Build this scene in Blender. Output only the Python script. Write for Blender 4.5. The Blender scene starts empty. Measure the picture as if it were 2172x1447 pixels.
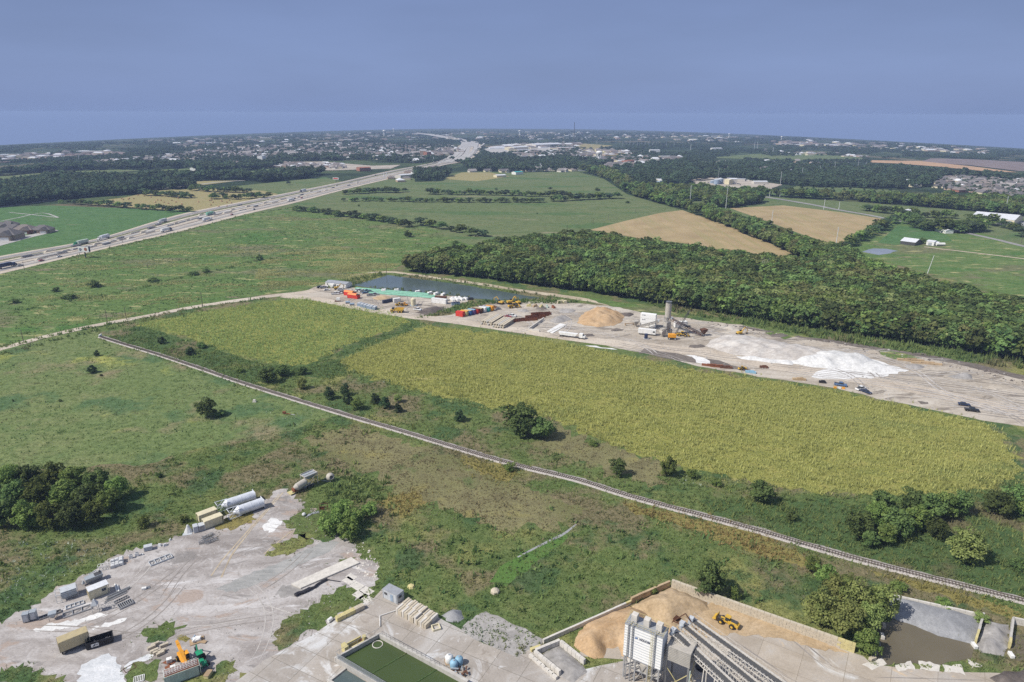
import bpy, bmesh, math, random
import numpy as np
from mathutils import Vector, Matrix
from mathutils.geometry import delaunay_2d_cdt
random.seed(7); RNG = np.random.default_rng(7)
S = bpy.context.scene; COL = S.collection
R = math.radians
# ------------------------------------------------------------------ camera
PITCH, ROLL, FOC, CAMH = R(18.45), R(-0.2), 1448.0, 120.0
_r0 = Vector((1, 0, 0)); _f0 = Vector((0, math.cos(PITCH), -math.sin(PITCH))); _u0 = Vector((0, math.sin(PITCH), math.cos(PITCH)))
_rt = _r0 * math.cos(ROLL) - _u0 * math.sin(ROLL); _up = _r0 * math.sin(ROLL) + _u0 * math.cos(ROLL)
cd = bpy.data.cameras.new('camera'); cam = bpy.data.objects.new('camera', cd); COL.objects.link(cam)
cd.sensor_width = 36.0; cd.lens = 36.0 * FOC / 2172.0; cd.clip_start = 1.0; cd.clip_end = 80000.0
cam.matrix_world = Matrix(((_rt.x, _up.x, -_f0.x, 0), (_rt.y, _up.y, -_f0.y, 0), (_rt.z, _up.z, -_f0.z, CAMH), (0, 0, 0, 1)))
S.camera = cam
# ------------------------------------------------------------------ sky, sun, exposure
SUN_EL, SUN_AZ = R(47), R(248)     # azimuth clockwise from +Y; the sun stands to the left and a little behind the camera
SKYK = 1.0; BELOW = (1.2, 1.9, 4.3)
w = bpy.data.worlds.new('World'); S.world = w; w.use_nodes = True
nt = w.node_tree; nt.nodes.clear()
out = nt.nodes.new('ShaderNodeOutputWorld'); bg = nt.nodes.new('ShaderNodeBackground'); sky = nt.nodes.new('ShaderNodeTexSky')
sky.sky_type = 'NISHITA'; sky.sun_disc = False; sky.sun_elevation = SUN_EL; sky.sun_rotation = SUN_AZ
sky.altitude = 100; sky.air_density = 1.6; sky.dust_density = 1.0; sky.ozone_density = 4.0
tc = nt.nodes.new('ShaderNodeTexCoord'); sx = nt.nodes.new('ShaderNodeSeparateXYZ'); nt.links.new(tc.outputs['Generated'], sx.inputs[0])
gr = nt.nodes.new('ShaderNodeValToRGB'); hm = nt.nodes.new('ShaderNodeMath'); hm.operation = 'MULTIPLY_ADD'; hm.inputs[1].default_value = .5; hm.inputs[2].default_value = .5; nt.links.new(sx.outputs[2], hm.inputs[0]); nt.links.new(hm.outputs[0], gr.inputs[0])      # thin summer veil, palest at the horizon; unseen upper dome brightened as fill light
SKY = [(0.0, BELOW), (.4990, BELOW), (.4996, (1.92, 2.68, 4.85)), (.515, (1.88, 2.62, 4.72)), (.53, (1.84, 2.55, 4.6)), (.575, (1.62, 2.22, 4.1)), (.70, (2.2, 2.6, 3.7)), (1.0, (2.2, 2.6, 3.7))]   # height of the sight line 0..1, .5 is level
while len(gr.color_ramp.elements) < len(SKY): gr.color_ramp.elements.new(.5)
for e_, (p_, c_) in zip(gr.color_ramp.elements, SKY): e_.position = p_; e_.color = (c_[0] / 10, c_[1] / 10, c_[2] / 10, 1)
sc_ = nt.nodes.new('ShaderNodeVectorMath'); sc_.operation = 'SCALE'; sc_.inputs['Scale'].default_value = 10 / SKYK; nt.links.new(gr.outputs[0], sc_.inputs[0])
mp = nt.nodes.new('ShaderNodeMapping'); mp.inputs['Scale'].default_value = (1.6, 1.6, 7.0); nt.links.new(tc.outputs['Generated'], mp.inputs['Vector'])
nz = nt.nodes.new('ShaderNodeTexNoise'); nz.inputs['Scale'].default_value = 1.3; nz.inputs['Detail'].default_value = 5; nt.links.new(mp.outputs[0], nz.inputs['Vector'])
rp = nt.nodes.new('ShaderNodeMapRange'); rp.inputs['From Min'].default_value = .3; rp.inputs['From Max'].default_value = .7; rp.inputs['To Min'].default_value = .90; rp.inputs['To Max'].default_value = 1.08; nt.links.new(nz.outputs['Fac'], rp.inputs['Value'])
xx = nt.nodes.new('ShaderNodeMath'); xx.operation = 'MULTIPLY'; nt.links.new(sx.outputs[0], xx.inputs[0]); nt.links.new(sx.outputs[0], xx.inputs[1])
xm = nt.nodes.new('ShaderNodeMath'); xm.operation = 'MULTIPLY_ADD'; xm.inputs[1].default_value = -.06; xm.inputs[2].default_value = 1.0; nt.links.new(xx.outputs[0], xm.inputs[0])
xc = nt.nodes.new('ShaderNodeMath'); xc.operation = 'MULTIPLY'; nt.links.new(xm.outputs[0], xc.inputs[0]); nt.links.new(rp.outputs[0], xc.inputs[1])
cl = nt.nodes.new('ShaderNodeVectorMath'); cl.operation = 'SCALE'; nt.links.new(sc_.outputs[0], cl.inputs[0]); nt.links.new(xc.outputs[0], cl.inputs['Scale'])
mx = nt.nodes.new('ShaderNodeMix'); mx.data_type = 'RGBA'; mx.inputs[0].default_value = .95
nt.links.new(sky.outputs[0], mx.inputs[6]); nt.links.new(cl.outputs[0], mx.inputs[7]); nt.links.new(mx.outputs[2], bg.inputs['Color'])
bg.inputs['Strength'].default_value = 0.1; nt.links.new(bg.outputs[0], out.inputs['Surface'])
sl = bpy.data.lights.new('sun', 'SUN'); sl.energy = 4.2; sl.angle = R(0.5); sl.color = (1, .945, .86)
so = bpy.data.objects.new('sun', sl); COL.objects.link(so)
_sd = Vector((math.sin(SUN_AZ) * math.cos(SUN_EL), math.cos(SUN_AZ) * math.cos(SUN_EL), math.sin(SUN_EL)))
so.rotation_euler = _sd.to_track_quat('Z', 'Y').to_euler(); so.location = (0, 0, 300)
S.view_settings.view_transform = 'Standard'; S.view_settings.look = 'None'; S.view_settings.gamma = 1.0
S.view_settings.exposure = 0.25; S.view_settings.use_curve_mapping = False
S.cycles.max_bounces = 5; S.cycles.diffuse_bounces = 2; S.cycles.glossy_bounces = 2; S.cycles.transmission_bounces = 3; S.cycles.volume_bounces = 0
S.cycles.transparent_max_bounces = 8; S.cycles.use_denoising = False; S.cycles.caustics_reflective = False; S.cycles.caustics_refractive = False
S.cycles.sample_clamp_indirect = 4
# ------------------------------------------------------------------ terrain
RX, RY = 60e3, 500e3
def gz(x, y):                       # a very broad low ridge running away from the camera: flat here, falling off far out
    ax = max(0.0, abs(x) - 400.0); ay = max(0.0, y - 900.0)
    return -ax * ax / (2 * RX) - ay * ay / (2 * RY)
def ray(px, py):
    u2 = px - 1086.0; v2 = 723.5 - py
    return (_rt * u2 + _up * v2 + _f0 * FOC).normalized()
def G(px, py, h=0.0):               # where a point of the photograph lies on the ground (or h metres above it)
    d = ray(px, py)
    if d.z > -1e-5: d.z = -1e-5
    t = (CAMH - h) / -d.z
    if t * d.xy.length > 400:
        lo = 0.0; t = 10.0
        while t < 16000:
            if CAMH + d.z * t <= gz(d.x * t, d.y * t) + h: break
            lo = t; t *= 1.04
        hi = t
        for _ in range(30):
            m = (lo + hi) / 2
            if CAMH + d.z * m <= gz(d.x * m, d.y * m) + h: hi = m
            else: lo = m
        t = hi
    return Vector((d.x * t, d.y * t, gz(d.x * t, d.y * t) + h))
def mpp(p):                         # metres per photo pixel at a place
    v = Vector(p) - Vector((0, 0, CAMH)); return v.dot(_f0) / FOC
def span(x1, y1, x2, y2):           # midpoint, heading and length of the ground line between two photo points
    a = G(x1, y1); b = G(x2, y2); d = b - a
    return (a + b) / 2, math.atan2(d.y, d.x), d.xy.length
# ------------------------------------------------------------------ materials
MATS = {}
def _new(name):
    m = bpy.data.materials.new(name); m.use_nodes = True; t = m.node_tree; b = t.nodes['Principled BSDF']; MATS[name] = m
    return m, t, b
def N(t, kind, **kw):
    n = t.nodes.new(kind)
    for k, v in kw.items():
        if k.startswith('_'): setattr(n, k[1:], v)
        else: n.inputs[k].default_value = v
    return n
VEG, DIRT, LEAF = 1.33, .97, 1.78
def sc3(c, k): return tuple(min(1., v * k) for v in c)
def c4(c): return (c[0], c[1], c[2], 1)
def ramp(t, fac, stops):
    r = t.nodes.new('ShaderNodeValToRGB'); e = r.color_ramp.elements
    while len(e) < len(stops): e.new(0.5)
    for i, (p, c) in enumerate(stops): e[i].position = p; e[i].color = c4(c)
    t.links.new(fac, r.inputs[0]); return r.outputs[0]
def noise(t, scale, detail=4, rough=.6, stretch=None, rot=0, dist=0):
    g = t.nodes.new('ShaderNodeNewGeometry'); v = g.outputs['Position']
    if stretch or rot:
        m = N(t, 'ShaderNodeMapping'); m.inputs['Scale'].default_value = stretch or (1, 1, 1); m.inputs['Rotation'].default_value = (0, 0, rot)
        t.links.new(v, m.inputs['Vector']); v = m.outputs[0]
    n = N(t, 'ShaderNodeTexNoise', Scale=scale, Detail=detail, Roughness=rough, Distortion=dist); t.links.new(v, n.inputs['Vector'])
    return n.outputs['Fac']
def mix(t, a, b, fac, mode='MIX'):
    m = t.nodes.new('ShaderNodeMix'); m.data_type = 'RGBA'; m.blend_type = mode
    for s, i in ((fac, 0), (a, 6), (b, 7)):
        if isinstance(s, (int, float)): m.inputs[i].default_value = s
        elif isinstance(s, tuple): m.inputs[i].default_value = c4(s)
        else: t.links.new(s, m.inputs[i])
    return m.outputs[2]
def rng(t, v, a, b, c=0., d=1.):
    m = N(t, 'ShaderNodeMapRange'); m.inputs[1].default_value = a; m.inputs[2].default_value = b; m.inputs[3].default_value = c; m.inputs[4].default_value = d
    t.links.new(v, m.inputs[0]); return m.outputs[0]
def bump(t, b, h, strength=.5, dist=.3):
    n = N(t, 'ShaderNodeBump', Strength=strength, Distance=dist); t.links.new(h, n.inputs['Height']); t.links.new(n.outputs[0], b.inputs['Normal'])
def plain(name, col, rough=.7, metal=0., var=.12, scale=1.2, spec=.3):
    m, t, b = _new(name); n = noise(t, scale, 5, .65)
    lo = tuple(c * (1 - var) for c in col); hi = tuple(min(1, c * (1 + var)) for c in col)
    c = ramp(t, n, [(.3, lo), (.7, hi)]); g = sum(col) / 3
    c = mix(t, c, (.45 * g + .10, .44 * g + .09, .42 * g + .075), rng(t, noise(t, .9, 5, .7, (2.2, 2.2, .35)), .52, .70, 0, .55))      # dust and rain streaks
    t.links.new(c, b.inputs['Base Color'])
    b.inputs['Roughness'].default_value = rough; b.inputs['Metallic'].default_value = metal; b.inputs['Specular IOR Level'].default_value = spec
    return m
def field_mat(name, cols, big=.012, mid=.09, fine=.9, streak=None, rot=0, patch=None, bump_d=.35, speck=None, grain=None):
    """Vegetation or soil in three colours mottled at three sizes; patch = (colour, size, threshold) adds stands of another plant."""
    m, t, b = _new(name); cols = [sc3(c, VEG) for c in cols]; patch = [(sc3(c, VEG), p1, p2) for c, p1, p2 in patch or ()]
    a = noise(t, mid, 5, .62, streak, rot); bg_ = noise(t, big, 3, .5); f = noise(t, fine, 4, .75)
    c = ramp(t, a, [(.3, cols[0]), (.5, cols[1]), (.7, cols[2])])
    c = mix(t, c, cols[1] if len(cols) < 4 else cols[3], rng(t, bg_, .45, .62))
    if patch:
        for pc, ps, th in patch:
            c = mix(t, c, pc, rng(t, noise(t, ps, 4, .6, streak, rot), th, th + .07, 0, .85))
    v = ramp(t, f, [(.25, (.55, .55, .55)), (.5, (1, 1, 1)), (.78, (1.45, 1.45, 1.4))])
    c = mix(t, c, v, 1.0, 'MULTIPLY')
    if grain: c = mix(t, c, ramp(t, noise(t, grain, 4, .7, streak, rot), [(.32, (.62, .68, .6)), (.5, (1, 1, 1)), (.68, (1.3, 1.25, 1.3))]), 1., 'MULTIPLY')
    if speck: c = mix(t, c, speck[0], rng(t, noise(t, speck[1], 2, .5), speck[2], speck[2] + .05, 0, .9))
    t.links.new(c, b.inputs['Base Color']); b.inputs['Roughness'].default_value = .95; b.inputs['Specular IOR Level'].default_value = .1
    bump(t, b, f, .9, bump_d)
    return m
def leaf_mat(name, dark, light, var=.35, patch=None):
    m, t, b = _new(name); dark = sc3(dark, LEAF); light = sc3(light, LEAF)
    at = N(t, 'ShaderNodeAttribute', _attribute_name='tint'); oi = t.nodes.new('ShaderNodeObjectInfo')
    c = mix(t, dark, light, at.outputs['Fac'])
    for pc, ps, th in patch or (): c = mix(t, c, sc3(pc, 1.45), rng(t, noise(t, ps, 4, .6), th, th + .08, 0, .8))
    k = rng(t, oi.outputs['Random'], 0, 1, 1 - var, 1 + var)
    hs = N(t, 'ShaderNodeHueSaturation', Saturation=1.0); t.links.new(c, hs.inputs['Color']); t.links.new(k, hs.inputs['Value'])
    t.links.new(rng(t, oi.outputs['Random'], 0, 1, .475, .52), hs.inputs['Hue'])
    t.links.new(hs.outputs[0], b.inputs['Base Color']); b.inputs['Roughness'].default_value = .75; b.inputs['Specular IOR Level'].default_value = .15
    tr = t.nodes.new('ShaderNodeBsdfTranslucent'); t.links.new(hs.outputs[0], tr.inputs['Color'])
    ms = t.nodes.new('ShaderNodeMixShader'); ms.inputs[0].default_value = .4
    t.links.new(b.outputs[0], ms.inputs[1]); t.links.new(tr.outputs[0], ms.inputs[2]); t.links.new(ms.outputs[0], t.nodes['Material Output'].inputs['Surface'])
    return m
def water_mat(name, col, rough=.12, wave=.6, spec=.5):
    m, t, b = _new(name); n = noise(t, .05, 3)
    t.links.new(ramp(t, n, [(.3, tuple(c * .85 for c in col)), (.7, tuple(c * 1.15 for c in col))]), b.inputs['Base Color'])
    b.inputs['Roughness'].default_value = rough; b.inputs['Specular IOR Level'].default_value = spec
    bump(t, b, noise(t, 1.2, 3), .12, wave * .1); return m
# ------------------------------------------------------------------ mesh helpers
def tag(o, label=None, cat=None, group=None, kind=None):
    if label: o['label'] = label
    if cat: o['category'] = cat
    if group: o['group'] = group
    if kind: o['kind'] = kind
    return o
def link(name, me, mats, parent=None):
    o = bpy.data.objects.new(name, me); COL.objects.link(o)
    for m in (mats if isinstance(mats, (list, tuple)) else [mats]): me.materials.append(MATS[m] if isinstance(m, str) else m)
    if parent: o.parent = parent
    return o
def np_mesh(name, v, faces, tint=None, mat_i=None):
    """v (n,3); faces (m,k) array of equal-sided faces."""
    me = bpy.data.meshes.new(name); v = np.asarray(v, np.float32); f = np.asarray(faces, np.int32); k = f.shape[1]
    me.vertices.add(len(v)); me.vertices.foreach_set('co', v.ravel())
    me.loops.add(f.size); me.loops.foreach_set('vertex_index', f.ravel())
    me.polygons.add(len(f)); me.polygons.foreach_set('loop_start', np.arange(0, f.size, k, dtype=np.int32))
    if mat_i is not None: me.polygons.foreach_set('material_index', np.asarray(mat_i, np.int32))
    me.update(calc_edges=True)
    if tint is not None:
        a = me.attributes.new('tint', 'FLOAT', 'POINT'); a.data.foreach_set('value', np.asarray(tint, np.float32))
    return me
class MB:
    """Collects shapes; each shape has a material index. build() links ONE mesh object."""
    def __init__(s): s.v = []; s.f = []; s.m = []; s.mat = 0
    def add(s, vs, fs, mat=None):
        n = len(s.v); s.v += [tuple(p) for p in vs]; s.f += [tuple(i + n for i in f) for f in fs]; s.m += [s.mat if mat is None else mat] * len(fs); return s
    def box(s, c, d, rz=0., mat=None, taper=1.0, rx=0., ry=0.):
        x, y, z = d[0] / 2, d[1] / 2, d[2] / 2; M = Matrix.Rotation(rz, 3, 'Z') @ Matrix.Rotation(ry, 3, 'Y') @ Matrix.Rotation(rx, 3, 'X')
        vs = [M @ Vector((a * x * (taper if k > 0 else 1), b * y * (taper if k > 0 else 1), k * z)) + Vector(c) for k in (-1, 1) for a, b in ((-1, -1), (1, -1), (1, 1), (-1, 1))]
        return s.add(vs, [(3, 2, 1, 0), (4, 5, 6, 7), (0, 1, 5, 4), (1, 2, 6, 5), (2, 3, 7, 6), (3, 0, 4, 7)], mat)
    def cyl(s, a, b, r0, r1=None, n=10, mat=None, caps=True):
        a = Vector(a); b = Vector(b); r1 = r0 if r1 is None else r1; z = (b - a).normalized()
        x = z.orthogonal().normalized(); y = z.cross(x)
        if abs(z.z) < .99:
            x = Vector((0, 0, 1)).cross(z).normalized(); y = z.cross(x)
        vs = []
        for p, r in ((a, r0), (b, r1)):
            for i in range(n):
                t = 2 * math.pi * (i + .5) / n; vs.append(p + (x * math.cos(t) + y * math.sin(t)) * r)
        fs = [(i, (i + 1) % n, n + (i + 1) % n, n + i) for i in range(n)]
        if caps: fs += [tuple(range(n))[::-1], tuple(range(n, 2 * n))]
        return s.add(vs, fs, mat)
    def bar(s, a, b, w_, mat=None): return s.cyl(a, b, w_ * .7, n=4, mat=mat)
    def path(s, pts, r, n=6, mat=None):
        for a, b in zip(pts, pts[1:]): s.cyl(a, b, r, n=n, mat=mat)
        return s
    def prism(s, pts, axis, a, b, mat=None):
        """2-D outline pts extruded along axis 'x','y' or 'z' from a to b."""
        def P(p, q): return {'x': (q, p[0], p[1]), 'y': (p[0], q, p[1]), 'z': (p[0], p[1], q)}[axis]
        n = len(pts); vs = [P(p, a) for p in pts] + [P(p, b) for p in pts]
        return s.add(vs, [(i, (i + 1) % n, n + (i + 1) % n, n + i) for i in range(n)] + [tuple(range(n))[::-1], tuple(range(n, 2 * n))], mat)
    def frustum(s, c, d0, d1, h, mat=None):
        x, y, z = c; a, b = d0[0] / 2, d0[1] / 2; e, f = d1[0] / 2, d1[1] / 2
        vs = [(x - a, y - b, z), (x + a, y - b, z), (x + a, y + b, z), (x - a, y + b, z), (x - e, y - f, z + h), (x + e, y - f, z + h), (x + e, y + f, z + h), (x - e, y + f, z + h)]
        return s.add(vs, [(3, 2, 1, 0), (4, 5, 6, 7), (0, 1, 5, 4), (1, 2, 6, 5), (2, 3, 7, 6), (3, 0, 4, 7)], mat)
    def lathe(s, prof, c=(0, 0, 0), n=14, mat=None):
        vs = []; fs = []
        for r, z in prof:
            for i in range(n):
                t = 2 * math.pi * i / n; vs.append((c[0] + r * math.cos(t), c[1] + r * math.sin(t), c[2] + z))
        for k in range(len(prof) - 1):
            for i in range(n): j = (i + 1) % n; fs.append((k * n + i, k * n + j, (k + 1) * n + j, (k + 1) * n + i))
        fs += [tuple(range(n))[::-1], tuple(range((len(prof) - 1) * n, len(prof) * n))]
        return s.add(vs, fs, mat)
    def build(s, name, mats, parent=None, smooth=False, bevel=0):
        me = bpy.data.meshes.new(name); me.from_pydata(s.v, [], s.f); me.polygons.foreach_set('material_index', s.m)
        bm = bmesh.new(); bm.from_mesh(me); bmesh.ops.recalc_face_normals(bm, faces=bm.faces[:]); bm.to_mesh(me); bm.free()
        if smooth: me.polygons.foreach_set('use_smooth', [True] * len(me.polygons)); me.set_sharp_from_angle(angle=R(40))
        me.update(); o = link(name, me, mats, parent)
        if bevel:
            b = o.modifiers.new('soft', 'BEVEL'); b.width = bevel; b.segments = 2; b.limit_method = 'ANGLE'
        return o
def thing(name, label, cat, loc=(0, 0, 0), rz=0., group=None):
    o = bpy.data.objects.new(name, None); COL.objects.link(o); o.empty_display_size = .5
    o.location = loc; o.rotation_euler = (0, 0, rz); return tag(o, label, cat, group)
def place(o, loc, rz=0., label=None, cat=None, group=None):
    o.location = loc; o.rotation_euler = (0, 0, rz); return tag(o, label, cat, group)
def kids(o, M={}):
    return [c for c in bpy.data.objects if c.parent == o]
_KIDS = {}
def dup(root, loc, rz=0., label=None, group=None, scale=None):
    r = root.copy(); COL.objects.link(r); r.location = loc; r.rotation_euler = (0, 0, rz)
    if scale: r.scale = (scale,) * 3 if isinstance(scale, (int, float)) else scale
    if label: r['label'] = label
    if group: r['group'] = group
    if root.name not in _KIDS: _KIDS[root.name] = kids(root)
    for ch in _KIDS[root.name]:
        c = ch.copy(); COL.objects.link(c); c.parent = r
        if ch.name not in _KIDS: _KIDS[ch.name] = kids(ch)
        for g in _KIDS[ch.name]:
            d = g.copy(); COL.objects.link(d); d.parent = c
    return r
# ------------------------------------------------------------------ ground sheets
def jag(pts, step, amp, seed=0, closed=True):
    """Subdivide an outline and roughen it (natural edges of grass, dirt, water)."""
    rr = np.random.default_rng(seed + 11); o = []
    n = len(pts)
    for i in range(n if closed else n - 1):
        a = Vector(pts[i][:2]); b = Vector(pts[(i + 1) % n][:2]); L = (b - a).length; k = max(1, min(60, int(L / step)))
        nrm = Vector((-(b - a).y, (b - a).x)); nrm = nrm / max(nrm.length, 1e-6)
        for j in range(k):
            p = a.lerp(b, j / k)
            if amp: p = p + nrm * float(rr.normal() * amp)
            o.append(p)
    if not closed: o.append(Vector(pts[-1][:2]))
    return o
def in_poly(P, poly):
    x, y = P[:, 0], P[:, 1]; c = np.zeros(len(P), bool); n = len(poly)
    for i in range(n):
        x1, y1 = poly[i][0], poly[i][1]; x2, y2 = poly[(i + 1) % n][0], poly[(i + 1) % n][1]
        if y1 == y2: continue
        c ^= ((y1 > y) != (y2 > y)) & (x < (x2 - x1) * (y - y1) / (y2 - y1) + x1)
    return c
def lift(layer, d): return layer * (.006 + max(0., d - 250) * 6e-5)
def sheet(name, pts, mat, layer=1, step=None, amp=0., seed=0, kind='structure', hfun=None, pix=True):
    P = [G(*p) for p in pts] if pix else [Vector(p) for p in pts]
    cx = sum(p.x for p in P) / len(P); cy = sum(p.y for p in P) / len(P); d0 = math.hypot(cx, cy)
    if amp: P = jag(P, step or d0 * .012, amp, seed)
    P = [Vector((p[0], p[1])) for p in P]
    A = np.array(P); lo, hi = A.min(0), A.max(0)
    s = step if hfun else max(25., d0 / 12)
    nx, ny = min(260, int((hi[0] - lo[0]) / s) + 1), min(260, int((hi[1] - lo[1]) / s) + 1)
    gx, gy = np.meshgrid(lo[0] + (np.arange(nx) + .5) * s, lo[1] + (np.arange(ny) + .5) * s); Q = np.c_[gx.ravel(), gy.ravel()]
    if hfun: Q = Q + RNG.uniform(-.3, .3, Q.shape) * s
    Q = Q[in_poly(Q, P)]
    n = len(P); vin = P + [Vector(q) for q in Q]
    vo, _, fo = delaunay_2d_cdt(vin, [], [list(range(n))], 1, 1e-4)[:3]
    vs = [(v.x, v.y, gz(v.x, v.y) + lift(layer, v.length) + (hfun(v.x, v.y) if hfun else 0)) for v in vo]
    me = bpy.data.meshes.new(name); me.from_pydata(vs, [], fo)
    bm = bmesh.new(); bm.from_mesh(me); bmesh.ops.recalc_face_normals(bm, faces=bm.faces[:])
    up = sum(f.normal.z * f.calc_area() for f in bm.faces)
    if up < 0: bmesh.ops.reverse_faces(bm, faces=bm.faces[:])
    bm.to_mesh(me); bm.free()
    if hfun: me.polygons.foreach_set('use_smooth', [True] * len(me.polygons))
    return tag(link(name, me, mat), kind=kind)
def strip(name, pts, width, mat, layer=1, pix=True, z0=0., kind='structure', amp=0., closed_h=0.):
    """A ribbon along a line of photo points; width in metres."""
    P = smooth_line([G(*p) for p in pts] if pix else [Vector(p) for p in pts])
    wd = (lambda i: width) if not isinstance(width, (list, tuple)) else (lambda i: float(np.interp(i / (len(P) - 1), np.linspace(0, 1, len(width)), width)))
    vs = []
    for i, p in enumerate(P):
        t = (P[min(i + 1, len(P) - 1)] - P[max(i - 1, 0)]); n = Vector((-t.y, t.x)).normalized(); h = wd(i) / 2
        for sgn in (1, -1):
            q = Vector((p.x, p.y)) + n * sgn * (h + (random.gauss(0, amp) if amp else 0)); vs.append((q.x, q.y, gz(q.x, q.y) + z0 + lift(layer, q.length)))
    fs = [(2 * i, 2 * i + 1, 2 * i + 3, 2 * i + 2) for i in range(len(P) - 1)]
    me = bpy.data.meshes.new(name); me.from_pydata(vs, [], fs); o = link(name, me, mat)
    return tag(o, kind=kind) if kind else o
def smooth_line(P, per=None):
    o = []; n = len(P)
    for i in range(n - 1):
        p0, p1, p2, p3 = P[max(i - 1, 0)], P[i], P[i + 1], P[min(i + 2, n - 1)]
        L = (p2 - p1).length; k = max(2, min(40, int(L / (per or max(4., p1.length * .015)))))
        for j in range(k):
            t = j / k
            q = .5 * ((2 * p1) + (p2 - p0) * t + (2 * p0 - 5 * p1 + 4 * p2 - p3) * t * t + (3 * p1 - p0 - 3 * p2 + p3) * t ** 3)
            o.append(Vector((q.x, q.y, 0)))
    o.append(Vector((P[-1].x, P[-1].y, 0))); return o
def tracks(name, poly_px, n, L, mat, layer, seed, head=None, spread=.5, w_=.35, gauge=1.9):
    """Paired tyre marks wandering over bare ground."""
    rr = random.Random(seed); P = [G(*p) for p in poly_px]; A = [(p.x, p.y) for p in P]; xs = [a[0] for a in A]; ys = [a[1] for a in A]; V = []; F = []; k = 0; tr = 0
    while k < n and tr < n * 40:
        tr += 1; x, y = rr.uniform(min(xs), max(xs)), rr.uniform(min(ys), max(ys))
        if not in_poly(np.array([[x, y]]), A)[0]: continue
        a = (rr.gauss(head, spread) if head is not None else rr.uniform(0, 6.28)); cu = rr.gauss(0, .035 if head is None else .012); pts = []
        for _ in range(int(L * rr.uniform(.5, 1.3) / 1.5)):
            if not in_poly(np.array([[x, y]]), A)[0]: break
            pts.append((x, y, a)); a += cu * 1.5; cu += rr.gauss(0, .006); x += math.cos(a) * 1.5; y += math.sin(a) * 1.5
        if len(pts) < 5: continue
        for o_ in (-gauge / 2, gauge / 2):
            b0 = len(V); ww = w_ * rr.uniform(.6, 1.3)
            for i, (px_, py_, aa) in enumerate(pts):
                e = ww / 2 * min(1, i / 3, (len(pts) - 1 - i) / 3) * rr.uniform(.6, 1.2)
                for s_ in (-1, 1): q = (px_ - math.sin(aa) * (o_ + s_ * e), py_ + math.cos(aa) * (o_ + s_ * e)); V.append((q[0], q[1], lift(layer, math.hypot(*q)) + k * .0004 + gz(*q)))
            F += [(b0 + 2 * i, b0 + 2 * i + 1, b0 + 2 * i + 3, b0 + 2 * i + 2) for i in range(len(pts) - 1)]
        k += 1
    me = bpy.data.meshes.new(name); me.from_pydata(V, [], F); return tag(link(name, me, mat), kind='structure')
def rocks(name, Q, s0, s1, mat, label, seed):
    rr = np.random.default_rng(seed); n = len(Q); s_ = rr.uniform(s0, s1, (n, 1)) * rr.uniform(.4, 1, (n, 1)); a = rr.uniform(0, 6.28, (n, 1)); V = np.zeros((n, 5, 3))
    for k in range(4): V[:, k, 0] = Q[:, 0] + (np.cos(a + k * 1.57) * s_ * rr.uniform(.6, 1.4, (n, 1)))[:, 0]; V[:, k, 1] = Q[:, 1] + (np.sin(a + k * 1.57) * s_ * rr.uniform(.6, 1.4, (n, 1)))[:, 0]
    V[:, 4, 0] = Q[:, 0] + rr.normal(size=n) * .2 * s_[:, 0]; V[:, 4, 1] = Q[:, 1]; V[:, 4, 2] = s_[:, 0] * rr.uniform(.5, 1.2, n); V[:, :, 2] += .03
    f = np.array([(0, 1, 4), (1, 2, 4), (2, 3, 4), (3, 0, 4)]); F = (np.arange(n)[:, None, None] * 5 + f[None]).reshape(-1, 3); return tag(link(name, np_mesh(name, V.reshape(-1, 3), F), mat), label, 'rubble', kind='stuff')
def heap(name, pts, hmax, mat, slope=.62, step=1.2, rough=.25, amp=.4, seed=0, pix=True, kind=None, layer=2, ridge=None):
    """Loose material lying at its angle of repose inside an outline."""
    P = [G(*p) for p in pts] if pix else [Vector(p) for p in pts]
    P = jag(P, step * 2, amp, seed); n = len(P); A = np.array([(p[0], p[1]) for p in P]); B = np.roll(A, -1, 0); rr = np.random.default_rng(seed)
    ph = rr.uniform(0, 6.28, 6); fr = rr.uniform(.15, .9, (6, 2)) * rr.choice([-1, 1], (6, 2))
    def h(x, y):
        p = np.array((x, y)); ab = B - A; t = np.clip(((p - A) * ab).sum(1) / np.maximum((ab ** 2).sum(1), 1e-9), 0, 1)
        d = np.sqrt((((A + ab * t[:, None]) - p) ** 2).sum(1)).min()
        nz_ = sum(math.sin(fr[i, 0] * x + fr[i, 1] * y + ph[i]) for i in range(6)) / 6
        e = min(1., d / 3.0); z = d * slope * (1 + .25 * nz_)
        zz = hmax * math.tanh(z / hmax) if hmax else z
        return zz + rough * nz_ * e + (random.gauss(0, rough * .18) * e)
    o = sheet(name, [(p[0], p[1], 0) for p in P], mat, layer, step=step, hfun=h, kind=kind or 'structure', pix=False)
    return o
# ------------------------------------------------------------------ low vegetation
def scatter_pts(poly_px, dens, holes=(), sig=0., pix=True):
    P = [G(*p) for p in poly_px] if pix else poly_px
    A = np.array([(p[0], p[1]) for p in P]); lo, hi = A.min(0), A.max(0); n = int((hi - lo).prod() * dens)
    Q = lo + RNG.random((n, 2)) * (hi - lo); Q = Q[in_poly(Q, A)]
    if sig: Q = Q + RNG.normal(size=Q.shape) * sig * (1 + .8 * np.sin(Q[:, :1] * .13) * np.sin(Q[:, 1:] * .11))
    for hpoly in holes:
        Hh = np.array([(p[0], p[1]) for p in ([G(*p) for p in hpoly])]); Q = Q[~in_poly(Q, Hh)]
    return Q
def vnoise(Q, scale, seed):
    rr = np.random.default_rng(seed); v = np.zeros(len(Q))
    for i in range(7):
        k = rr.normal(size=2) / scale * 3; v += np.sin(Q @ k + rr.uniform(0, 6.28))
    return v / 7 ** .5 / 1.2
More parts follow.
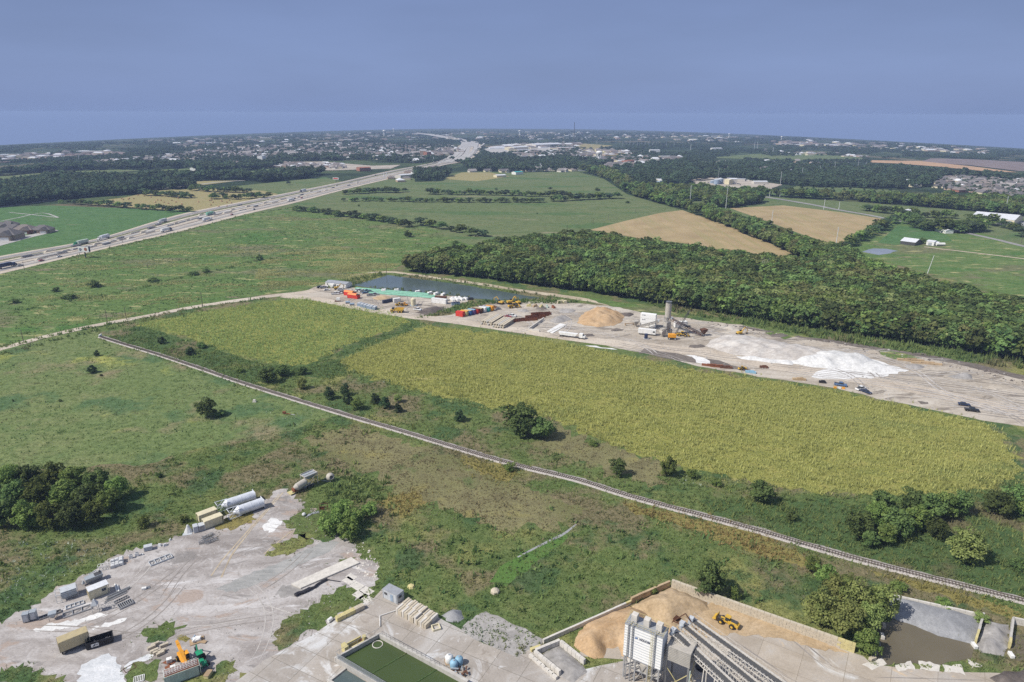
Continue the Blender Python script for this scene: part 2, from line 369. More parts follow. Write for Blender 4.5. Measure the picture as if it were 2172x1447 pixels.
def tufts(name, Q, height, width, mat, blades=4, label=None, cat=None, seed=1, var=.45, tnoise=8., lean=.5, kind='stuff', rows=None):
    """Tall grass and weeds: every tuft is a spray of bent pointed leaves."""
    rr = np.random.default_rng(seed); n = len(Q)
    hs = height * (1 + var * rr.normal(size=n)).clip(.3, 2) * (1 + .3 * vnoise(Q, tnoise, seed + 2)).clip(.4, 2)
    tone = (.5 + .28 * vnoise(Q, tnoise * 2, seed + 3) + .2 * rr.normal(size=n)).clip(0, 1)
    if rows: tone = (.62 + .10 * vnoise(Q, tnoise * 2, seed + 3) + .16 * rr.normal(size=n) + .20 * np.sin((Q @ np.array([-math.sin(rows[0]), math.cos(rows[0])])) * 6.283 / rows[1] + .8 * vnoise(Q, 40, 9))).clip(0, 1)
    V = np.zeros((n, blades, 3, 3), np.float32); a = rr.uniform(0, 6.28, (n, blades))
    b = Q[:, None, :] + rr.normal(size=(n, blades, 2)) * width * .45
    pr = np.stack([np.cos(a), np.sin(a)], -1); ln = np.stack([-np.sin(a), np.cos(a)], -1)
    wv = width * rr.uniform(.3, .75, (n, blades, 1))
    z0 = np.array([gz(x, y) for x, y in Q]) if len(Q) and np.abs(Q).max() > 400 else np.zeros(n)
    V[:, :, 0, :2] = b - pr * wv / 2; V[:, :, 1, :2] = b + pr * wv / 2
    V[:, :, 2, :2] = b + ln * (hs[:, None, None] * lean * rr.normal(size=(n, blades, 1)))
    V[:, :, :2, 2] = z0[:, None, None]; V[:, :, 2, 2] = z0[:, None] + hs[:, None] * rr.uniform(.7, 1.15, (n, blades))
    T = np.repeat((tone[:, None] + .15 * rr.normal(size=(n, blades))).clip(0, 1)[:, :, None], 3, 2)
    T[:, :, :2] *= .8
    me = np_mesh(name, V.reshape(-1, 3), np.arange(n * blades * 3).reshape(-1, 3), T.ravel())
    return tag(link(name, me, mat), label, cat, kind=kind)
# ------------------------------------------------------------------ trees
def crown_mesh(name, rx, ry, rz, zc, nclump, nleaf, leaf, seed, clump=.42, shape='round', up=.35):
    """Leaf-sized faces in clumps spread through the crown's volume."""
    rr = np.random.default_rng(seed); C = []; 
    while len(C) < nclump:
        p = rr.uniform(-1, 1, 3); l = np.linalg.norm(p)
        if l > 1 or l < .25: continue
        if shape == 'cone':
            t = (p[2] + 1) / 2
            if math.hypot(p[0], p[1]) > 1.02 - .85 * t: continue
        if shape == 'round' and p[2] < -.75: continue
        C.append(p)
    C = np.array(C)
    if shape != 'cone': C *= rr.uniform(.72, 1.05, (len(C), 1))
    idx = rr.integers(0, len(C), nleaf); ctone = rr.uniform(.15, .85, len(C))
    d = rr.normal(size=(nleaf, 3)); d /= np.linalg.norm(d, axis=1)[:, None]; d[:, 2] = np.where(d[:, 2] < -.3, -d[:, 2] * .6, d[:, 2])
    cr = clump * rr.uniform(.65, 1.15, len(C))
    if shape == 'cone': cr = cr * (1.1 - .6 * (C[:, 2] + 1) / 2)
    pos = C[idx] + d * (cr[idx] * rr.uniform(.75, 1.05, nleaf))[:, None]
    pos = pos * np.array((rx, ry, rz)) / (1 + clump * .6) ; pos[:, 2] += zc
    nrm = d + rr.normal(size=(nleaf, 3)) * .45; nrm[:, 2] += up; nrm /= np.linalg.norm(nrm, axis=1)[:, None]
    t1 = np.cross(nrm, rr.normal(size=(nleaf, 3))); t1 /= np.linalg.norm(t1, axis=1)[:, None]; t2 = np.cross(nrm, t1)
    s = leaf * rr.uniform(.6, 1.3, (nleaf, 1)); e = rr.uniform(.5, .9, (nleaf, 1))
    V = np.stack([pos - t1 * s, pos - t2 * s * e, pos + t1 * s, pos + t2 * s * e], 1).reshape(-1, 3)
    tone = (ctone[idx] + .2 * rr.normal(size=nleaf)).clip(0, 1)
    return np_mesh(name, V, np.arange(nleaf * 4).reshape(-1, 4), np.repeat(tone, 4))
def trunk_mesh(name, h, r, limbs=4, seed=0, spread=2.0, top=1.5):
    rr = random.Random(seed); b = MB(); z = 0; p = Vector((0, 0, -.1)); k = 3; pts = [p]
    for i in range(k): p = Vector((rr.gauss(0, .06) * h, rr.gauss(0, .06) * h, h * (i + 1) / k)); pts.append(p)
    for i in range(k): b.cyl(pts[i], pts[i + 1], r * (1 - .2 * i), r * (1 - .2 * (i + 1)), 7)
    for i in range(limbs):
        a = 6.28 * i / limbs + rr.uniform(-.4, .4); q = pts[-1] + Vector((math.cos(a) * spread, math.sin(a) * spread, top * rr.uniform(.6, 1.3))) 
        st = pts[2] if i % 2 else pts[3]; b.cyl(st, q, r * .4, r * .12, 5)
    me = bpy.data.meshes.new(name); me.from_pydata(b.v, [], b.f); return me
# ------------------------------------------------------------------ surface materials
Y0, Y1, Y2 = (.150, .165, .045), (.205, .210, .058), (.265, .245, .080)
field_mat('grass_near', [(.072, .108, .034), (.100, .135, .046), (.138, .150, .058), (.088, .120, .040)], .02, .12, 1.6, patch=[((.150, .125, .075), .03, .50), ((.185, .190, .068), .022, .55), ((.050, .092, .036), .05, .54)], bump_d=.5, grain=.5)
field_mat('grass_meadow', [(.090, .132, .048), (.118, .150, .058), (.140, .155, .070), (.105, .142, .052)], .011, .07, 1.1, patch=[((.185, .155, .095), .016, .53), ((.060, .108, .046), .024, .54), ((.250, .262, .068), .020, .58)], bump_d=.4, speck=((.33, .36, .26), .9, .70), grain=.35)
field_mat('weeds_green', [(.045, .080, .030), (.065, .105, .038), (.092, .120, .044)], .02, .2, 1.8, patch=[((.135, .115, .066), .03, .56), ((.150, .160, .060), .02, .58)], bump_d=.6)
field_mat('weeds_brown', [(.115, .104, .055), (.155, .145, .074), (.190, .178, .084), (.122, .124, .055)], .03, .12, 1.4, patch=[((.200, .180, .070), .05, .6), ((.080, .105, .040), .045, .6)], bump_d=.4)
field_mat('weeds_golden', [(.145, .130, .048), (.185, .162, .058), (.205, .162, .068)], .03, .25, 1.6, bump_d=.4)
field_mat('drain_grass', [(.058, .118, .030), (.072, .135, .034), (.090, .130, .042)], .03, .2, 1.6, bump_d=.3)
field_mat('crop_yellow', [Y0, Y1, Y2, (.185, .195, .055)], .008, .10, 1.3, streak=(1, 2.2, 1), rot=.5, patch=[((.135, .160, .050), .02, .58), ((.300, .270, .120), .035, .66)], bump_d=.7)
field_mat('pasture', [(.062, .112, .034), (.088, .135, .042), (.115, .145, .055), (.080, .128, .038)], .006, .035, .7, streak=(1, 2.2, 1), rot=.1, patch=[((.115, .118, .062), .010, .54), ((.055, .118, .030), .009, .57), ((.250, .240, .115), .05, .58), ((.145, .125, .080), .02, .62)], bump_d=.4, grain=.16)
field_mat('pasture_far', [(.078, .110, .045), (.102, .128, .055), (.122, .132, .065), (.092, .120, .050)], .004, .02, .4, streak=(1, 3, 1), patch=[((.170, .160, .098), .010, .62), ((.062, .108, .038), .006, .55)], bump_d=.3, grain=.10)
field_mat('pasture_lush', [(.050, .105, .038), (.062, .122, .042), (.080, .130, .052)], .005, .03, .4, streak=(1, 3, 1), patch=[((.110, .132, .065), .012, .60)], bump_d=.2, grain=.10)
field_mat('hay', [(.190, .180, .080), (.225, .200, .095), (.240, .185, .100)], .005, .03, .3, bump_d=.1)
m, t, b = _new('stubble'); n1 = noise(t, .035, 4, .6); st = noise(t, .12, 3, .6, (1, .06, 1), .72)
c = ramp(t, n1, [(.3, (.300, .222, .110)), (.5, (.360, .272, .140)), (.7, (.410, .315, .165))]); c = mix(t, c, (.300, .255, .110), rng(t, st, .50, .62, 0, .75))
c = mix(t, c, ramp(t, noise(t, .9, 3), [(.3, (.75, .75, .75)), (.7, (1.2, 1.2, 1.2))]), 1., 'MULTIPLY'); t.links.new(c, b.inputs['Base Color']); b.inputs['Roughness'].default_value = .95
plain('tan_soil', (.470, .300, .170), .95, var=.12, scale=.02); plain('brown_field', (.210, .165, .150), .95, var=.25, scale=.02)
def dirt(name, a, b_, c_, big=.03, fine=.8, streak=None, rot=0, extra=None):
    a, b_, c_ = sc3(a, DIRT), sc3(b_, DIRT), sc3(c_, DIRT); m, t, b = _new(name); n = noise(t, big, 5, .6, streak, rot, 1.2); f = noise(t, fine, 5, .7, streak, rot); n3 = noise(t, .18, 5, .65, (1, 1, 1), 0, 2.5)
    c = ramp(t, n, [(.32, a), (.5, b_), (.68, c_)]); c = mix(t, c, c_, rng(t, n3, .52, .7, 0, .7)); c = mix(t, c, a, rng(t, n3, .46, .30, 0, .6))
    if extra:
        for col, sc, th in extra: c = mix(t, c, col, rng(t, noise(t, sc, 5, .65, streak, rot, 1.5), th, th + .06, 0, .85))
    c = mix(t, c, ramp(t, f, [(.25, (.72, .72, .72)), (.5, (1, 1, 1)), (.75, (1.22, 1.22, 1.22))]), 1., 'MULTIPLY')
    t.links.new(c, b.inputs['Base Color']); b.inputs['Roughness'].default_value = .95; b.inputs['Specular IOR Level'].default_value = .1; bump(t, b, f, .7, .12); return m
dirt('yard_dirt', (.265, .240, .225), (.390, .362, .345), (.540, .520, .510), .030, 1.4, (1, 2.6, 1), -.75, [((.37, .30, .255), .05, .57), ((.235, .22, .21), .045, .59), ((.60, .59, .59), .028, .60)])
dirt('site_dirt', (.310, .270, .222), (.440, .390, .325), (.560, .515, .450), .02, .7, (1, 3.5, 1), -.35, [((.205, .178, .150), .030, .56), ((.62, .59, .55), .025, .64)])
dirt('site_dark', (.120, .105, .095), (.165, .145, .130), (.230, .200, .175), .05, .7, (1, 4, 1), -.35)
dirt('haul_road', (.430, .370, .300), (.520, .455, .375), (.580, .520, .440), .04, .8)
dirt('lime_dust', (.62, .62, .61), (.72, .72, .71), (.80, .80, .79), .06, 1.2, (1, 3, 1), -.4)
dirt('wash_fines', (.52, .54, .56), (.62, .64, .66), (.72, .73, .74), .12, 1.6, (1, 3, 1), .9)
dirt('gravel_grey', (.230, .235, .245), (.290, .295, .305), (.350, .355, .365), .15, 3.0)
dirt('gravel_track', (.280, .285, .275), (.345, .345, .335), (.420, .415, .400), .15, 2.0, (1, 5, 1), .55)
dirt('sand_orange', (.390, .258, .142), (.470, .325, .190), (.535, .390, .245), .10, 1.5)
dirt('sand_tan', (.360, .265, .160), (.440, .330, .205), (.520, .400, .265), .12, 1.5)
dirt('aggregate', (.40, .37, .34), (.48, .45, .42), (.58, .56, .53), .10, .8, (1, 2.5, 1), .3)
dirt('limestone', (.52, .52, .51), (.63, .63, .62), (.73, .73, .72), .10, .8)
dirt('soil_dark', (.090, .078, .072), (.130, .112, .102), (.180, .155, .140), .15, 1.4)
dirt('road_dirt', (.360, .300, .220), (.470, .400, .300), (.560, .490, .380), .03, .5)
dirt('construct_tan', (.400, .350, .280), (.520, .465, .380), (.620, .575, .490), .02, .4, (1, 4, 1), .35)
dirt('asphalt_grey', (.235, .230, .228), (.285, .278, .272), (.340, .330, .318), .03, .6)
dirt('road_concrete', (.370, .360, .345), (.440, .428, .408), (.510, .495, .470), .02, .4)
dirt('rubble_grey', (.250, .240, .230), (.340, .325, .310), (.430, .415, .400), .10, .9)
def slab_mat(name, a, b_, c_, sx, sy, rot, off=(0, 0), joint=(.17, .155, .125), stain=None):
    """Concrete cast in panels: dark joints, stains, dust."""
    a, b_, c_ = sc3(a, DIRT), sc3(b_, DIRT), sc3(c_, DIRT); m, t, b = _new(name); g = t.nodes.new('ShaderNodeNewGeometry'); mp_ = N(t, 'ShaderNodeMapping'); mp_.vector_type = 'POINT'
    mp_.inputs['Rotation'].default_value = (0, 0, rot); mp_.inputs['Location'].default_value = (off[0], off[1], 0); t.links.new(g.outputs['Position'], mp_.inputs[0])
    n = noise(t, .07, 5, .6, None, 0, 1.5); f = noise(t, 2.2, 4, .7)
    br = t.nodes.new('ShaderNodeTexBrick'); br.offset = 0; br.inputs['Scale'].default_value = 1; br.inputs['Brick Width'].default_value = sx; br.inputs['Row Height'].default_value = sy
    br.inputs['Mortar Size'].default_value = .05; br.inputs['Color1'].default_value = (.94, .94, .94, 1); br.inputs['Color2'].default_value = (1.05, 1.04, 1.02, 1); br.inputs['Mortar'].default_value = (0, 0, 0, 1); t.links.new(mp_.outputs[0], br.inputs['Vector'])
    c = ramp(t, n, [(.3, a), (.5, b_), (.7, c_)])
    if stain:
        for col, sc, th in stain: c = mix(t, c, col, rng(t, noise(t, sc, 5, .65, None, 0, 2), th, th + .08, 0, .8))
    c = mix(t, c, br.outputs['Color'], 1., 'MULTIPLY'); c = mix(t, c, joint, br.outputs['Fac'])
    c = mix(t, c, ramp(t, f, [(.3, (.88, .88, .88)), (.7, (1.1, 1.1, 1.1))]), 1., 'MULTIPLY'); t.links.new(c, b.inputs['Base Color']); b.inputs['Roughness'].default_value = .85; bump(t, b, f, .3, .02); return m
_c, APRON_ROT, _l = span(705, 1395, 1000, 1395) ; _a1 = span(800, 1345, 1005, 1432)[1]
slab_mat('concrete_apron', (.310, .280, .245), (.390, .355, .318), (.480, .462, .440), 7.5, 5.5, -_a1, (2.0, 1.2), stain=[((.62, .63, .64), .05, .52), ((.27, .235, .20), .10, .58), ((.60, .60, .60), .25, .62)])
slab_mat('concrete_sandy', (.360, .310, .250), (.430, .380, .320), (.450, .425, .395), 9.0, 7.0, -span(1440, 1300, 1830, 1447)[1], (0, 2.), (.25, .21, .16), stain=[((.60, .45, .28), .07, .60), ((.62, .62, .60), .05, .60)])
plain('concrete', (.470, .450, .415), .85, var=.18, scale=.8); plain('concrete_pale', (.600, .570, .520), .85, var=.15, scale=.8); plain('concrete_dark', (.330, .320, .300), .85, var=.2, scale=.6)
water_mat('pool_green', (.060, .088, .030), .22, .5, .25); water_mat('pond_grey', (.085, .115, .115), .16, .8, .5); water_mat('pond_brown', (.140, .120, .080), .22, .6, .3); water_mat('pond_pale', (.26, .28, .30), .10, .4, .6)
# distant country: small fields, woods and settlements blending together
m, t, b = _new('far_country'); g = t.nodes.new('ShaderNodeNewGeometry')
mp_ = N(t, 'ShaderNodeMapping'); mp_.inputs['Scale'].default_value = (.0016, .0030, 1); mp_.inputs['Rotation'].default_value = (0, 0, .15); t.links.new(g.outputs['Position'], mp_.inputs[0])
vo = t.nodes.new('ShaderNodeTexVoronoi'); vo.inputs['Scale'].default_value = 1; vo.inputs['Randomness'].default_value = .9; t.links.new(mp_.outputs[0], vo.inputs['Vector'])
sp = t.nodes.new('ShaderNodeSeparateColor'); t.links.new(vo.outputs['Color'], sp.inputs[0])
rp_ = t.nodes.new('ShaderNodeValToRGB'); rp_.color_ramp.interpolation = 'CONSTANT'; e = rp_.color_ramp.elements
cols = [(0, (.030, .050, .026)), (.34, (.045, .068, .034)), (.55, (.075, .105, .045)), (.68, (.110, .125, .060)), (.80, (.060, .085, .040)), (.9, (.160, .140, .085))]
while len(e) < len(cols): e.new(.5)
for i, (p, cc) in enumerate(cols): e[i].position = p; e[i].color = c4(cc)
t.links.new(sp.outputs[0], rp_.inputs[0])
c = mix(t, rp_.outputs[0], (.028, .045, .024), rng(t, noise(t, .008, 4, .65, (1, 2, 1)), .48, .58, 0, .9))
c = mix(t, c, ramp(t, noise(t, .06, 4, .7), [(.3, (.6, .6, .6)), (.7, (1.4, 1.4, 1.4))]), 1., 'MULTIPLY'); t.links.new(c, b.inputs['Base Color']); b.inputs['Roughness'].default_value = .95; b.inputs['Specular IOR Level'].default_value = .05
# ------------------------------------------------------------------ the ground: one sheet to the horizon
def ground():
    rad = [0] + list(np.geomspace(60, 16500, 90)); na = 180; vs = []; fs = []
    for r in rad[1:]:
        for i in range(na):
            a = 2 * math.pi * i / na; x, y = r * math.sin(a), r * math.cos(a); vs.append((x, y, gz(x, y) - .03 - max(0, r - 250) * 3e-4))
    c = len(vs); vs.append((0, 0, -.03))
    for i in range(na): fs.append((c, i, (i + 1) % na)[::-1])
    for k in range(len(rad) - 2):
        for i in range(na): fs.append((k * na + i, (k + 1) * na + i, (k + 1) * na + (i + 1) % na, k * na + (i + 1) % na)[::-1])
    me = bpy.data.meshes.new('ground'); me.from_pydata(vs, [], fs)
    bm = bmesh.new(); bm.from_mesh(me); bmesh.ops.recalc_face_normals(bm, faces=bm.faces[:])
    if sum(f.normal.z for f in bm.faces) < 0: bmesh.ops.reverse_faces(bm, faces=bm.faces[:])
    bm.to_mesh(me); bm.free(); tag(link('ground', me, 'far_country'), kind='structure')
ground()
NEAR_GRASS = [(-400, 760), (0, 736), (200, 690), (600, 618), (860, 560), (1000, 520), (1300, 490), (1800, 540), (2300, 640), (2700, 720), (2700, 1900), (1086, 1900), (-700, 1900)]
sheet('pasture', [(-400, 720), (0, 560), (400, 448), (640, 398), (730, 388), (1000, 364), (1290, 364), (1450, 400), (1600, 404), (2172, 422), (2400, 440), (2700, 720), (1800, 600), (1200, 520), (860, 560), (600, 620), (0, 740), (-400, 800)], 'pasture_far', 1)
sheet('grassland', NEAR_GRASS, 'grass_near', 1.5)
sheet('meadow', [(-300, 780), (0, 742), (200, 698), (333, 752), (433, 785), (520, 815), (724, 878), (640, 905), (560, 930), (420, 950), (330, 985), (0, 1000), (-400, 1020)], 'grass_meadow', 2, 6, 1.5, 3)
sheet('pasture', [(-300, 640), (0, 580), (150, 543), (277, 513), (510, 455), (640, 440), (900, 480), (1000, 522), (880, 555), (818, 579), (690, 604), (600, 617), (300, 676), (200, 689), (0, 733), (-300, 790)], 'pasture', 2, 14, 2, 4)
sheet('pasture', [(640, 439), (800, 432), (1000, 428), (1330, 424), (1425, 438), (1330, 462), (1250, 488), (1010, 496), (930, 488), (800, 462)], 'pasture_far', 2)
sheet('pasture', [(728, 402), (800, 392), (960, 383), (1080, 375), (1280, 376), (1310, 395), (1335, 412), (1320, 424), (1000, 428), (720, 434), (690, 430)], 'pasture_far', 2)
sheet('pasture', [(940, 380), (980, 366), (1040, 366), (1080, 375), (1010, 385)], 'hay', 3)
sheet('pasture', [(-200, 450), (0, 440), (110, 436), (260, 442), (420, 448), (417, 452), (330, 472), (200, 511), (0, 548), (-200, 585)], 'pasture_lush', 2)
sheet('hayfield', [(165, 430), (260, 420), (330, 405), (420, 398), (560, 405), (590, 412), (500, 440), (420, 448), (300, 442)], 'hay', 2)
sheet('hayfield', [(230, 385), (330, 376), (460, 380), (510, 383), (430, 393), (300, 395), (260, 395)], 'hay', 2)
sheet('pasture', [(470, 398), (600, 385), (690, 376), (735, 388), (640, 405), (575, 416)], 'pasture_far', 2)
sheet('pasture', [(240, 372), (420, 352), (560, 350), (690, 372), (560, 372), (420, 365), (330, 375)], 'pasture_far', 2)
sheet('pasture', [(0, 385), (0, 372), (130, 362), (250, 358), (300, 362), (150, 372)], 'pasture_far', 2)
sheet('crop_stubble', [(1251, 488), (1330, 468), (1400, 452), (1448, 446), (1580, 492), (1711, 552), (1611, 542), (1530, 530), (1448, 516), (1351, 505), (1290, 494)], 'stubble', 3)
sheet('crop_stubble', [(1548, 442), (1661, 436), (1780, 450), (1888, 467), (1880, 473), (1785, 524), (1700, 497), (1600, 460)], 'stubble', 3)
sheet('ploughed_field', [(1835, 340), (1950, 342), (2060, 353), (2160, 366), (2093, 364), (1993, 354), (1900, 347), (1850, 345)], 'tan_soil', 3)
sheet('fallow_field', [(1950, 344), (1975, 336), (2060, 338), (2172, 344), (2400, 352), (2400, 366), (2160, 363), (2060, 351)], 'brown_field', 2)
sheet('pasture', [(1785, 527), (1860, 480), (1900, 462), (1960, 470), (2080, 492), (2172, 522), (2500, 590), (2500, 760), (2172, 640), (2050, 600), (1960, 575), (1850, 550)], 'pasture', 2, 14, 2, 9)
sheet('pasture', [(1862, 515), (1905, 479), (1960, 484), (2010, 500), (2020, 512), (1960, 510), (1900, 520)], 'pasture_lush', 3)
sheet('pasture', [(1560, 408), (1650, 412), (1800, 425), (1990, 440), (2172, 455), (2172, 470), (1990, 455), (1900, 450), (1780, 445), (1650, 425), (1600, 418)], 'pasture_far', 2)
sheet('pasture', [(1660, 405), (1690, 395), (1800, 398), (1900, 404), (1890, 412), (1780, 410), (1690, 409)], 'pasture_far', 3)
sheet('pasture', [(1500, 335), (1660, 322), (1830, 335), (1830, 341), (1640, 340)], 'pasture_far', 2)
sheet('pasture', [(1230, 322), (1280, 318), (1365, 324), (1330, 331), (1260, 331)], 'hay', 2)
sheet('pasture', [(1190, 309), (1240, 305), (1300, 309), (1260, 317), (1215, 316)], 'hay', 2)
# yellow-green crop of tall weeds in two stands
CROP_W = [(295, 687), (420, 663), (560, 641), (640, 633), (720, 648), (800, 661), (866, 680), (835, 700), (770, 715), (710, 745), (650, 772), (560, 770), (480, 745), (400, 715), (340, 700)]
CROP_E = [(905, 690), (1000, 701), (1100, 713), (1250, 738), (1480, 787), (1744, 824), (1862, 850), (1990, 878), (2085, 898), (2135, 930), (2155, 1000), (2090, 1042), (1900, 1052), (1700, 1042), (1600, 1022), (1440, 987), (1300, 945), (1190, 895), (1060, 868), (900, 830), (745, 790), (722, 765), (790, 733), (862, 707)]
sheet('crop_field', CROP_W, 'crop_yellow', 3, 3, 1.8, 5); sheet('crop_field', CROP_E, 'crop_yellow', 3, 3, 1.8, 6)
BROWN = [[(640, 930), (760, 905), (880, 940), (1000, 985), (1110, 1030), (1250, 1080), (1150, 1122), (1040, 1120), (960, 1080), (880, 1070), (830, 1040), (780, 1000), (700, 970)], [(1180, 905), (1290, 945), (1420, 985), (1380, 1030), (1260, 990), (1130, 945)], [(640, 1010), (700, 960), (620, 950), (600, 985)]]
for i, p in enumerate(BROWN[:2]): sheet('dry_weeds', p, 'weeds_brown', 2, 2, 2.2, 20 + i)
GOLD = [[(965, 962), (1060, 985), (1100, 1005), (1072, 1022), (1010, 998)], [(1318, 1064), (1440, 1092), (1600, 1130), (1724, 1188), (1700, 1202), (1560, 1160), (1440, 1112), (1350, 1092)], [(1850, 1213), (2000, 1246), (2172, 1300), (2172, 1318), (2000, 1268)], [(800, 1065), (880, 1040), (905, 1065), (850, 1100)]]
for i, p in enumerate(GOLD): sheet('dry_grass', p, 'weeds_golden', 3, 1.5, .9, 30 + i)
DRAIN = [(1035, 1235), (1070, 1195), (1120, 1165), (1205, 1130), (1195, 1150), (1130, 1200), (1075, 1240)]
sheet('drain_grass', DRAIN, 'drain_grass', 3, 2, .4, 40)
strip('ditch_water', [(1098, 1182), (1140, 1160), (1175, 1143), (1200, 1130), (1222, 1112)], [.5, .8, 1.1, .9, .4], 'gravel_grey', 4)
GREENBANK = [(1480, 1060), (1640, 1055), (1760, 1075), (1900, 1060), (2172, 1000), (2172, 1265), (1949, 1215), (1794, 1176), (1640, 1130), (1547, 1104)]
sheet('reed_bank', GREENBANK, 'weeds_green', 2, 3, .8, 41)
SWALE = [(560, 775), (650, 775), (715, 748), (775, 716), (840, 702), (870, 680), (905, 688), (865, 706), (790, 732), (722, 765), (740, 790), (700, 800), (640, 800), (520, 812), (430, 780), (330, 748), (230, 718), (290, 690), (340, 703), (480, 747)]
sheet('swale_grass', SWALE, 'weeds_green', 2, 4, .8, 42)
# building site by the woods
SITE_W = [(600, 627), (640, 618), (690, 603), (760, 612), (830, 618), (920, 626), (1000, 631), (990, 640), (940, 658), (900, 668), (880, 676), (830, 667), (740, 650), (650, 634)]
SITE_E = [(880, 676), (955, 668), (1000, 652), (1060, 638), (1180, 640), (1300, 650), (1400, 668), (1500, 682), (1569, 690), (1703, 716), (1862, 739), (1990, 758), (2172, 800), (2500, 880), (2500, 990), (2172, 904), (2085, 892), (1990, 872), (1862, 845), (1744, 818), (1607, 799), (1480, 777), (1380, 752), (1250, 727), (1100, 706), (950, 684)]
sheet('dirt_yard', SITE_W, 'site_dirt', 4, 5, .7, 50); sheet('dirt_yard', SITE_E, 'site_dirt', 4, 5, .8, 51)
strip('dirt_road', [(-300, 800), (-100, 765), (0, 741), (90, 716), (200, 691), (300, 673), (420, 650), (560, 630), (640, 621), (690, 612)], [6, 6, 6, 6.5, 7, 8], 'haul_road', 5, amp=.25)
strip('dirt_road', [(600, 628), (680, 636), (760, 652), (850, 668), (950, 680), (1100, 701), (1250, 722), (1400, 738), (1520, 752), (1640, 775), (1800, 800), (2000, 838), (2172, 878), (2400, 935)], [9, 9, 9, 10, 12, 12, 12, 12], 'haul_road', 6, amp=.4)
strip('dirt_track', [(745, 585), (820, 577), (900, 586), (1000, 600), (1130, 620), (1250, 637), (1370, 660)], [4, 5, 6, 7, 8], 'road_dirt', 4, amp=.4)
strip('soil_track', [(1569, 692), (1703, 716), (1790, 728), (1862, 741), (1990, 760), (2100, 785), (2300, 830)], [4, 5, 6, 7, 7], 'site_dark', 5, amp=.7)
strip('soil_track', [(1360, 745), (1450, 760), (1520, 770), (1600, 790)], [7, 9, 7, 3], 'site_dark', 7, amp=.9)
for i, p in enumerate([[(1220, 625), (1300, 640), (1400, 652), (1440, 668), (1380, 668), (1290, 648)], [(1620, 706), (1660, 702), (1690, 712), (1665, 720)], [(1840, 745), (1890, 745), (1955, 760), (1900, 762)]]): sheet('grass_verge', p, 'pasture', 6, 4, .7, 55 + i)
for i, p in enumerate([[(1740, 786), (1800, 776), (1850, 762), (1928, 786), (1870, 800), (1790, 806), (1720, 800)], [(1240, 732), (1300, 738), (1310, 741), (1250, 737)], [(1455, 752), (1490, 758), (1520, 775), (1500, 778), (1470, 764)]]): sheet('lime_spill', p, 'lime_dust', 8, 3, .9, 60 + i)
POND = [(822, 584), (870, 590), (962, 602), (1040, 614), (1095, 624), (1150, 633), (1100, 636), (1050, 637), (985, 631), (912, 622), (815, 615), (749, 605)]
sheet('pond_water', POND, 'pond_grey', 5, 6, .5, 70)
sheet('farm_pond_water', [(1833, 535), (1852, 527), (1882, 528), (1907, 533), (1890, 538), (1865, 541)], 'pond_pale', 4, 8, 1.2, 71)
# the near yard
YARD = [(-500, 1330), (0, 1320), (60, 1292), (110, 1252), (190, 1216), (250, 1177), (300, 1160), (345, 1152), (392, 1132), (440, 1117), (490, 1090), (560, 1060), (598, 1034), (622, 1046), (640, 1072), (672, 1092), (690, 1112), (705, 1132), (745, 1152), (765, 1182), (805, 1202), (800, 1235), (770, 1260), (740, 1300), (640, 1372), (560, 1405), (500, 1450), (450, 1900), (-900, 1900)]
sheet('yard', YARD, 'yard_dirt', 3, 1.2, .8, 80)
ISLAND = [(572, 1362), (598, 1325), (640, 1295), (680, 1270), (735, 1240), (768, 1262), (752, 1288), (715, 1300), (690, 1325), (640, 1350), (600, 1372)]
PATCHES = [ISLAND, [(300, 1345), (350, 1320), (385, 1325), (370, 1350), (330, 1365)], [(0, 1420), (60, 1408), (110, 1430), (140, 1447), (140, 1500), (0, 1500)], [(470, 1405), (500, 1400), (480, 1447), (420, 1500), (340, 1500), (360, 1447), (440, 1430)], [(640, 1080), (690, 1092), (720, 1130), (700, 1150), (640, 1140), (600, 1110)], [(590, 1155), (650, 1130), (665, 1150), (620, 1175), (560, 1180)], [(690, 1220), (730, 1185), (748, 1180), (720, 1210)], [(440, 1118), (500, 1090), (545, 1075), (540, 1100), (490, 1125)], [(280, 1410), (340, 1400), (330, 1447), (270, 1450)]]
for i, p in enumerate(PATCHES): sheet('weed_patch', p, 'grass_near' if i != 7 else 'weeds_golden', 7.5, 1., .7, 90 + i)
sheet('wash_spill', [(172, 1410), (215, 1390), (245, 1395), (262, 1425), (265, 1447), (290, 1500), (180, 1500), (165, 1430)], 'wash_fines', 6, 1, .35, 100)
sheet('wash_spill', [(262, 1412), (290, 1398), (318, 1386), (322, 1398), (285, 1410), (268, 1420)], 'wash_fines', 6, 1, .3, 101)
for i, p in enumerate([[(60, 1340), (110, 1322), (150, 1318), (215, 1300), (230, 1306), (170, 1325), (110, 1340)], [(195, 1332), (250, 1315), (280, 1306), (255, 1322), (215, 1333)], [(555, 1118), (575, 1098), (600, 1105), (590, 1120), (570, 1130)]]): sheet('lime_spill', p, 'lime_dust', 6, .8, .35, 105 + i)
sheet('gravel_track', [(455, 1250), (520, 1222), (600, 1190), (690, 1145), (720, 1150), (700, 1170), (620, 1205), (545, 1240), (500, 1256)], 'gravel_track', 6, 1.2, .25, 110)
sheet('gravel_patch', [(580, 1262), (600, 1242), (625, 1240), (650, 1255), (640, 1265), (605, 1268)], 'rubble_grey', 7, 1, .3, 111)
sheet('sulphur_spill', [(372, 1350), (385, 1346), (402, 1354), (395, 1362), (378, 1358)], 'weeds_golden', 6, .8, .25, 112)
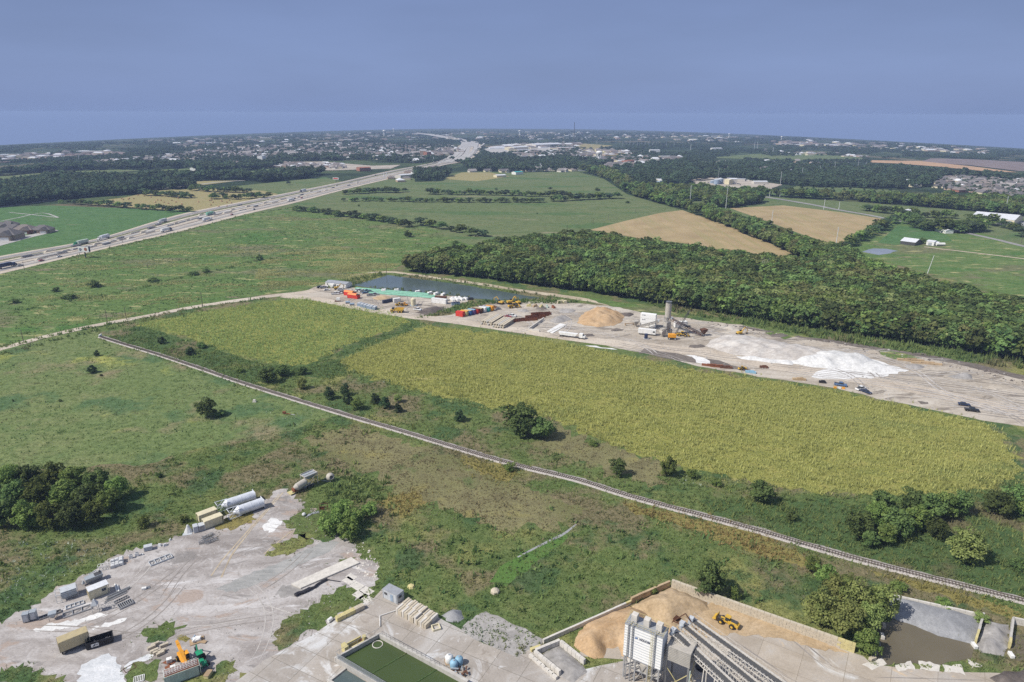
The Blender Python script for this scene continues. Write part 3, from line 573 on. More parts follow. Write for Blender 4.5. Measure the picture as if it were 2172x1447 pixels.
for i, ps in enumerate([[(470, 1225), (490, 1180), (520, 1140), (548, 1105), (575, 1075), (600, 1045)], [(448, 1222), (470, 1190), (505, 1150), (540, 1110), (566, 1080), (592, 1048)], [(560, 1175), (590, 1150), (615, 1130), (640, 1115)]]): strip('wheel_rut', ps, .45, 'road_dirt', 7, amp=.06)
APRON = [(480, 1520), (500, 1447), (560, 1401), (670, 1343), (759, 1283), (789, 1273), (812, 1248), (861, 1275), (930, 1310), (974, 1333), (1007, 1357), (1099, 1396), (1125, 1375), (1140, 1400), (1240, 1420), (1330, 1400), (1420, 1330), (1450, 1520), (1400, 1800), (400, 1800)]
sheet('concrete_apron', APRON, 'concrete_apron', 8, 2, .05, 120)
SANDY = [(1225, 1392), (1270, 1330), (1425, 1245), (1620, 1312), (1830, 1392), (1850, 1410), (2000, 1425), (2200, 1430), (2300, 1800), (1400, 1800), (1380, 1500), (1330, 1400)]
sheet('concrete_yard', SANDY, 'concrete_sandy', 9, 2, .05, 121)
sheet('old_slab', [(975, 1338), (990, 1318), (1032, 1296), (1100, 1330), (1162, 1362), (1130, 1385), (1098, 1397), (1010, 1358)], 'rubble_grey', 7, 1.5, .2, 122)
for i, (a, b_) in enumerate([((740, 1232), 3.0), ((757, 1243), 3.2), ((778, 1254), 3.2), ((772, 1252), 2.9), ((762, 1262), 3.0), ((776, 1270), 3.2), ((745, 1224), 2.6)]):
    if i in (3,): continue
    p = G(*a); s = b_ / 2; r = span(705, 1240, 790, 1290)[1]; q = [(p.x + math.cos(r + k) * s * 1.3, p.y + math.sin(r + k) * s * 1.3, 0) for k in (.6, 2.5, 3.75, 5.65)]
    sheet('paving_slab', q, 'concrete_pale', 9, .8, .04, 130 + i, pix=False)
MUD = [(1858, 1335), (1885, 1318), (1900, 1312), (2010, 1345), (2072, 1368), (2060, 1395), (1990, 1412), (1930, 1408), (1870, 1412), (1852, 1400)]
sheet('muddy_water', MUD, 'pond_brown', 10, 1.2, .25, 140); sheet('muddy_water', [(2140, 1350), (2172, 1345), (2260, 1370), (2260, 1420), (2150, 1400)], 'pond_brown', 10, 1.2, .2, 141)
for i, p in enumerate([[(1830, 1412), (1868, 1396), (1880, 1408), (1850, 1420)], [(1898, 1412), (1930, 1402), (1940, 1420), (1905, 1425)], [(1948, 1402), (1990, 1410), (1992, 1425), (1950, 1420)], [(2000, 1412), (2040, 1410), (2046, 1430), (2005, 1426)], [(2052, 1400), (2085, 1412), (2060, 1420)]]): sheet('wet_slab', p, 'concrete_pale', 11, .8, .2, 150 + i)
plain('rut_dark', (.27, .245, .225), .95, var=.25, scale=.4); plain('rut_pale', (.46, .435, .41), .95, var=.2, scale=.4)
tracks('tyre_tracks', YARD[1:-2], 11, 30, 'rut_dark', 6.3, 1, -2.2, .7, .3); tracks('tyre_tracks', YARD[1:-2], 9, 34, 'rut_pale', 6.6, 2, .6, .9, .32)
tracks('tyre_tracks', SITE_E, 26, 80, 'rut_dark', 9.3, 3, -.42, .22, .6, 2.6); tracks('tyre_tracks', SITE_E, 26, 90, 'rut_pale', 9.6, 4, -.42, .16, .7, 2.6); tracks('tyre_tracks', SITE_W, 22, 40, 'rut_dark', 9.3, 5, None, .3, .5, 2.4); tracks('tyre_tracks', SANDY[1:-3], 18, 22, 'rut_dark', 12.5, 6, -.6, .5, .3)
rocks('rubble', scatter_pts(YARD[1:-2], .22), .08, .30, 'rubble_grey', 'loose stones and crumbs of concrete over the storage yard', 7); rocks('rubble', scatter_pts(SITE_E, .035), .25, .9, 'rubble_grey', 'loose rubble over the building site', 8); rocks('rubble', scatter_pts([(770, 1150), (810, 1200), (800, 1235), (760, 1215), (735, 1170)], 1.), .1, .5, 'concrete_pale', 'pale broken concrete in the weeds beside the yard', 9); rocks('rubble', scatter_pts([(1400, 668), (1569, 690), (1862, 740), (2172, 800), (2172, 815), (1862, 752), (1569, 700)], .1), .3, 1.2, 'soil_dark', 'dark clods along the track beside the wood', 10)
for i, (x, y, rx_, h_, mt) in enumerate([(1030, 651, 16, 1.2, 'soil_dark'), (1110, 660, 14, 1.5, 'rubble_grey'), (1150, 655, 12, 1.3, 'site_dark'), (1205, 660, 20, 1.6, 'rubble_grey'), (1340, 680, 14, 1.5, 'site_dirt'), (1310, 700, 14, .8, 'site_dark'), (1330, 668, 16, 1.5, 'soil_dark'), (1480, 735, 18, 1., 'site_dark'), (1550, 697, 16, 1.6, 'site_dirt'), (1650, 712, 18, 1.3, 'site_dark'), (1760, 731, 20, 1.8, 'site_dirt'), (1850, 747, 18, 1.8, 'site_dirt'), (1940, 778, 22, 1.3, 'rubble_grey'), (2040, 800, 26, 1.6, 'rubble_grey'), (1960, 855, 14, 1., 'site_dark'), (1250, 712, 14, .9, 'site_dark'), (2120, 822, 24, 1.5, 'site_dirt')]):
    tag(heap('spoil_mound', [(x + rx_ * math.cos(a) * random.uniform(.7, 1.2), y + rx_ * .22 * math.sin(a) * random.uniform(.8, 1.2)) for a in np.linspace(0, 5.7, 10)], h_, mt, .5, 1.6, .4, .5, 300 + i, layer=8), 'low rough spoil mound on the churned building site', 'mound', 'low spoil mounds on the building site', 'thing')
# ------------------------------------------------------------------ highway under construction, side roads
HU = [(-300, 610), (0, 547), (200, 510), (333, 472), (417, 450), (577, 418), (724, 388), (824, 365), (924, 345), (964, 329), (976, 311), (1000, 303)]
HL = [(-300, 645), (0, 578), (150, 543), (277, 513), (367, 492), (510, 455), (623, 429), (724, 403), (807, 383), (884, 365), (941, 350), (990, 340), (1014, 323), (1017, 306)]
_U = smooth_line([G(*p) for p in HU]); _Lw = smooth_line([G(*p) for p in HL])
def resamp(P, n):
    A = np.array([(p.x, p.y) for p in P]); s = np.r_[0, np.cumsum(np.hypot(*np.diff(A, axis=0).T))]; q = np.linspace(0, 1, n) ** 1.6 * s[-1]
    return np.c_[np.interp(q, s, A[:, 0]), np.interp(q, s, A[:, 1])]
HN = 220; HA = resamp(_U, HN); HB = resamp(_Lw, HN)
def hpos(s, t, z=0.):               # s 0..1 along the highway, t 0..1 across it
    k = s * (HN - 1); i = min(int(k), HN - 2); f = k - i; a = HA[i] * (1 - f) + HA[i + 1] * f; b_ = HB[i] * (1 - f) + HB[i + 1] * f; p = a * (1 - t) + b_ * t
    return Vector((p[0], p[1], gz(*p) + z))
def hband(name, t0, t1, mat, layer, z=0.):
    vs = []; 
    for i in range(HN):
        for t_ in (t0, t1):
            p = HA[i] * (1 - t_) + HB[i] * t_; vs.append((p[0], p[1], gz(*p) + lift(layer, math.hypot(*p)) + z))
    me = bpy.data.meshes.new(name); me.from_pydata(vs, [], [(2 * i, 2 * i + 1, 2 * i + 3, 2 * i + 2) for i in range(HN - 1)]); return tag(link(name, me, mat), kind='structure')
hband('highway_ground', -.12, 1.10, 'haul_road', 5)
for t0, t1, mt in [(-.02, .12, 'asphalt_grey'), (.155, .185, 'soil_dark'), (.20, .27, 'pasture_far'), (.29, .37, 'construct_tan'), (.375, .40, 'soil_dark'), (.41, .53, 'road_concrete'), (.535, .56, 'soil_dark'), (.565, .63, 'construct_tan'), (.69, .73, 'site_dark'), (.76, .82, 'road_concrete'), (.86, .95, 'asphalt_grey')]: hband('highway_lane', t0, t1, mt, 7)
hband('lane_line', .048, .052, 'road_concrete', 9); hband('lane_line', .903, .906, 'road_concrete', 9)
strip('highway', [(992, 312), (997, 303), (987, 300), (965, 296), (941, 291), (910, 286), (880, 283.5)], [60, 75, 75, 75, 75, 75], 'road_concrete', 9)
for ps, wd in [([(930, 347), (952, 334), (968, 322), (980, 310), (998, 301)], 9), ([(945, 345), (966, 330), (985, 312), (1002, 301)], 14), ([(968, 343), (990, 326), (997, 310), (1004, 301)], 9), ([(985, 340), (1003, 322), (1011, 306), (1007, 301)], 12), ([(975, 343), (996, 326), (1014, 314), (1026, 305), (1012, 301)], 8), ([(955, 345), (975, 330), (990, 312), (1000, 302)], 9)]: strip('highway', ps, wd, 'road_concrete', 9)
strip('side_road', [(-100, 458), (0, 440), (90, 428), (200, 414), (290, 405), (360, 399), (420, 392), (470, 386), (520, 383)], 7, 'road_concrete', 4)
strip('country_road', [(1575, 409), (1610, 416), (1648, 422), (1720, 434), (1775, 445), (1840, 456), (1900, 468), (1990, 480), (2057, 496), (2120, 510), (2172, 523), (2400, 575)], [10, 9, 8, 7, 7, 7], 'asphalt_grey', 5)
strip('farm_drive', [(1960, 524), (2010, 530), (2060, 536), (2120, 543), (2200, 553)], 4, 'road_dirt', 5)
strip('farm_drive', [(2070, 480), (2045, 490), (2000, 495)], 4, 'road_dirt', 5)
strip('field_track', [(0, 470), (40, 462), (90, 452), (124, 462)], 2.2, 'road_concrete', 4); strip('field_track', [(20, 451), (70, 456), (124, 462)], 2.2, 'road_concrete', 4)
sheet('estate_street', [(-60, 520), (0, 512), (60, 499), (118, 488), (126, 490), (70, 503), (0, 522), (-60, 535)], 'road_concrete', 5)
sheet('mill_yard', [(1465, 382), (1500, 376), (1600, 384), (1660, 392), (1640, 399), (1590, 408), (1520, 400), (1480, 392)], 'site_dirt', 4, 12, 2, 160)
sheet('depot_yard', [(2110, 474), (2172, 470), (2300, 480), (2300, 490), (2150, 482)], 'gravel_grey', 4)
sheet('retail_yard', [(1020, 318), (1060, 309), (1180, 308), (1230, 316), (1130, 324), (1040, 328)], 'road_concrete', 3)
sheet('building_plot', [(555, 345), (680, 343), (790, 352), (850, 350), (830, 358), (700, 362), (600, 357)], 'site_dirt', 4)
sheet('building_plot', [(0, 338), (120, 328), (250, 322), (300, 326), (140, 336), (0, 345)], 'brown_field', 3)
# ------------------------------------------------------------------ trees
leaf_mat('leaf_forest', (.036, .062, .022), (.112, .155, .050), .5); leaf_mat('leaf_bright', (.050, .085, .022), (.150, .195, .056), .42)
leaf_mat('leaf_willow', (.085, .115, .034), (.205, .235, .080), .25); leaf_mat('leaf_cedar', (.022, .042, .020), (.055, .085, .036)); leaf_mat('leaf_olive', (.060, .082, .030), (.150, .165, .062), .3); leaf_mat('leaf_far', (.034, .055, .030), (.070, .100, .050), .3)
plain('bark', (.110, .090, .070), .9, var=.3); plain('bark_pale', (.340, .310, .260), .9, var=.3)
def tree_proto(name, crown, leaf, trunk=None, bark='bark'):
    r = bpy.data.objects.new(name, None); COL.objects.link(r)
    link('crown', crown, leaf, r)
    if trunk: link('trunk', trunk, bark, r)
    return r
PROTO = {}      # kind -> list of first trees (each 10 m tall, 10 m wide crown); the first use moves the prototype itself, later ones copy it
_used = set()
def add_proto(kind, nm, crown, leaf, trunk=None, bark='bark'):
    PROTO.setdefault(kind, []).append((tree_proto(nm, crown, leaf, trunk, bark), nm))
for i in range(3): add_proto('broad', 'leafy_tree', crown_mesh('crown', 5, 5, 5.2, 4.7, 40, 3000, .36, 100 + i, .36, 'full'), 'leaf_bright', trunk_mesh('trunk', 4, .28, 5, i))
for i in range(2): add_proto('dark', 'leafy_tree', crown_mesh('crown', 5, 5, 5.2, 4.7, 40, 3000, .36, 110 + i, .36, 'full'), 'leaf_forest', trunk_mesh('trunk', 4, .28, 5, i + 5))
for i in range(2): add_proto('willow', 'willow_tree', crown_mesh('crown', 5, 5, 5.2, 4.7, 44, 3600, .29, 120 + i, .34, 'full'), 'leaf_willow', trunk_mesh('trunk', 3, .22, 5, i + 9))
for i in range(2): add_proto('cedar', 'cedar_tree', crown_mesh('crown', 5, 5, 5.2, 5.0, 46, 2400, .34, 130 + i, .30, 'cone'), 'leaf_cedar', trunk_mesh('trunk', 3, .25, 3, i + 12, 1, 1))
for i in range(2): add_proto('bush', 'bush', crown_mesh('foliage', 5, 5, 5.6, 4.0, 26, 1500, .42, 140 + i, .42, 'full'), 'leaf_bright')
for i in range(2): add_proto('darkbush', 'bush', crown_mesh('foliage', 5, 5, 5.6, 4.0, 26, 1500, .42, 150 + i, .42, 'full'), 'leaf_forest')
for i in range(4): add_proto('wood', 'woodland_tree', crown_mesh('crown', 5, 5, 4.7, 5.3, 26, 900, .62, 160 + i, .40, 'full'), 'leaf_forest', trunk_mesh('trunk', 5, .22, 4, i + 20, 1.6, 2.0), 'bark_pale')
for i in range(2): add_proto('woodlight', 'woodland_tree', crown_mesh('crown', 5, 5, 4.7, 5.3, 26, 900, .62, 170 + i, .40, 'full'), 'leaf_bright', trunk_mesh('trunk', 5, .22, 4, i + 25, 1.6, 2.0), 'bark_pale')
for i in range(2): add_proto('woodolive', 'woodland_tree', crown_mesh('crown', 5, 5, 4.4, 5.2, 20, 800, .58, 210 + i, .36, 'full'), 'leaf_olive', trunk_mesh('trunk', 5, .22, 4, i + 60, 1.6, 2.0), 'bark_pale')
for i in range(3): add_proto('edge', 'woodland_tree', crown_mesh('crown', 5, 5, 3.6, 6.4, 22, 760, .62, 165 + i, .40), 'leaf_forest' if i else 'leaf_bright', trunk_mesh('trunk', 5.4, .26, 5, i + 40, 1.8, 2.2), 'bark_pale')
for i in range(3): add_proto('hedge', 'hedgerow_tree', crown_mesh('crown', 5, 5, 4.8, 5.0, 20, 420, .75, 190 + i, .42, 'full'), ('leaf_forest', 'leaf_far', 'leaf_bright')[i])
for i in range(3): add_proto('far', 'distant_tree', crown_mesh('crown', 5, 5, 4.4, 5.4, 14, 170, 1.15, 180 + i, .42, 'full'), 'leaf_far')
_turn = {}
def tree(kind, px, py, hp, wp, label, group=None, cat='tree', sink=0.):
    k = _turn.get(kind, 0); _turn[kind] = k + 1; r, nm = PROTO[kind][k % len(PROTO[kind])]
    p = G(px, py); mp_ = mpp(p); kk = 1.12 if py > 700 else 1.; H = hp * mp_ * kk; W = wp * mp_ * kk
    dep = math.asin(min(1, (CAMH - p.z) / (p - Vector((0, 0, CAMH))).length)); H = max(H / max(math.cos(dep), .6) * .93, .6)
    p.z -= sink; sc = (W / 10.5 * random.uniform(.95, 1.05), W / 10.5 * random.uniform(.95, 1.05), H / 10.3); rz = random.uniform(0, 6.28)
    if r.name not in _used: _used.add(r.name); place(r, p, rz, label, cat, group); r.scale = sc; o = r
    else:
        o = dup(r, p, rz, label, group, sc); o['category'] = cat
        if not group and 'group' in o: del o['group']
    return o
# thicket at the left edge of the yard
for i, (x, y, h, w_) in enumerate([(25, 1040, 58, 60), (70, 1032, 52, 58), (118, 1030, 50, 60), (165, 1035, 52, 58), (212, 1040, 50, 56), (250, 1058, 48, 54), (35, 1078, 62, 62), (86, 1072, 60, 66), (138, 1078, 60, 62), (190, 1082, 62, 64), (236, 1086, 52, 52), (10, 1118, 62, 60), (60, 1118, 60, 62), (112, 1120, 62, 62), (160, 1118, 60, 60), (205, 1112, 52, 50), (-20, 1075, 60, 60)]):
    tree(('broad', 'dark', 'broad', 'broad', 'dark')[i % 5], x, y, h, w_, 'bushy tree in the dense green thicket beside the storage yard', 'trees of the thicket beside the yard')
NEAR = [('bush', 305, 1118, 26, 30, 'small round bush at the corner of the big thicket'), ('darkbush', 338, 1012, 14, 18, 'tiny dark bush standing alone above the thicket'), ('bush', 392, 1108, 18, 22, 'small bush beside the tan containers'),
 ('bush', 700, 1128, 46, 58, 'bright bush at the end of the gravel track, lowest left of its clump'), ('bush', 738, 1142, 42, 52, 'bright bush nearest the gravel track end'), ('bush', 722, 1100, 40, 54, 'bush of the clump beside the metal frame'), ('bush', 752, 1112, 44, 50, 'bush in the middle of the clump by the gravel track'), ('bush', 782, 1092, 26, 44, 'low bush tailing off the clump towards the brown weeds'),
 ('dark', 441, 884, 44, 46, 'lone round tree in the meadow left of the railway'), ('darkbush', 470, 882, 14, 26, 'low scrub beside the lone meadow tree'),
 ('cedar', 195, 791, 19, 28, 'dark cedar standing alone in the left meadow, larger of two'), ('cedar', 206, 755, 14, 17, 'small dark cedar nearest the dirt road in the meadow'), ('cedar', 343, 729, 16, 24, 'dark cedar by the far end of the railway'), ('cedar', 405, 753, 20, 28, 'dark cedar between railway and western crop, darkest of two'), ('darkbush', 430, 738, 14, 24, 'dark bush at the edge of the western crop'), ('darkbush', 128, 852, 6, 9, 'speck of dark scrub in the middle of the left meadow'), ('darkbush', 215, 798, 6, 8, 'speck of scrub beside the meadow cedar'), ('darkbush', 28, 852, 6, 6, 'speck of scrub at the far left of the meadow'),
 ('dark', 568, 811, 34, 42, 'rounded dark tree at the tip of the swale'), ('dark', 600, 797, 26, 34, 'dark tree behind the swale tip tree'), ('darkbush', 638, 794, 22, 30, 'dark bush on the scorched patch by the swale'), ('willow', 641, 824, 24, 28, 'yellow-green bush beside the swale'), ('bush', 508, 790, 12, 20, 'low green bush beside the railway near the swale'),
 ('cedar', 700, 846, 28, 34, 'spreading cedar, first of the row along the big crop'), ('cedar', 733, 838, 28, 29, 'tall cedar second in the row'), ('cedar', 737, 857, 26, 29, 'cedar standing in front of the tall second cedar'), ('bush', 760, 868, 27, 32, 'round light green bush among the cedars'), ('cedar', 797, 856, 26, 28, 'cedar right of the light green bush'), ('cedar', 817, 866, 28, 32, 'broad cedar in the middle of the second cedar cluster'), ('cedar', 845, 874, 22, 24, 'last small cedar of the second cluster'), ('willow', 845, 853, 18, 22, 'pale bush behind the second cedar cluster'), ('cedar', 975, 893, 25, 34, 'single dark cedar at the edge of the big crop'),
 ('dark', 1100, 919, 64, 84, 'large spreading dark tree at the edge of the yellow crop'), ('dark', 1148, 926, 44, 62, 'lower tree leaning against the large spreading tree'), ('bush', 1082, 999, 20, 28, 'bright bush growing against the railway track'),
 ('dark', 1309, 1008, 36, 40, 'round dark tree between railway and crop, first of a string'), ('broad', 1418, 1009, 40, 40, 'bright round tree second in the string beside the crop'), ('bush', 1467, 1014, 20, 28, 'small pale bush third in the string beside the crop'), ('bush', 1518, 1029, 15, 28, 'low flat bush in the white flowering weeds'), ('dark', 1613, 1061, 44, 58, 'wide dark tree last in the string beside the crop'), ('darkbush', 1678, 1103, 20, 28, 'dark bush in the reeds beside the railway'), ('bush', 1258, 945, 10, 26, 'low scrub at the crop edge above the first string tree'),
 ('dark', 1505, 1262, 66, 72, 'open-crowned tree behind the sand bay wall'), ('bush', 1385, 1258, 16, 26, 'small bright bush left of the sand bay corner'), ('bush', 1555, 1270, 26, 30, 'small bush beside the open-crowned tree'),
 ('willow', 2048, 1192, 70, 94, 'large round light green bush above the railway'), ('darkbush', 2158, 1208, 30, 44, 'reddish dark bush by the railway at the right edge'), ('dark', 2110, 1092, 56, 60, 'dark tree left of the right-edge pair'), ('dark', 2150, 1085, 60, 64, 'dark tree at the right edge of the crop'), ('broad', 2185, 1100, 60, 60, 'leafy tree cut by the right border'),
 ('broad', 1722, 1212, 34, 38, 'small dense tree below the golden grass'), ('broad', 1752, 1238, 38, 56, 'spreading bush below the small dense tree'), ('broad', 1838, 1386, 54, 58, 'dense bush at the end of the block wall'), ('bush', 1798, 1240, 24, 34, 'grey-green scrub between golden grass and willows'), ('bush', 1905, 1250, 18, 40, 'low scrub above the gravel bay'), ('bush', 2000, 1285, 14, 40, 'low green scrub along the top of the gravel bay'), ('willow', 2080, 1318, 18, 34, 'weedy bush on the bay divider')]
for k, x, y, h, w_, l in NEAR: tree(k, x, y, h, w_, l, cat='bush' if 'bush' in k else 'tree')
for i, (x, y, h, w_) in enumerate([(1742, 1325, 74, 82), (1790, 1350, 72, 82), (1812, 1310, 78, 88), (1862, 1312, 78, 74), (1768, 1285, 60, 76), (1840, 1340, 60, 66)]): tree('willow', x, y, h, w_, 'feathery light green willow in the grove above the block wall', 'willows above the block wall')
for i, (x, y, h, w_) in enumerate([(1822, 1142, 62, 62), (1855, 1118, 56, 58), (1872, 1092, 54, 62), (1900, 1135, 58, 66), (1942, 1122, 54, 60), (1930, 1085, 50, 60), (1968, 1098, 58, 62), (2002, 1095, 56, 58), (2032, 1090, 52, 50), (1985, 1140, 44, 46), (1878, 1152, 42, 46), (1845, 1160, 36, 40)]): tree(('dark', 'broad', 'dark')[i % 3], x, y, h, w_, 'dark leafy tree in the grove between railway and crop', 'grove between railway and crop')
MIDLONE = [(31, 643, 12, 26), (119, 619, 13, 22), (200, 609, 18, 36), (145, 634, 13, 42), (550, 552, 15, 22), (410, 583, 11, 32), (437, 578, 10, 24), (327, 597, 9, 34), (966, 521, 13, 24), (944, 541, 8, 12), (1139, 454, 4, 5), (867, 503, 19, 24), (761, 438, 5, 7), (1330, 431, 7, 14), (1052, 404, 7, 10), (1268, 405, 9, 16)]
for x, y, h, w_ in MIDLONE: tree('darkbush', x, y, h, w_, 'dark bush scattered over the open pasture', 'bushes scattered over the pastures', 'bush')
def row(name, pts, n, hp, wp, kinds, label, group, jit=2.):
    seg = [math.hypot(b[0] - a[0], b[1] - a[1]) for a, b in zip(pts, pts[1:])]; T = sum(seg)
    for i in range(n):
        d = (i + .5) / n * T; j = 0
        while d > seg[j]: d -= seg[j]; j += 1
        t = d / seg[j]; x = pts[j][0] + (pts[j + 1][0] - pts[j][0]) * t + random.gauss(0, jit); y = pts[j][1] + (pts[j + 1][1] - pts[j][1]) * t + random.gauss(0, jit * .3); s = random.uniform(.7, 1.25)
        tree(kinds[i % len(kinds)], x, y, hp * s * 1.3, wp * s * 1.5, label, group)
WD = ('hedge',)
row('r', [(740, 461), (800, 468), (850, 478)], 9, 12, 20, WD, 'leafy tree in the straggling line across the green pasture', 'tree line across the pasture')
row('r', [(856, 484), (895, 477), (931, 486), (981, 493), (1010, 502), (1035, 502)], 8, 15, 24, WD, 'leafy tree in the straggling line across the green pasture', 'tree line across the pasture')
row('r', [(127, 432), (230, 438), (320, 445), (410, 451)], 22, 11, 16, WD, 'tree in the hedgerow between hay bales and lush field', 'hedgerow below the hay bales')
row('r', [(292, 411), (340, 416), (410, 421)], 14, 11, 17, WD, 'tree in the hedgerow above the hay bale field', 'hedgerow above the hay bales')
row('r', [(400, 405), (450, 407), (530, 409)], 12, 11, 17, WD, 'tree in the hedgerow by the highway bend', 'hedgerow by the highway'); row('r', [(445, 421), (500, 423), (578, 418)], 13, 11, 15, WD, 'tree in the hedgerow by the highway bend', 'hedgerow by the highway')
row('r', [(358, 396), (396, 397)], 5, 8, 11, WD, 'small tree in the clump on the tan hayfield', 'clump on the tan hayfield')
row('r', [(622, 446), (680, 452), (735, 462)], 12, 10, 16, WD, 'bushy tree in the line beside the highway embankment', 'line beside the embankment')
row('r', [(728, 413), (790, 410), (860, 408)], 14, 10, 15, WD, 'tree in the short double row near the highway', 'short rows near the highway'); row('r', [(724, 428), (748, 428), (830, 426)], 8, 8, 12, WD, 'tree in the short double row near the highway', 'short rows near the highway')
row('r', [(905, 412), (1000, 414), (1100, 416), (1210, 418)], 30, 11, 16, WD, 'tree in the upper field boundary row beyond the pasture', 'upper field boundary'); row('r', [(835, 428), (950, 429), (1050, 430), (1155, 429)], 26, 9, 15, WD, 'tree in the lower field boundary row beyond the pasture', 'lower field boundary'); row('r', [(1165, 428), (1240, 424), (1312, 421)], 14, 12, 17, WD, 'tree in the field boundary joining the shelterbelt', 'boundary joining the shelterbelt')
row('r', [(1790, 528), (1830, 508), (1870, 487), (1905, 466)], 17, 19, 22, WD, 'tree in the hedge between stubble field and farm', 'hedge between stubble and farm')
row('r', [(1920, 474), (1950, 486), (1965, 492)], 5, 22, 22, ('dark', 'hedge'), 'round tree beside the farm lane', 'trees beside the farm lane'); row('r', [(1985, 490), (2030, 494), (2075, 490), (2060, 478)], 9, 24, 34, ('dark', 'hedge'), 'spreading tree sheltering the farmhouse', 'trees around the farmhouse')
row('r', [(1830, 446), (1910, 456), (1960, 462), (2030, 462)], 16, 14, 20, WD, 'tree in the scrub row below the country road', 'scrub below the country road'); row('r', [(2085, 475), (2130, 482), (2160, 492), (2165, 508)], 7, 18, 24, WD, 'tree in front of the long metal shed', 'trees in front of the metal shed')
tree('dark', 1955, 517, 17, 17, 'round tree between the open barn and the white sheds')
for i, (x, y) in enumerate([(1712, 404), (1725, 402), (1736, 407), (1752, 404), (1765, 401), (1768, 408), (1790, 405), (1803, 402), (1810, 408), (1820, 399), (1832, 405), (1846, 408), (1858, 403), (1872, 409), (1888, 405), (1700, 400), (1740, 397), (1780, 397)]): tree('cedar', x, y, 8, 10, 'pointed cedar on the open grass beyond the wood', 'cedars on the open grass')
for x, y, lb in ((130, 372, 'dark tree in the strip of pasture between the left woods, first'), (612, 392, 'single tree on the olive field beside the highway'), (1168, 404, 'single round tree in the far pasture')): tree('far', x, y, 9, 13, lb)
# ------------------------------------------------------------------ woods
def instancer(name, pts, kinds, sc, label, squash=1.):
    """One mass of trees: points carrying crowns of the trees above."""
    me = bpy.data.meshes.new(name); n = len(pts); me.vertices.add(n); me.vertices.foreach_set('co', np.asarray(pts, np.float32).ravel())
    pr = [PROTO[k][i][0] for k in kinds for i in range(len(PROTO[k]))]
    me.attributes.new('size', 'FLOAT_VECTOR', 'POINT').data.foreach_set('vector', np.asarray(sc, np.float32).ravel())
    me.attributes.new('pick', 'INT', 'POINT').data.foreach_set('value', np.floor((.5 + .34 * vnoise(np.array([(p[0], p[1]) for p in pts]), 70, 8) + RNG.uniform(-.4, .4, n)).clip(0, .999) * len(pr)).astype(np.int32))
    me.attributes.new('turn', 'FLOAT_VECTOR', 'POINT').data.foreach_set('vector', np.c_[np.zeros(n), np.zeros(n), RNG.uniform(0, 6.28, n)].astype(np.float32).ravel())
    o = bpy.data.objects.new(name, me); COL.objects.link(o)
    g = bpy.data.node_groups.new(name, 'GeometryNodeTree'); g.interface.new_socket('Geometry', in_out='INPUT', socket_type='NodeSocketGeometry'); g.interface.new_socket('Geometry', in_out='OUTPUT', socket_type='NodeSocketGeometry')
    gi = g.nodes.new('NodeGroupInput'); go = g.nodes.new('NodeGroupOutput'); jn = g.nodes.new('GeometryNodeJoinGeometry'); L = g.links.new
    def attr(nm, ty):
        a = g.nodes.new('GeometryNodeInputNamedAttribute'); a.data_type = ty; a.inputs['Name'].default_value = nm; return a.outputs[0]
    sa, pa, ta = attr('size', 'FLOAT_VECTOR'), attr('pick', 'INT'), attr('turn', 'FLOAT_VECTOR')
    for i, r in enumerate(pr):
        cr = [c for c in kids(r) if c.name.startswith(('crown', 'foliage'))][0]
        oi = g.nodes.new('GeometryNodeObjectInfo'); oi.inputs['Object'].default_value = cr; oi.transform_space = 'ORIGINAL'; oi.inputs['As Instance'].default_value = True
        ip = g.nodes.new('GeometryNodeInstanceOnPoints'); cp = g.nodes.new('FunctionNodeCompare'); cp.data_type = 'INT'; cp.operation = 'EQUAL'; L(pa, cp.inputs[2]); cp.inputs[3].default_value = i
        L(gi.outputs[0], ip.inputs['Points']); L(cp.outputs[0], ip.inputs['Selection']); L(oi.outputs['Geometry'], ip.inputs['Instance']); L(sa, ip.inputs['Scale']); L(ta, ip.inputs['Rotation']); L(ip.outputs[0], jn.inputs[0])
    L(jn.outputs[0], go.inputs[0]); md = o.modifiers.new('woods', 'NODES'); md.node_group = g
    return tag(o, label, 'wood', kind='stuff')
def px_points(poly, per, seed):
    """Points inside an outline, thinner with distance the way the eye needs them; each grows with its spacing."""
    rr = np.random.default_rng(seed); A = np.array(poly, float); lo, hi = A.min(0), A.max(0); n = int((hi - lo).prod() / per); Q = lo + rr.random((n, 2)) * (hi - lo); Q = Q[in_poly(Q, A)]
    return [G(*q) for q in Q]
def wood_sizes(P, h, cap=3.0):
    sc = []
    for p in P:
        d = p.length; k = max(1.0, min(cap, d / 1100.)); s = random.choice((.55, .7, .85, 1., 1.1, 1.2, 1.4)) * random.uniform(.9, 1.1); sc.append((k * h * s / 10 * random.uniform(.8, 1.3), k * h * s / 10 * random.uniform(.8, 1.3), h * s ** .8 / 10 * min(k, 1.25)))
    return sc
W1 = [(862, 575), (900, 566), (960, 560), (1000, 548), (1040, 538), (1130, 527), (1230, 521), (1300, 526), (1448, 547), (1611, 572), (1711, 580), (1760, 566), (1830, 582), (1900, 607), (1960, 628), (2050, 655), (2172, 680), (2330, 712), (2330, 850), (2172, 763), (2000, 738), (1862, 716), (1700, 692), (1560, 670), (1440, 650), (1340, 634), (1240, 619), (1150, 607), (1050, 595), (950, 583), (880, 578)]
sheet('forest_floor', W1, 'weeds_green', 3)
Pw = px_points(W1, 14, 5)
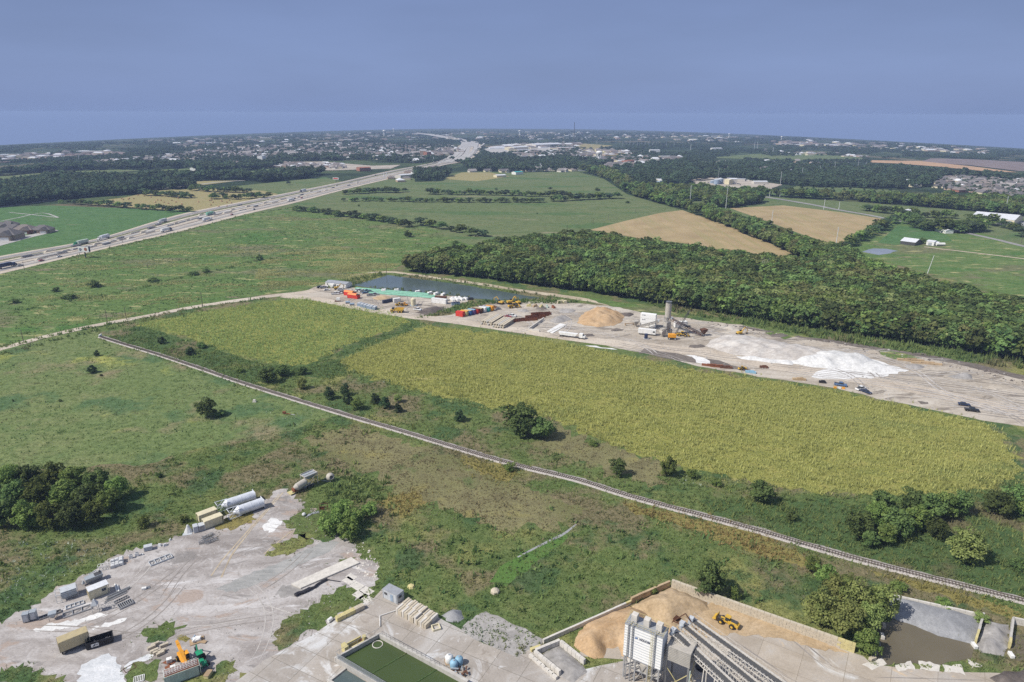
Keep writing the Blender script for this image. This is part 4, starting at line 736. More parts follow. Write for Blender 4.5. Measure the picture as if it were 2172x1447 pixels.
# the front of the wood as single trees, the mass behind them as one
edge = [(878, 579), (950, 584), (1050, 596), (1150, 608), (1240, 620), (1340, 635), (1440, 651), (1560, 671), (1700, 693), (1862, 717), (2000, 739), (2172, 764)]
EX = np.array(edge, float)
front = []
for k in range(2):
    for x in np.arange(884 + k * 4, 2172, (9.5, 12.)[k]):
        y = np.interp(x, EX[:, 0], EX[:, 1]) - (1, 10)[k] - random.uniform(0, 4); front.append((x + random.gauss(0, 2), y, k))
for i, (x, y, k) in enumerate(front):
    s = random.uniform(.85, 1.25) * (1 + .25 * (x - 880) / 1290); lb = 'pale-trunked tree at the front of the dense wood behind the pond' if x < 1340 else ('green tree at the front of the dense wood behind the white stockpile' if x < 1900 else 'green tree at the front of the dense wood near the right border')
    tree('edge' if x < 1340 and k == 0 else ('wood', 'woodolive', 'woodlight', 'wood', 'woodlight')[i % 5], x, y, 29 * s, 27 * s, lb, lb.replace('green tree', 'green trees').replace('pale-trunked tree', 'pale-trunked trees'))
instancer('woodland', Pw, ['wood', 'woodlight', 'woodolive'], wood_sizes(Pw, 12.5), 'dense green wood stretching behind the building site')
dt = thing('dead_tree', 'bare pale dead tree standing up through the dense wood', 'tree', G(1616, 600)); dt.scale = (1.3, 1.3, 2.1); link('trunk', trunk_mesh('trunk', 6, .3, 9, 77, 2.4, 2.6), 'bark_pale', dt)
BELT = [[(1230, 366), (1290, 366), (1360, 402), (1440, 436), (1520, 460), (1600, 487), (1690, 523), (1790, 553), (1830, 578), (1720, 560), (1640, 522), (1560, 489), (1448, 446), (1380, 427), (1330, 412), (1280, 379)],
        [(1360, 401), (1448, 405), (1530, 407), (1556, 414), (1500, 427), (1440, 428)], [(1490, 437), (1530, 416), (1600, 414), (1618, 430), (1560, 441), (1520, 444)],
        [(1600, 411), (1700, 418), (1830, 422), (1990, 428), (2172, 433), (2350, 437), (2350, 466), (2172, 459), (2000, 443), (1820, 429), (1640, 418)]]
LEFT = [[(0, 401), (120, 381), (250, 383), (300, 388), (180, 390), (240, 400), (400, 394), (420, 400), (330, 404), (270, 414), (200, 418), (100, 427), (0, 440), (-150, 450), (-150, 410)], [(0, 370), (130, 357), (300, 352), (450, 357), (250, 360), (120, 364), (0, 374), (-100, 385), (-100, 370)], [(200, 389), (360, 379), (520, 374), (540, 383), (430, 384), (260, 393)], [(520, 382), (600, 370), (690, 368), (660, 378), (560, 388)], [(400, 362), (470, 355), (600, 352), (560, 360), (440, 368)], [(590, 339), (720, 333), (725, 341), (600, 343)]]
GARDENS = [[(1975, 399), (2010, 378), (2090, 374), (2172, 382), (2172, 422), (2110, 416), (2040, 408)], [(360, 330), (480, 312), (700, 304), (960, 308), (970, 322), (900, 336), (700, 338), (480, 336)], [(100, 354), (360, 330), (480, 334), (300, 350)]]
TOWN = [[(1240, 366), (1290, 361), (1450, 342), (1500, 352), (1640, 350), (1830, 359), (1900, 358), (2000, 366), (2172, 380), (2172, 386), (2000, 376), (1960, 398), (1900, 402), (1700, 397), (1640, 387), (1550, 377), (1460, 387), (1440, 397), (1360, 394), (1290, 370)], [(980, 348), (1080, 340), (1200, 337), (1300, 347), (1240, 364), (1100, 366), (1000, 364)], [(880, 368), (960, 362), (940, 384), (880, 386)], [(724, 338), (800, 342), (880, 346), (900, 342), (960, 340), (880, 334), (780, 334)]]
for nm, polys, seed, per, h, lb in (('shelterbelt', BELT, 21, 13, 12, 'thick belts of trees between the stubble fields'), ('woodland', LEFT, 31, 9, 12, 'dark woods left of the highway'), ('town_trees', TOWN, 41, 11, 10, 'trees growing all through the distant town')):
    P = [p for i, pl in enumerate(polys) for p in px_points(pl, per, seed + i)]
    instancer(nm, P, ['far'] if nm != 'shelterbelt' else ['wood', 'woodlight', 'woodolive'], wood_sizes(P, h), lb)
    for pl in polys: sheet('wood_floor', pl, 'far_country', 3)
P = [p for i, pl in enumerate(GARDENS) for p in px_points(pl, 15 if i == 0 else 12, 61 + i)]
instancer('garden_trees', P, ['far'], [(s * .65, s * .65, .7 * s) for p in P for s in [random.uniform(.7, 1.2) * max(1., p.length / 1900.)]], 'garden trees between the houses of the estates')
# far off: hedges, copses and garden trees out to the horizon
rr = np.random.default_rng(77); Q = np.c_[rr.uniform(-60, 2230, 26000), 274 + 72 * rr.random(26000) ** .8]; keep = []
nv = vnoise(Q * (1, 9), 120, 5) + .6 * vnoise(Q * (1, 12), 40, 6)
Q = Q[~in_poly(Q, [(1240, 330), (1300, 330), (1310, 352), (1230, 352)]) | (rr.random(len(Q)) < .25)]; nv = vnoise(Q * (1, 9), 120, 5) + .6 * vnoise(Q * (1, 12), 40, 6)
hz = np.interp(Q[:, 0], [0, 362, 724, 1086, 1448, 1810, 2172], [310, 294, 280, 275, 280, 296, 319])
Q = Q[(nv > -.15) & (Q[:, 1] > hz + 2)]
OPEN = [HU + HL[::-1], [(1835, 338), (1955, 334), (2172, 343), (2172, 366), (2093, 366), (1850, 346)], [(1020, 318), (1060, 307), (1230, 316), (1040, 328)], [(880, 280), (990, 297), (1010, 340), (950, 340), (985, 300), (880, 287)], [(555, 345), (680, 342), (790, 350), (850, 350), (830, 360), (600, 359)], [(1230, 320), (1280, 316), (1365, 322), (1260, 332)], [(1500, 333), (1830, 330), (1830, 342), (1640, 342)], [(0, 336), (250, 320), (300, 326), (0, 345)], [(1190, 308), (1300, 307), (1260, 318)]]
for pl in OPEN: Q = Q[~in_poly(Q, pl)]
P = [G(*q) for q in Q]; P = [p for p in P if p.length < 11000]
instancer('distant_trees', P, ['far'], [(s * .7, s * .7, .85 * random.uniform(.6, 1.2)) for p in P for s in [max(1., min(4.2, p.length / 1300.)) * random.uniform(.7, 1.3)]], 'distant hedges, copses and garden trees out to the horizon')
# ------------------------------------------------------------------ tall weeds and grass
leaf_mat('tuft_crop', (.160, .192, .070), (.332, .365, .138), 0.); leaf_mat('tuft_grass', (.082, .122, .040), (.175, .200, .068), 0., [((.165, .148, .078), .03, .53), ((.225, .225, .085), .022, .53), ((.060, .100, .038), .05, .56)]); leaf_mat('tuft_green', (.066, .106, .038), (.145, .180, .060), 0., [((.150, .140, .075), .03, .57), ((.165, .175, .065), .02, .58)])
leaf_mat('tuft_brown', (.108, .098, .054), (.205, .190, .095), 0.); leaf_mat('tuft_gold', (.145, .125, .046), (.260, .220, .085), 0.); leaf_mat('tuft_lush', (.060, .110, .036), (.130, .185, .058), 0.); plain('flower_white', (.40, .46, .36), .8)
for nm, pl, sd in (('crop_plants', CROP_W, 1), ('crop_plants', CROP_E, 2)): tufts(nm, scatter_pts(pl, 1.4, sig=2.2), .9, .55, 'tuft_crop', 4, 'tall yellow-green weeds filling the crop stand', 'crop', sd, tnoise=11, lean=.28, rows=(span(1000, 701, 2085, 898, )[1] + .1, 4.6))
Q = scatter_pts([(-60, 1000), (330, 985), (420, 950), (640, 905), (724, 882), (833, 914), (1067, 984), (1333, 1056), (1640, 1140), (1949, 1224), (2230, 1292), (2230, 1520), (-60, 1520)], 1.1, [YARD, APRON, SANDY, MUD, BROWN[0], DRAIN])
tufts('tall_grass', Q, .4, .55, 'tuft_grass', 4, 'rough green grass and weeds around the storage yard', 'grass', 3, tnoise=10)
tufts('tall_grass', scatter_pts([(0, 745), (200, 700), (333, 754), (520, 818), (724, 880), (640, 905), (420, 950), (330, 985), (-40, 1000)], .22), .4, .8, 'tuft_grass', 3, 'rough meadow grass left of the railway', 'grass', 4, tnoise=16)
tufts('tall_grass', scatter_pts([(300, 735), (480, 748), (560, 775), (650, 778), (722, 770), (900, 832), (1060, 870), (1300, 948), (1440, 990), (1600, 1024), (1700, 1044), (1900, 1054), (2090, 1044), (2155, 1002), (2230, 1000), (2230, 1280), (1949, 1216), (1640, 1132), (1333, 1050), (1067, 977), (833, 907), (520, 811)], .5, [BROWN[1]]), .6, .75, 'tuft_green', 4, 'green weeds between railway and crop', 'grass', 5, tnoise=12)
tufts('reeds', scatter_pts(GREENBANK, .5, sig=4), 1.1, .5, 'tuft_green', 4, 'tall green reeds along the railway', 'reeds', 6); tufts('swale_weeds', scatter_pts(SWALE, .4, sig=3.5), .9, .9, 'tuft_lush', 4, 'dense green weeds in the winding drainage swale', 'weeds', 7)
for i, p in enumerate(BROWN[:2]): tufts('dry_weed_stems', scatter_pts(p, .8, sig=4.5), .4, .7, 'tuft_brown', 3, 'withered brown weeds beside the railway', 'weeds', 8 + i)
for i, p in enumerate(GOLD): tufts('golden_grass', scatter_pts(p, 1.6, sig=2.), .8, .45, 'tuft_gold', 4, 'dry golden grass beside the railway' if i < 3 else 'dry golden grass beside the thicket', 'grass', 12 + i)
tufts('drain_grass_blades', scatter_pts(DRAIN, 1., sig=1.5), .35, .5, 'tuft_green', 4, 'bright green grass in the drainage ditch', 'grass', 17)
for i, p in enumerate(PATCHES): tufts('patch_weeds', scatter_pts(p, 1.6, sig=1.4), .3, .42, 'tuft_brown' if i in (4, 5, 7) else 'tuft_grass', 4, 'weeds growing through the bare yard', 'weeds', 20 + i)
Qf = np.vstack([scatter_pts(p, d * .55) for p, d in (([(0, 1150), (120, 1150), (250, 1140), (240, 1170), (120, 1235), (0, 1290)], .9), ([(560, 855), (640, 880), (660, 900), (570, 910)], .2), ([(1440, 1000), (1530, 1030), (1480, 1040), (1420, 1015)], .5), ([(430, 1010), (560, 1000), (540, 1040), (400, 1060)], .3), ([(450, 745), (530, 780), (480, 775)], .2), ([(750, 780), (830, 800), (790, 830), (740, 800)], .15))])
tufts('white_flowers', Qf, .45, .38, 'flower_white', 3, 'drifts of white flowering weeds', 'flowers', 33)
# reeds and scrub round the pond and along the wood
for p, d, h in (([(745, 607), (822, 583), (800, 580), (690, 606), (700, 612)], .25, 1.6), ([(990, 641), (1060, 637), (1150, 634), (1240, 640), (1190, 645), (1060, 643), (1000, 652), (955, 667), (880, 676), (940, 658)], .3, 1.4), ([(822, 584), (962, 602), (1150, 633), (1240, 640), (1300, 648), (1140, 622), (960, 593), (870, 582)], .12, 1.2), ([(1340, 636), (1560, 672), (1862, 718), (2000, 740), (2172, 765), (2230, 790), (2100, 776), (1900, 745), (1703, 712), (1569, 687), (1440, 665)], .2, 2.2), ([(749, 606), (815, 616), (912, 623), (985, 632), (1000, 630), (920, 618), (820, 611)], .2, 1.)):
    tufts('pond_reeds' if h != 2.2 else 'woodland_scrub', scatter_pts(p, d), h, 1.3, 'tuft_green', 5, 'rank green growth around the pond and building site', 'reeds', 40 + int(h * 10), lean=.35)
PAST = [(0, 582), (150, 546), (277, 516), (510, 458), (640, 444), (900, 482), (990, 522), (870, 555), (815, 578), (690, 602), (590, 617), (300, 672), (200, 686), (0, 728)]
tufts('pasture_tufts', scatter_pts(PAST, .07), .5, 1.9, 'tuft_green', 4, 'coarse clumps of grass over the pasture beyond the dirt road', 'grass', 51, tnoise=40)
plain('pale_straw', (.36, .35, .19), .9); leaf_mat('tuft_pale', (.20, .20, .085), (.36, .35, .17), 0.)
def streaky(poly, d, th, sd, pix=1.):
    Q = scatter_pts(poly, d); return Q[vnoise(Q * (.35, 1.), 14, sd) + .5 * vnoise(Q * (.4, 1.), 5, sd + 1) > th]
Qp = np.vstack([streaky([(560, 545), (700, 520), (860, 552), (812, 582), (700, 600), (600, 612), (540, 590)], 2.6, -.05, 1), streaky([(150, 548), (330, 512), (600, 520), (560, 560), (420, 600), (200, 660), (60, 660)], 1.2, .5, 2), streaky([(200, 690), (430, 640), (600, 612), (690, 600), (560, 580), (300, 640), (60, 690)], 1.2, .45, 3), streaky([(510, 470), (640, 450), (900, 490), (980, 522), (860, 545), (640, 500)], .8, .65, 4)])
tufts('pale_grass', Qp, .45, 1.2, 'tuft_pale', 3, 'pale dry streaks of grass across the pasture', 'grass', 52, tnoise=30)
for pts in ([(40, 660), (150, 640), (250, 622), (330, 602), (410, 585), (470, 573), (550, 553), (640, 540)], [(0, 738), (200, 694), (300, 677), (420, 654), (560, 634)], [(0, 752), (200, 703), (300, 683), (430, 661)], [(150, 548), (277, 518), (367, 497), (510, 460), (620, 441)]):
    LN = smooth_line([G(*p) for p in pts]); Ql = np.array([(p.x + random.gauss(0, 2.2), p.y + random.gauss(0, 2.2)) for p in LN for _ in range(9)]); tufts('ditch_weeds', Ql, 1.0, 1.4, 'tuft_green', 5, 'dark weeds along a ditch or verge in the pasture', 'weeds', 53, lean=.35)
for reg, d_, h_, sd in (([(-40, 1150), (330, 990), (640, 905), (833, 916), (700, 960), (620, 1030), (470, 1085), (300, 1150), (0, 1290)], .03, .9, 54), ([(760, 1060), (900, 1090), (1250, 1090), (1640, 1150), (1800, 1200), (1700, 1290), (1420, 1238), (1160, 1350), (1030, 1290), (860, 1250), (800, 1180)], .04, .9, 55), ([(680, 990), (780, 1010), (840, 1050), (780, 1090), (690, 1075)], .25, 1.1, 56)): tufts('weed_clumps', scatter_pts(reg, d_, sig=3), h_, 1.5, 'tuft_green', 7, 'tall rank weed clumps standing above the rough grass', 'weeds', sd, lean=.4)
# ------------------------------------------------------------------ railway
RAIL = [(213, 715), (260, 730), (333, 752), (433, 785), (520, 815), (724, 878), (833, 910), (1067, 980), (1224, 1018.5), (1333, 1053), (1547, 1110), (1640, 1136), (1794, 1181), (1949, 1221), (2172, 1276), (2400, 1335)]
plain('ballast', (.40, .37, .345), .95, var=.35, scale=2.5); plain('sleeper', (.15, .13, .115), .9, var=.4); plain('rail_steel', (.20, .15, .12), .5, .6)
rw = thing('railway_track', 'single railway line on pale ballast running diagonally past the crop', 'railway')
RP = smooth_line([G(*p) for p in RAIL], 6.)
A = np.array([(p.x, p.y) for p in RP]); s = np.r_[0, np.cumsum(np.hypot(*np.diff(A, axis=0).T))]
def rail_at(d):
    x, y = np.interp(d, s, A[:, 0]), np.interp(d, s, A[:, 1]); x2, y2 = np.interp(d + .5, s, A[:, 0]), np.interp(d + .5, s, A[:, 1]); return x, y, math.atan2(y2 - y, x2 - x)
b = MB(); prev = None
for d in np.arange(0, s[-1] - 1, 3.0):
    x, y, a = rail_at(d); n = (-math.sin(a), math.cos(a)); row_ = []
    for o_, z in ((-1.6, .0), (-1.05, .32), (1.2, .32), (2.2, 0.)):
        o2 = o_ + random.gauss(0, .22) * (abs(o_) > 2); row_.append(len(b.v)); b.v.append((x + n[0] * o2, y + n[1] * o2, z))
    if prev:
        for k in range(3): b.f.append((prev[k], row_[k], row_[k + 1], prev[k + 1])); b.m.append(0)
    prev = row_
b.build('ballast', ['ballast'], rw)
Qr = np.array([(x + random.gauss(0, 1) * .4 - math.sin(a) * o_, y + math.cos(a) * o_) for d in np.arange(0, s[-1] - 2, .5) for x, y, a in [rail_at(d)] for o_ in [random.choice((-1, 1)) * random.uniform(1.6, 3.2)] if random.random() < (1. if d < 160 else .4)])
tufts('trackside_weeds', Qr, .5, .6, 'tuft_grass', 4, 'weeds creeping over the edges of the railway ballast', 'weeds', 61)
b = MB()
for d in np.arange(0, s[-1] - 1, .78):
    x, y, a = rail_at(d); b.box((x, y, .38), (.24, 1.85, .16), a)
tag(b.build('sleepers', ['sleeper'], rw), kind='stuff')
for o_ in (-.55, .55):
    b = MB()
    for d in np.arange(0, s[-1] - 7, 6.0):
        x, y, a = rail_at(d); x2, y2, _ = rail_at(d + 6); n = (-math.sin(a) * o_, math.cos(a) * o_); b.box(((x + x2) / 2 + n[0], (y + y2) / 2 + n[1], .54), (math.hypot(x2 - x, y2 - y), .09, .16), a)
    b.build('rail', ['rail_steel'], rw)
# ------------------------------------------------------------------ paints
for nm, c, r_, me_ in [('tan_paint', (.52, .44, .27), .55, 0), ('tan_roof', (.44, .37, .22), .6, 0), ('cream_paint', (.66, .60, .42), .55, 0), ('white_paint', (.78, .78, .76), .45, 0), ('grey_paint', (.36, .40, .44), .5, .1), ('grey_light', (.52, .55, .58), .5, .1), ('silo_white', (.66, .69, .74), .4, .1), ('steel', (.30, .31, .32), .45, .6), ('galv', (.46, .47, .48), .45, .5), ('dark_steel', (.10, .10, .105), .5, .4), ('black', (.018, .018, .022), .45, 0), ('rubber', (.020, .020, .020), .85, 0), ('glass', (.030, .038, .045), .12, 0), ('rust', (.230, .085, .040), .85, .1), ('rust_dark', (.130, .060, .035), .9, 0), ('orange_paint', (.80, .36, .03), .45, 0), ('yellow_paint', (.62, .39, .05), .45, 0), ('yellow_block', (.56, .49, .24), .8, 0), ('green_paint', (.020, .28, .14), .45, 0), ('red_paint', (.62, .045, .030), .5, 0), ('orange_bright', (.82, .25, .06), .5, 0), ('blue_paint', (.05, .16, .42), .45, 0), ('blue_pale', (.24, .42, .55), .5, 0), ('blue_grey', (.28, .36, .46), .5, 0), ('teal_paint', (.05, .36, .36), .5, 0), ('purple_paint', (.14, .08, .26), .5, 0), ('pale_green', (.46, .54, .48), .6, 0), ('pipe_green', (.24, .50, .38), .45, 0), ('wood_board', (.36, .26, .16), .85, 0), ('block_pale', (.52, .46, .36), .9, 0), ('roof_grey', (.36, .38, .41), .55, .2), ('roof_white', (.70, .72, .75), .5, .1), ('car_white', (.74, .75, .76), .25, 0), ('car_silver', (.42, .44, .46), .25, .4), ('car_navy', (.03, .045, .10), .25, .1), ('car_blue', (.10, .18, .34), .25, .1), ('car_red', (.36, .03, .05), .25, 0), ('car_black', (.020, .022, .028), .25, 0), ('brick_red', (.34, .15, .10), .85, 0), ('brick_tan', (.42, .32, .24), .85, 0), ('shingle', (.155, .145, .145), .9, 0), ('shingle_brown', (.21, .18, .165), .9, 0), ('shingle_pale', (.30, .28, .27), .9, 0), ('belt', (.10, .10, .10), .8, 0), ('dusty_steel', (.46, .43, .38), .75, .1), ('liner', (.035, .035, .045), .35, 0), ('tarp', (.60, .61, .62), .6, 0)]: plain(nm, c, r_, me_, .14, .7)
m, t, b = _new('bright_white'); b.inputs['Base Color'].default_value = (.86, .86, .84, 1); b.inputs['Roughness'].default_value = .5
# ------------------------------------------------------------------ shared builders
def along(A_, B_, wd, h0=0.):        # a box whose nearest bottom edge runs from photo point A_ to B_, wd metres deep behind it
    a = G(*A_, h0); b_ = G(*B_, h0); d = b_ - a; yaw = math.atan2(d.y, d.x); n = Vector((-math.sin(yaw), math.cos(yaw), 0)); c = (a + b_) / 2 + n * wd / 2; return Vector((c.x, c.y, gz(c.x, c.y))), yaw, d.xy.length
def lattice(b, p, q, w_, h, n, t=.07, mat=0):
    """A box girder: four chords with cross-bracing."""
    p = Vector(p); q = Vector(q); d = (q - p).normalized(); sx = Vector((0, 0, 1)).cross(d).normalized() * w_ / 2; up = Vector((0, 0, h))
    for k in (-1, 1):
        for u in (0, 1): b.bar(p + sx * k + up * u, q + sx * k + up * u, t, mat)
    for i in range(n):
        a0 = p.lerp(q, i / n); a1 = p.lerp(q, (i + 1) / n)
        for k in (-1, 1): b.bar(a0 + sx * k + up * (i % 2), a1 + sx * k + up * ((i + 1) % 2), t * .7, mat)
        b.bar(a0 + sx, a0 - sx, t * .7, mat); b.bar(a0 + sx + up, a0 - sx + up, t * .7, mat)
def corrug(b, L, W, H, z0, mat=0, pitch=.28, dep=.05):
    """Ribbed sheet-metal box walls with a plain roof."""
    n = max(4, int(L / pitch)); pts = []
    for y, s_ in ((-W / 2, 1), (W / 2, -1)):
        for i in range(n):
            x = s_ * (-L / 2 + L * i / n); pts.append((x, y + (dep if i % 2 else 0) * (1 if y < 0 else -1)))
    b.prism(pts, 'z', z0, z0 + H, mat); b.box((0, 0, z0 + H + .03), (L + .04, W + .04, .09), mat=mat)
    for sx in (-1, 1):
        for sy in (-1, 1): b.box((sx * L / 2, sy * W / 2, z0 + H / 2), (.14, .14, H + .05), mat=mat)
def container(label, A_, B_, wd=2.44, H=2.6, paint='tan_paint', group=None, name='shipping_container', h0=0., roof=None, cat='container'):
    p, yaw, L = along(A_, B_, wd, h0); L = max(L, 1.5); t = thing(name, label, cat, p, yaw, group); b = MB(); corrug(b, L, wd, H, .12, 0); b.box((0, 0, .07), (L, wd, .12), mat=1); b.build('body', [paint, 'dark_steel'], t)
    b = MB(); 
    for s_ in (-1, 1): b.box((L / 2 + .05, s_ * wd / 4, H / 2 + .1), (.06, wd / 2 - .08, H - .25))
    o = b.build('door', [paint], t); b = MB()
    for y in (-.8, -.25, .25, .8): b.cyl((L / 2 + .11, y, .3), (L / 2 + .11, y, H - .1), .03, n=5)
    b.build('handle', ['galv'], o)
    b = MB(); b.box((0, 0, H + .21), (L - .2, wd - .2, .03)); b.build('roof_panel', [roof or paint], t); return t, p, yaw, L
def wheel(parent, x, y, r, w_, hub='steel'):
    b = MB(); b.cyl((x, y - w_ / 2, r), (x, y + w_ / 2, r), r, n=14); o = b.build('wheel', ['rubber'], parent); b = MB(); b.cyl((x, y - w_ / 2 - .02, r), (x, y + w_ / 2 + .02, r), r * .5, n=10); b.build('rim', [hub], o); return o
def car(kind, paint):
    t = thing('parked_car' if kind != 'pickup' else 'pickup_truck', None, 'car' if kind != 'pickup' else 'pickup')
    b = MB()
    if kind == 'pickup':
        b.prism([(-2.75, .45), (2.7, .45), (2.75, .8), (2.6, 1.12), (1.3, 1.2), (-2.75, 1.2)], 'y', -.95, .95); b.build('body', [paint], t, bevel=.06)
        c = MB(); c.frustum((.15, 0, 1.2), (2.5, 1.8), (1.6, 1.5), .65, 1); c.box((.1, 0, 1.87), (1.6, 1.5, .06), mat=0); c.build('cab', [paint, 'glass'], t)
        d = MB(); d.box((-1.9, 0, 1.21), (1.55, 1.6, .03)); d.build('load_bed', ['dark_steel'], t); X = 1.75
    else:
        h = 1.05 if kind == 'suv' else .92
        b.prism([(-2.3, .35), (2.3, .35), (2.35, .65), (2.2, .85), (1.1, h), (-2.25, h), (-2.35, .7)], 'y', -.9, .9); b.build('body', [paint], t, bevel=.07)
        c = MB(); zt = .62 if kind == 'suv' else .48; c.frustum((-.45 if kind == 'suv' else -.3, 0, h), (3.5 if kind == 'suv' else 2.8, 1.7), (2.7 if kind == 'suv' else 1.5, 1.35), zt, 1); c.box((-.5 if kind == 'suv' else -.3, 0, h + zt + .02), (2.7 if kind == 'suv' else 1.5, 1.36, .05), mat=0); c.build('cabin', [paint, 'glass'], t); X = 1.45
    for sx in (-X, X):
        for sy in (-.82, .82): wheel(t, sx, sy, .38, .25)
    l = MB(); 
    for sy in (-.6, .6): l.box((2.33 if kind != 'pickup' else 2.72, sy, .75), (.08, .35, .14))
    l.build('headlight', ['white_paint'], t); return t
CARS = {}; _cu = set()
def put_car(kind, paint, px, py, yaw, label, group=None, h0=0.):
    k = (kind, paint)
    if k not in CARS: CARS[k] = car(kind, paint); o = CARS[k]; place(o, G(px, py, h0), yaw, label, None, group)
    else:
        o = dup(CARS[k], G(px, py, h0), yaw, label, group)
        if not group and 'group' in o: del o['group']
    return o
def text_part(name, body, size, mat, parent, M, align='CENTER'):
    cu = bpy.data.curves.new(name, 'FONT'); cu.body = body; cu.size = size; cu.align_x = align; cu.align_y = 'CENTER'; cu.extrude = .015; cu.offset = size * .02
    tmp = bpy.data.objects.new(name, cu); COL.objects.link(tmp); bpy.context.view_layer.update(); dg = bpy.context.evaluated_depsgraph_get(); me = bpy.data.meshes.new_from_object(tmp.evaluated_get(dg)); bpy.data.objects.remove(tmp)
    me.materials.clear(); me.transform(M); o = link(name, me, mat, parent); return o
FACE = lambda x, y, z, rz=0.: Matrix.Translation((x, y, z)) @ Matrix.Rotation(rz, 4, 'Z') @ Matrix.Rotation(R(90), 4, 'X')      # lettering on a wall that faces -Y
# ------------------------------------------------------------------ storage yard: trailer, skip, machines
p, yaw, L = along((128, 1385), (191, 1359), 2.5, 1.0)
t = thing('box_trailer', 'long tan box trailer standing on its legs behind the black skip', 'trailer', p, yaw); b = MB(); corrug(b, L, 2.5, 2.6, 1.0, 0, .5, .03); b.box((0, 0, .93), (L, 2.3, .14), mat=1); b.build('body', ['tan_paint', 'dark_steel'], t); b = MB(); b.box((0, 0, 3.69), (L - .1, 2.45, .06)); b.build('roof', ['tan_roof'], t)
for y in (-.7, .7): b = MB(); b.box((L * .30, y, .46), (.14, .14, .92)); b.box((L * .30, y, .04), (.35, .35, .08)); b.build('leg', ['dark_steel'], t)
for y in (-.95, .95): wheel(t, -L * .38, y, .5, .3)
p, yaw, L = along((184, 1381), (241, 1363), 2.3)
t = thing('roll_off_skip', 'open black roll-off skip with a white sign on its side', 'skip', p, yaw); b = MB(); H = 1.55
for y in (-1.1, 1.1): b.box((0, y, H / 2 + .2), (L, .08, H)); b.box((0, y, H + .22), (L + .1, .16, .14))
for x in (-L / 2, L / 2): b.box((x, 0, H / 2 + .2), (.08, 2.15, H)); b.box((x, 0, H + .22), (.16, 2.3, .13))
b.box((0, 0, .22), (L - .1, 2.1, .1))
for x in np.arange(-L / 2 + .5, L / 2, .8): b.box((x, -1.16, H / 2 + .2), (.1, .08, H - .1)); b.box((x, 1.16, H / 2 + .2), (.1, .08, H - .1))
b.build('body', ['black'], t); b = MB(); b.box((-L * .17, -1.22, .95), (1.55, .05, .85)); b.build('sign', ['white_paint'], t); b = MB(); b.prism([(-.55, -.25), (-.1, .25), (.15, .25), (-.1, -.25)], 'y', -1.27, -1.25); b.box((.35, -1.26, 0), (.55, .03, .12)); o = b.build('logo', ['black'], t); o.location = (-L * .17, 0, .95)
b = MB()
for i in range(9): b.box((random.uniform(-L * .35, L * .35), random.uniform(-.7, .7), .5 + random.random() * .4), (random.uniform(.3, 1.), random.uniform(.2, .6), random.uniform(.1, .4)), random.random() * 3, mat=i % 3)
b.build('scrap', ['grey_paint', 'tarp', 'dark_steel'], t)
for y in (-.6, .6): wheel(t, -L * .42, y, .16, .2)
yaw = span(322, 1388, 340, 1380)[1]
for i, (x, y) in enumerate([(322, 1376), (330, 1369), (328, 1383), (334, 1386), (341, 1389), (349, 1371), (344, 1384)]):
    p = G(x, y); b = MB(); b.box((0, 0, .38), (1.75, .62, .72)); b.box((0, 0, .76), (.5, .2, .05)); o = b.build('concrete_block', ['block_pale', ], None, bevel=.04); place(o, p, yaw + random.gauss(0, .06), 'cast concrete block in the loose group behind the orange machine', 'block', 'concrete blocks behind the orange machine')
def ibc(px, py, label, base):
    t = thing('liquid_tote', label, 'tank', G(px, py), .5); b = MB(); b.box((0, 0, .68), (1.1, .95, .95)); b.cyl((0, 0, 1.15), (0, 0, 1.22), .15, n=10); b.build('tank', ['white_paint'], t, bevel=.08); b = MB()
    for z in np.linspace(.25, 1.15, 5): 
        for y in (-.5, .5): b.bar((-.58, y, z), (.58, y, z), .03)
        for x in (-.58, .58): b.bar((x, -.5, z), (x, .5, z), .03)
    b.build('cage', ['galv'], t); b = MB(); b.box((0, 0, .08), (1.2, 1.05, .16)); b.build('pallet', [base], t)
ibc(360, 1405, 'white liquid tote in a cage on the rusty plates', 'rust'); ibc(368, 1422, 'white liquid tote beside the rust-roofed container', 'black')
for q, lb in (([(344, 1407), (356, 1400), (374, 1404), (362, 1412)], 'rust-red steel plate lying beside the white tote'), ([(349, 1416), (362, 1409), (366, 1413), (353, 1426)], 'narrow rust-red plate pointing at the lower tote')):
    P = [G(*k) for k in q]; b = MB(); b.prism([(v.x, v.y) for v in P], 'z', .05, .14); tag(b.build('rusty_sheet', ['rust']), lb, 'plate')
def trackless(name, label, cat, p, yaw, paint, parts):
    t = thing(name, label, cat, p, yaw); 
    for x in (-1.3, 1.5):
        for y in (-1., 1.): wheel(t, x, y, .62, .5, 'yellow_paint')
    return t
t = trackless('boom_forklift', 'orange boom forklift with its thick arm raised, beside the green tractor', 'forklift', G(391, 1404), span(398, 1411, 380, 1382)[1] + R(180), 'orange_paint', None)
b = MB(); b.prism([(-2.3, .6), (2.4, .6), (2.4, 1.1), (1.2, 1.25), (-1., 1.3), (-2.3, 1.6)], 'y', -.75, .75); b.build('chassis', ['orange_paint'], t, bevel=.05); b = MB(); b.box((.2, .72, 1.85), (1.5, .8, 1.2), taper=.85); b.build('cab', ['glass'], t); b = MB(); b.box((.2, .72, 2.5), (1.4, .8, .08)); b.build('cab_roof', ['orange_paint'], t)
b = MB(); b.cyl((2.9, -.15, .9), (-2.0, -.15, 3.6), .36, .44, 4); b.cyl((-2.0, -.15, 3.6), (-3., -.15, 4.1), .5, .36, 4); b.build('boom', ['orange_paint'], t); b = MB(); b.box((3.1, -.15, .7), (.2, 1.4, .7)); b.box((3.6, -.5, .4), (1., .14, .08)); b.box((3.6, .25, .4), (1., .14, .08)); b.build('fork', ['dark_steel'], t)
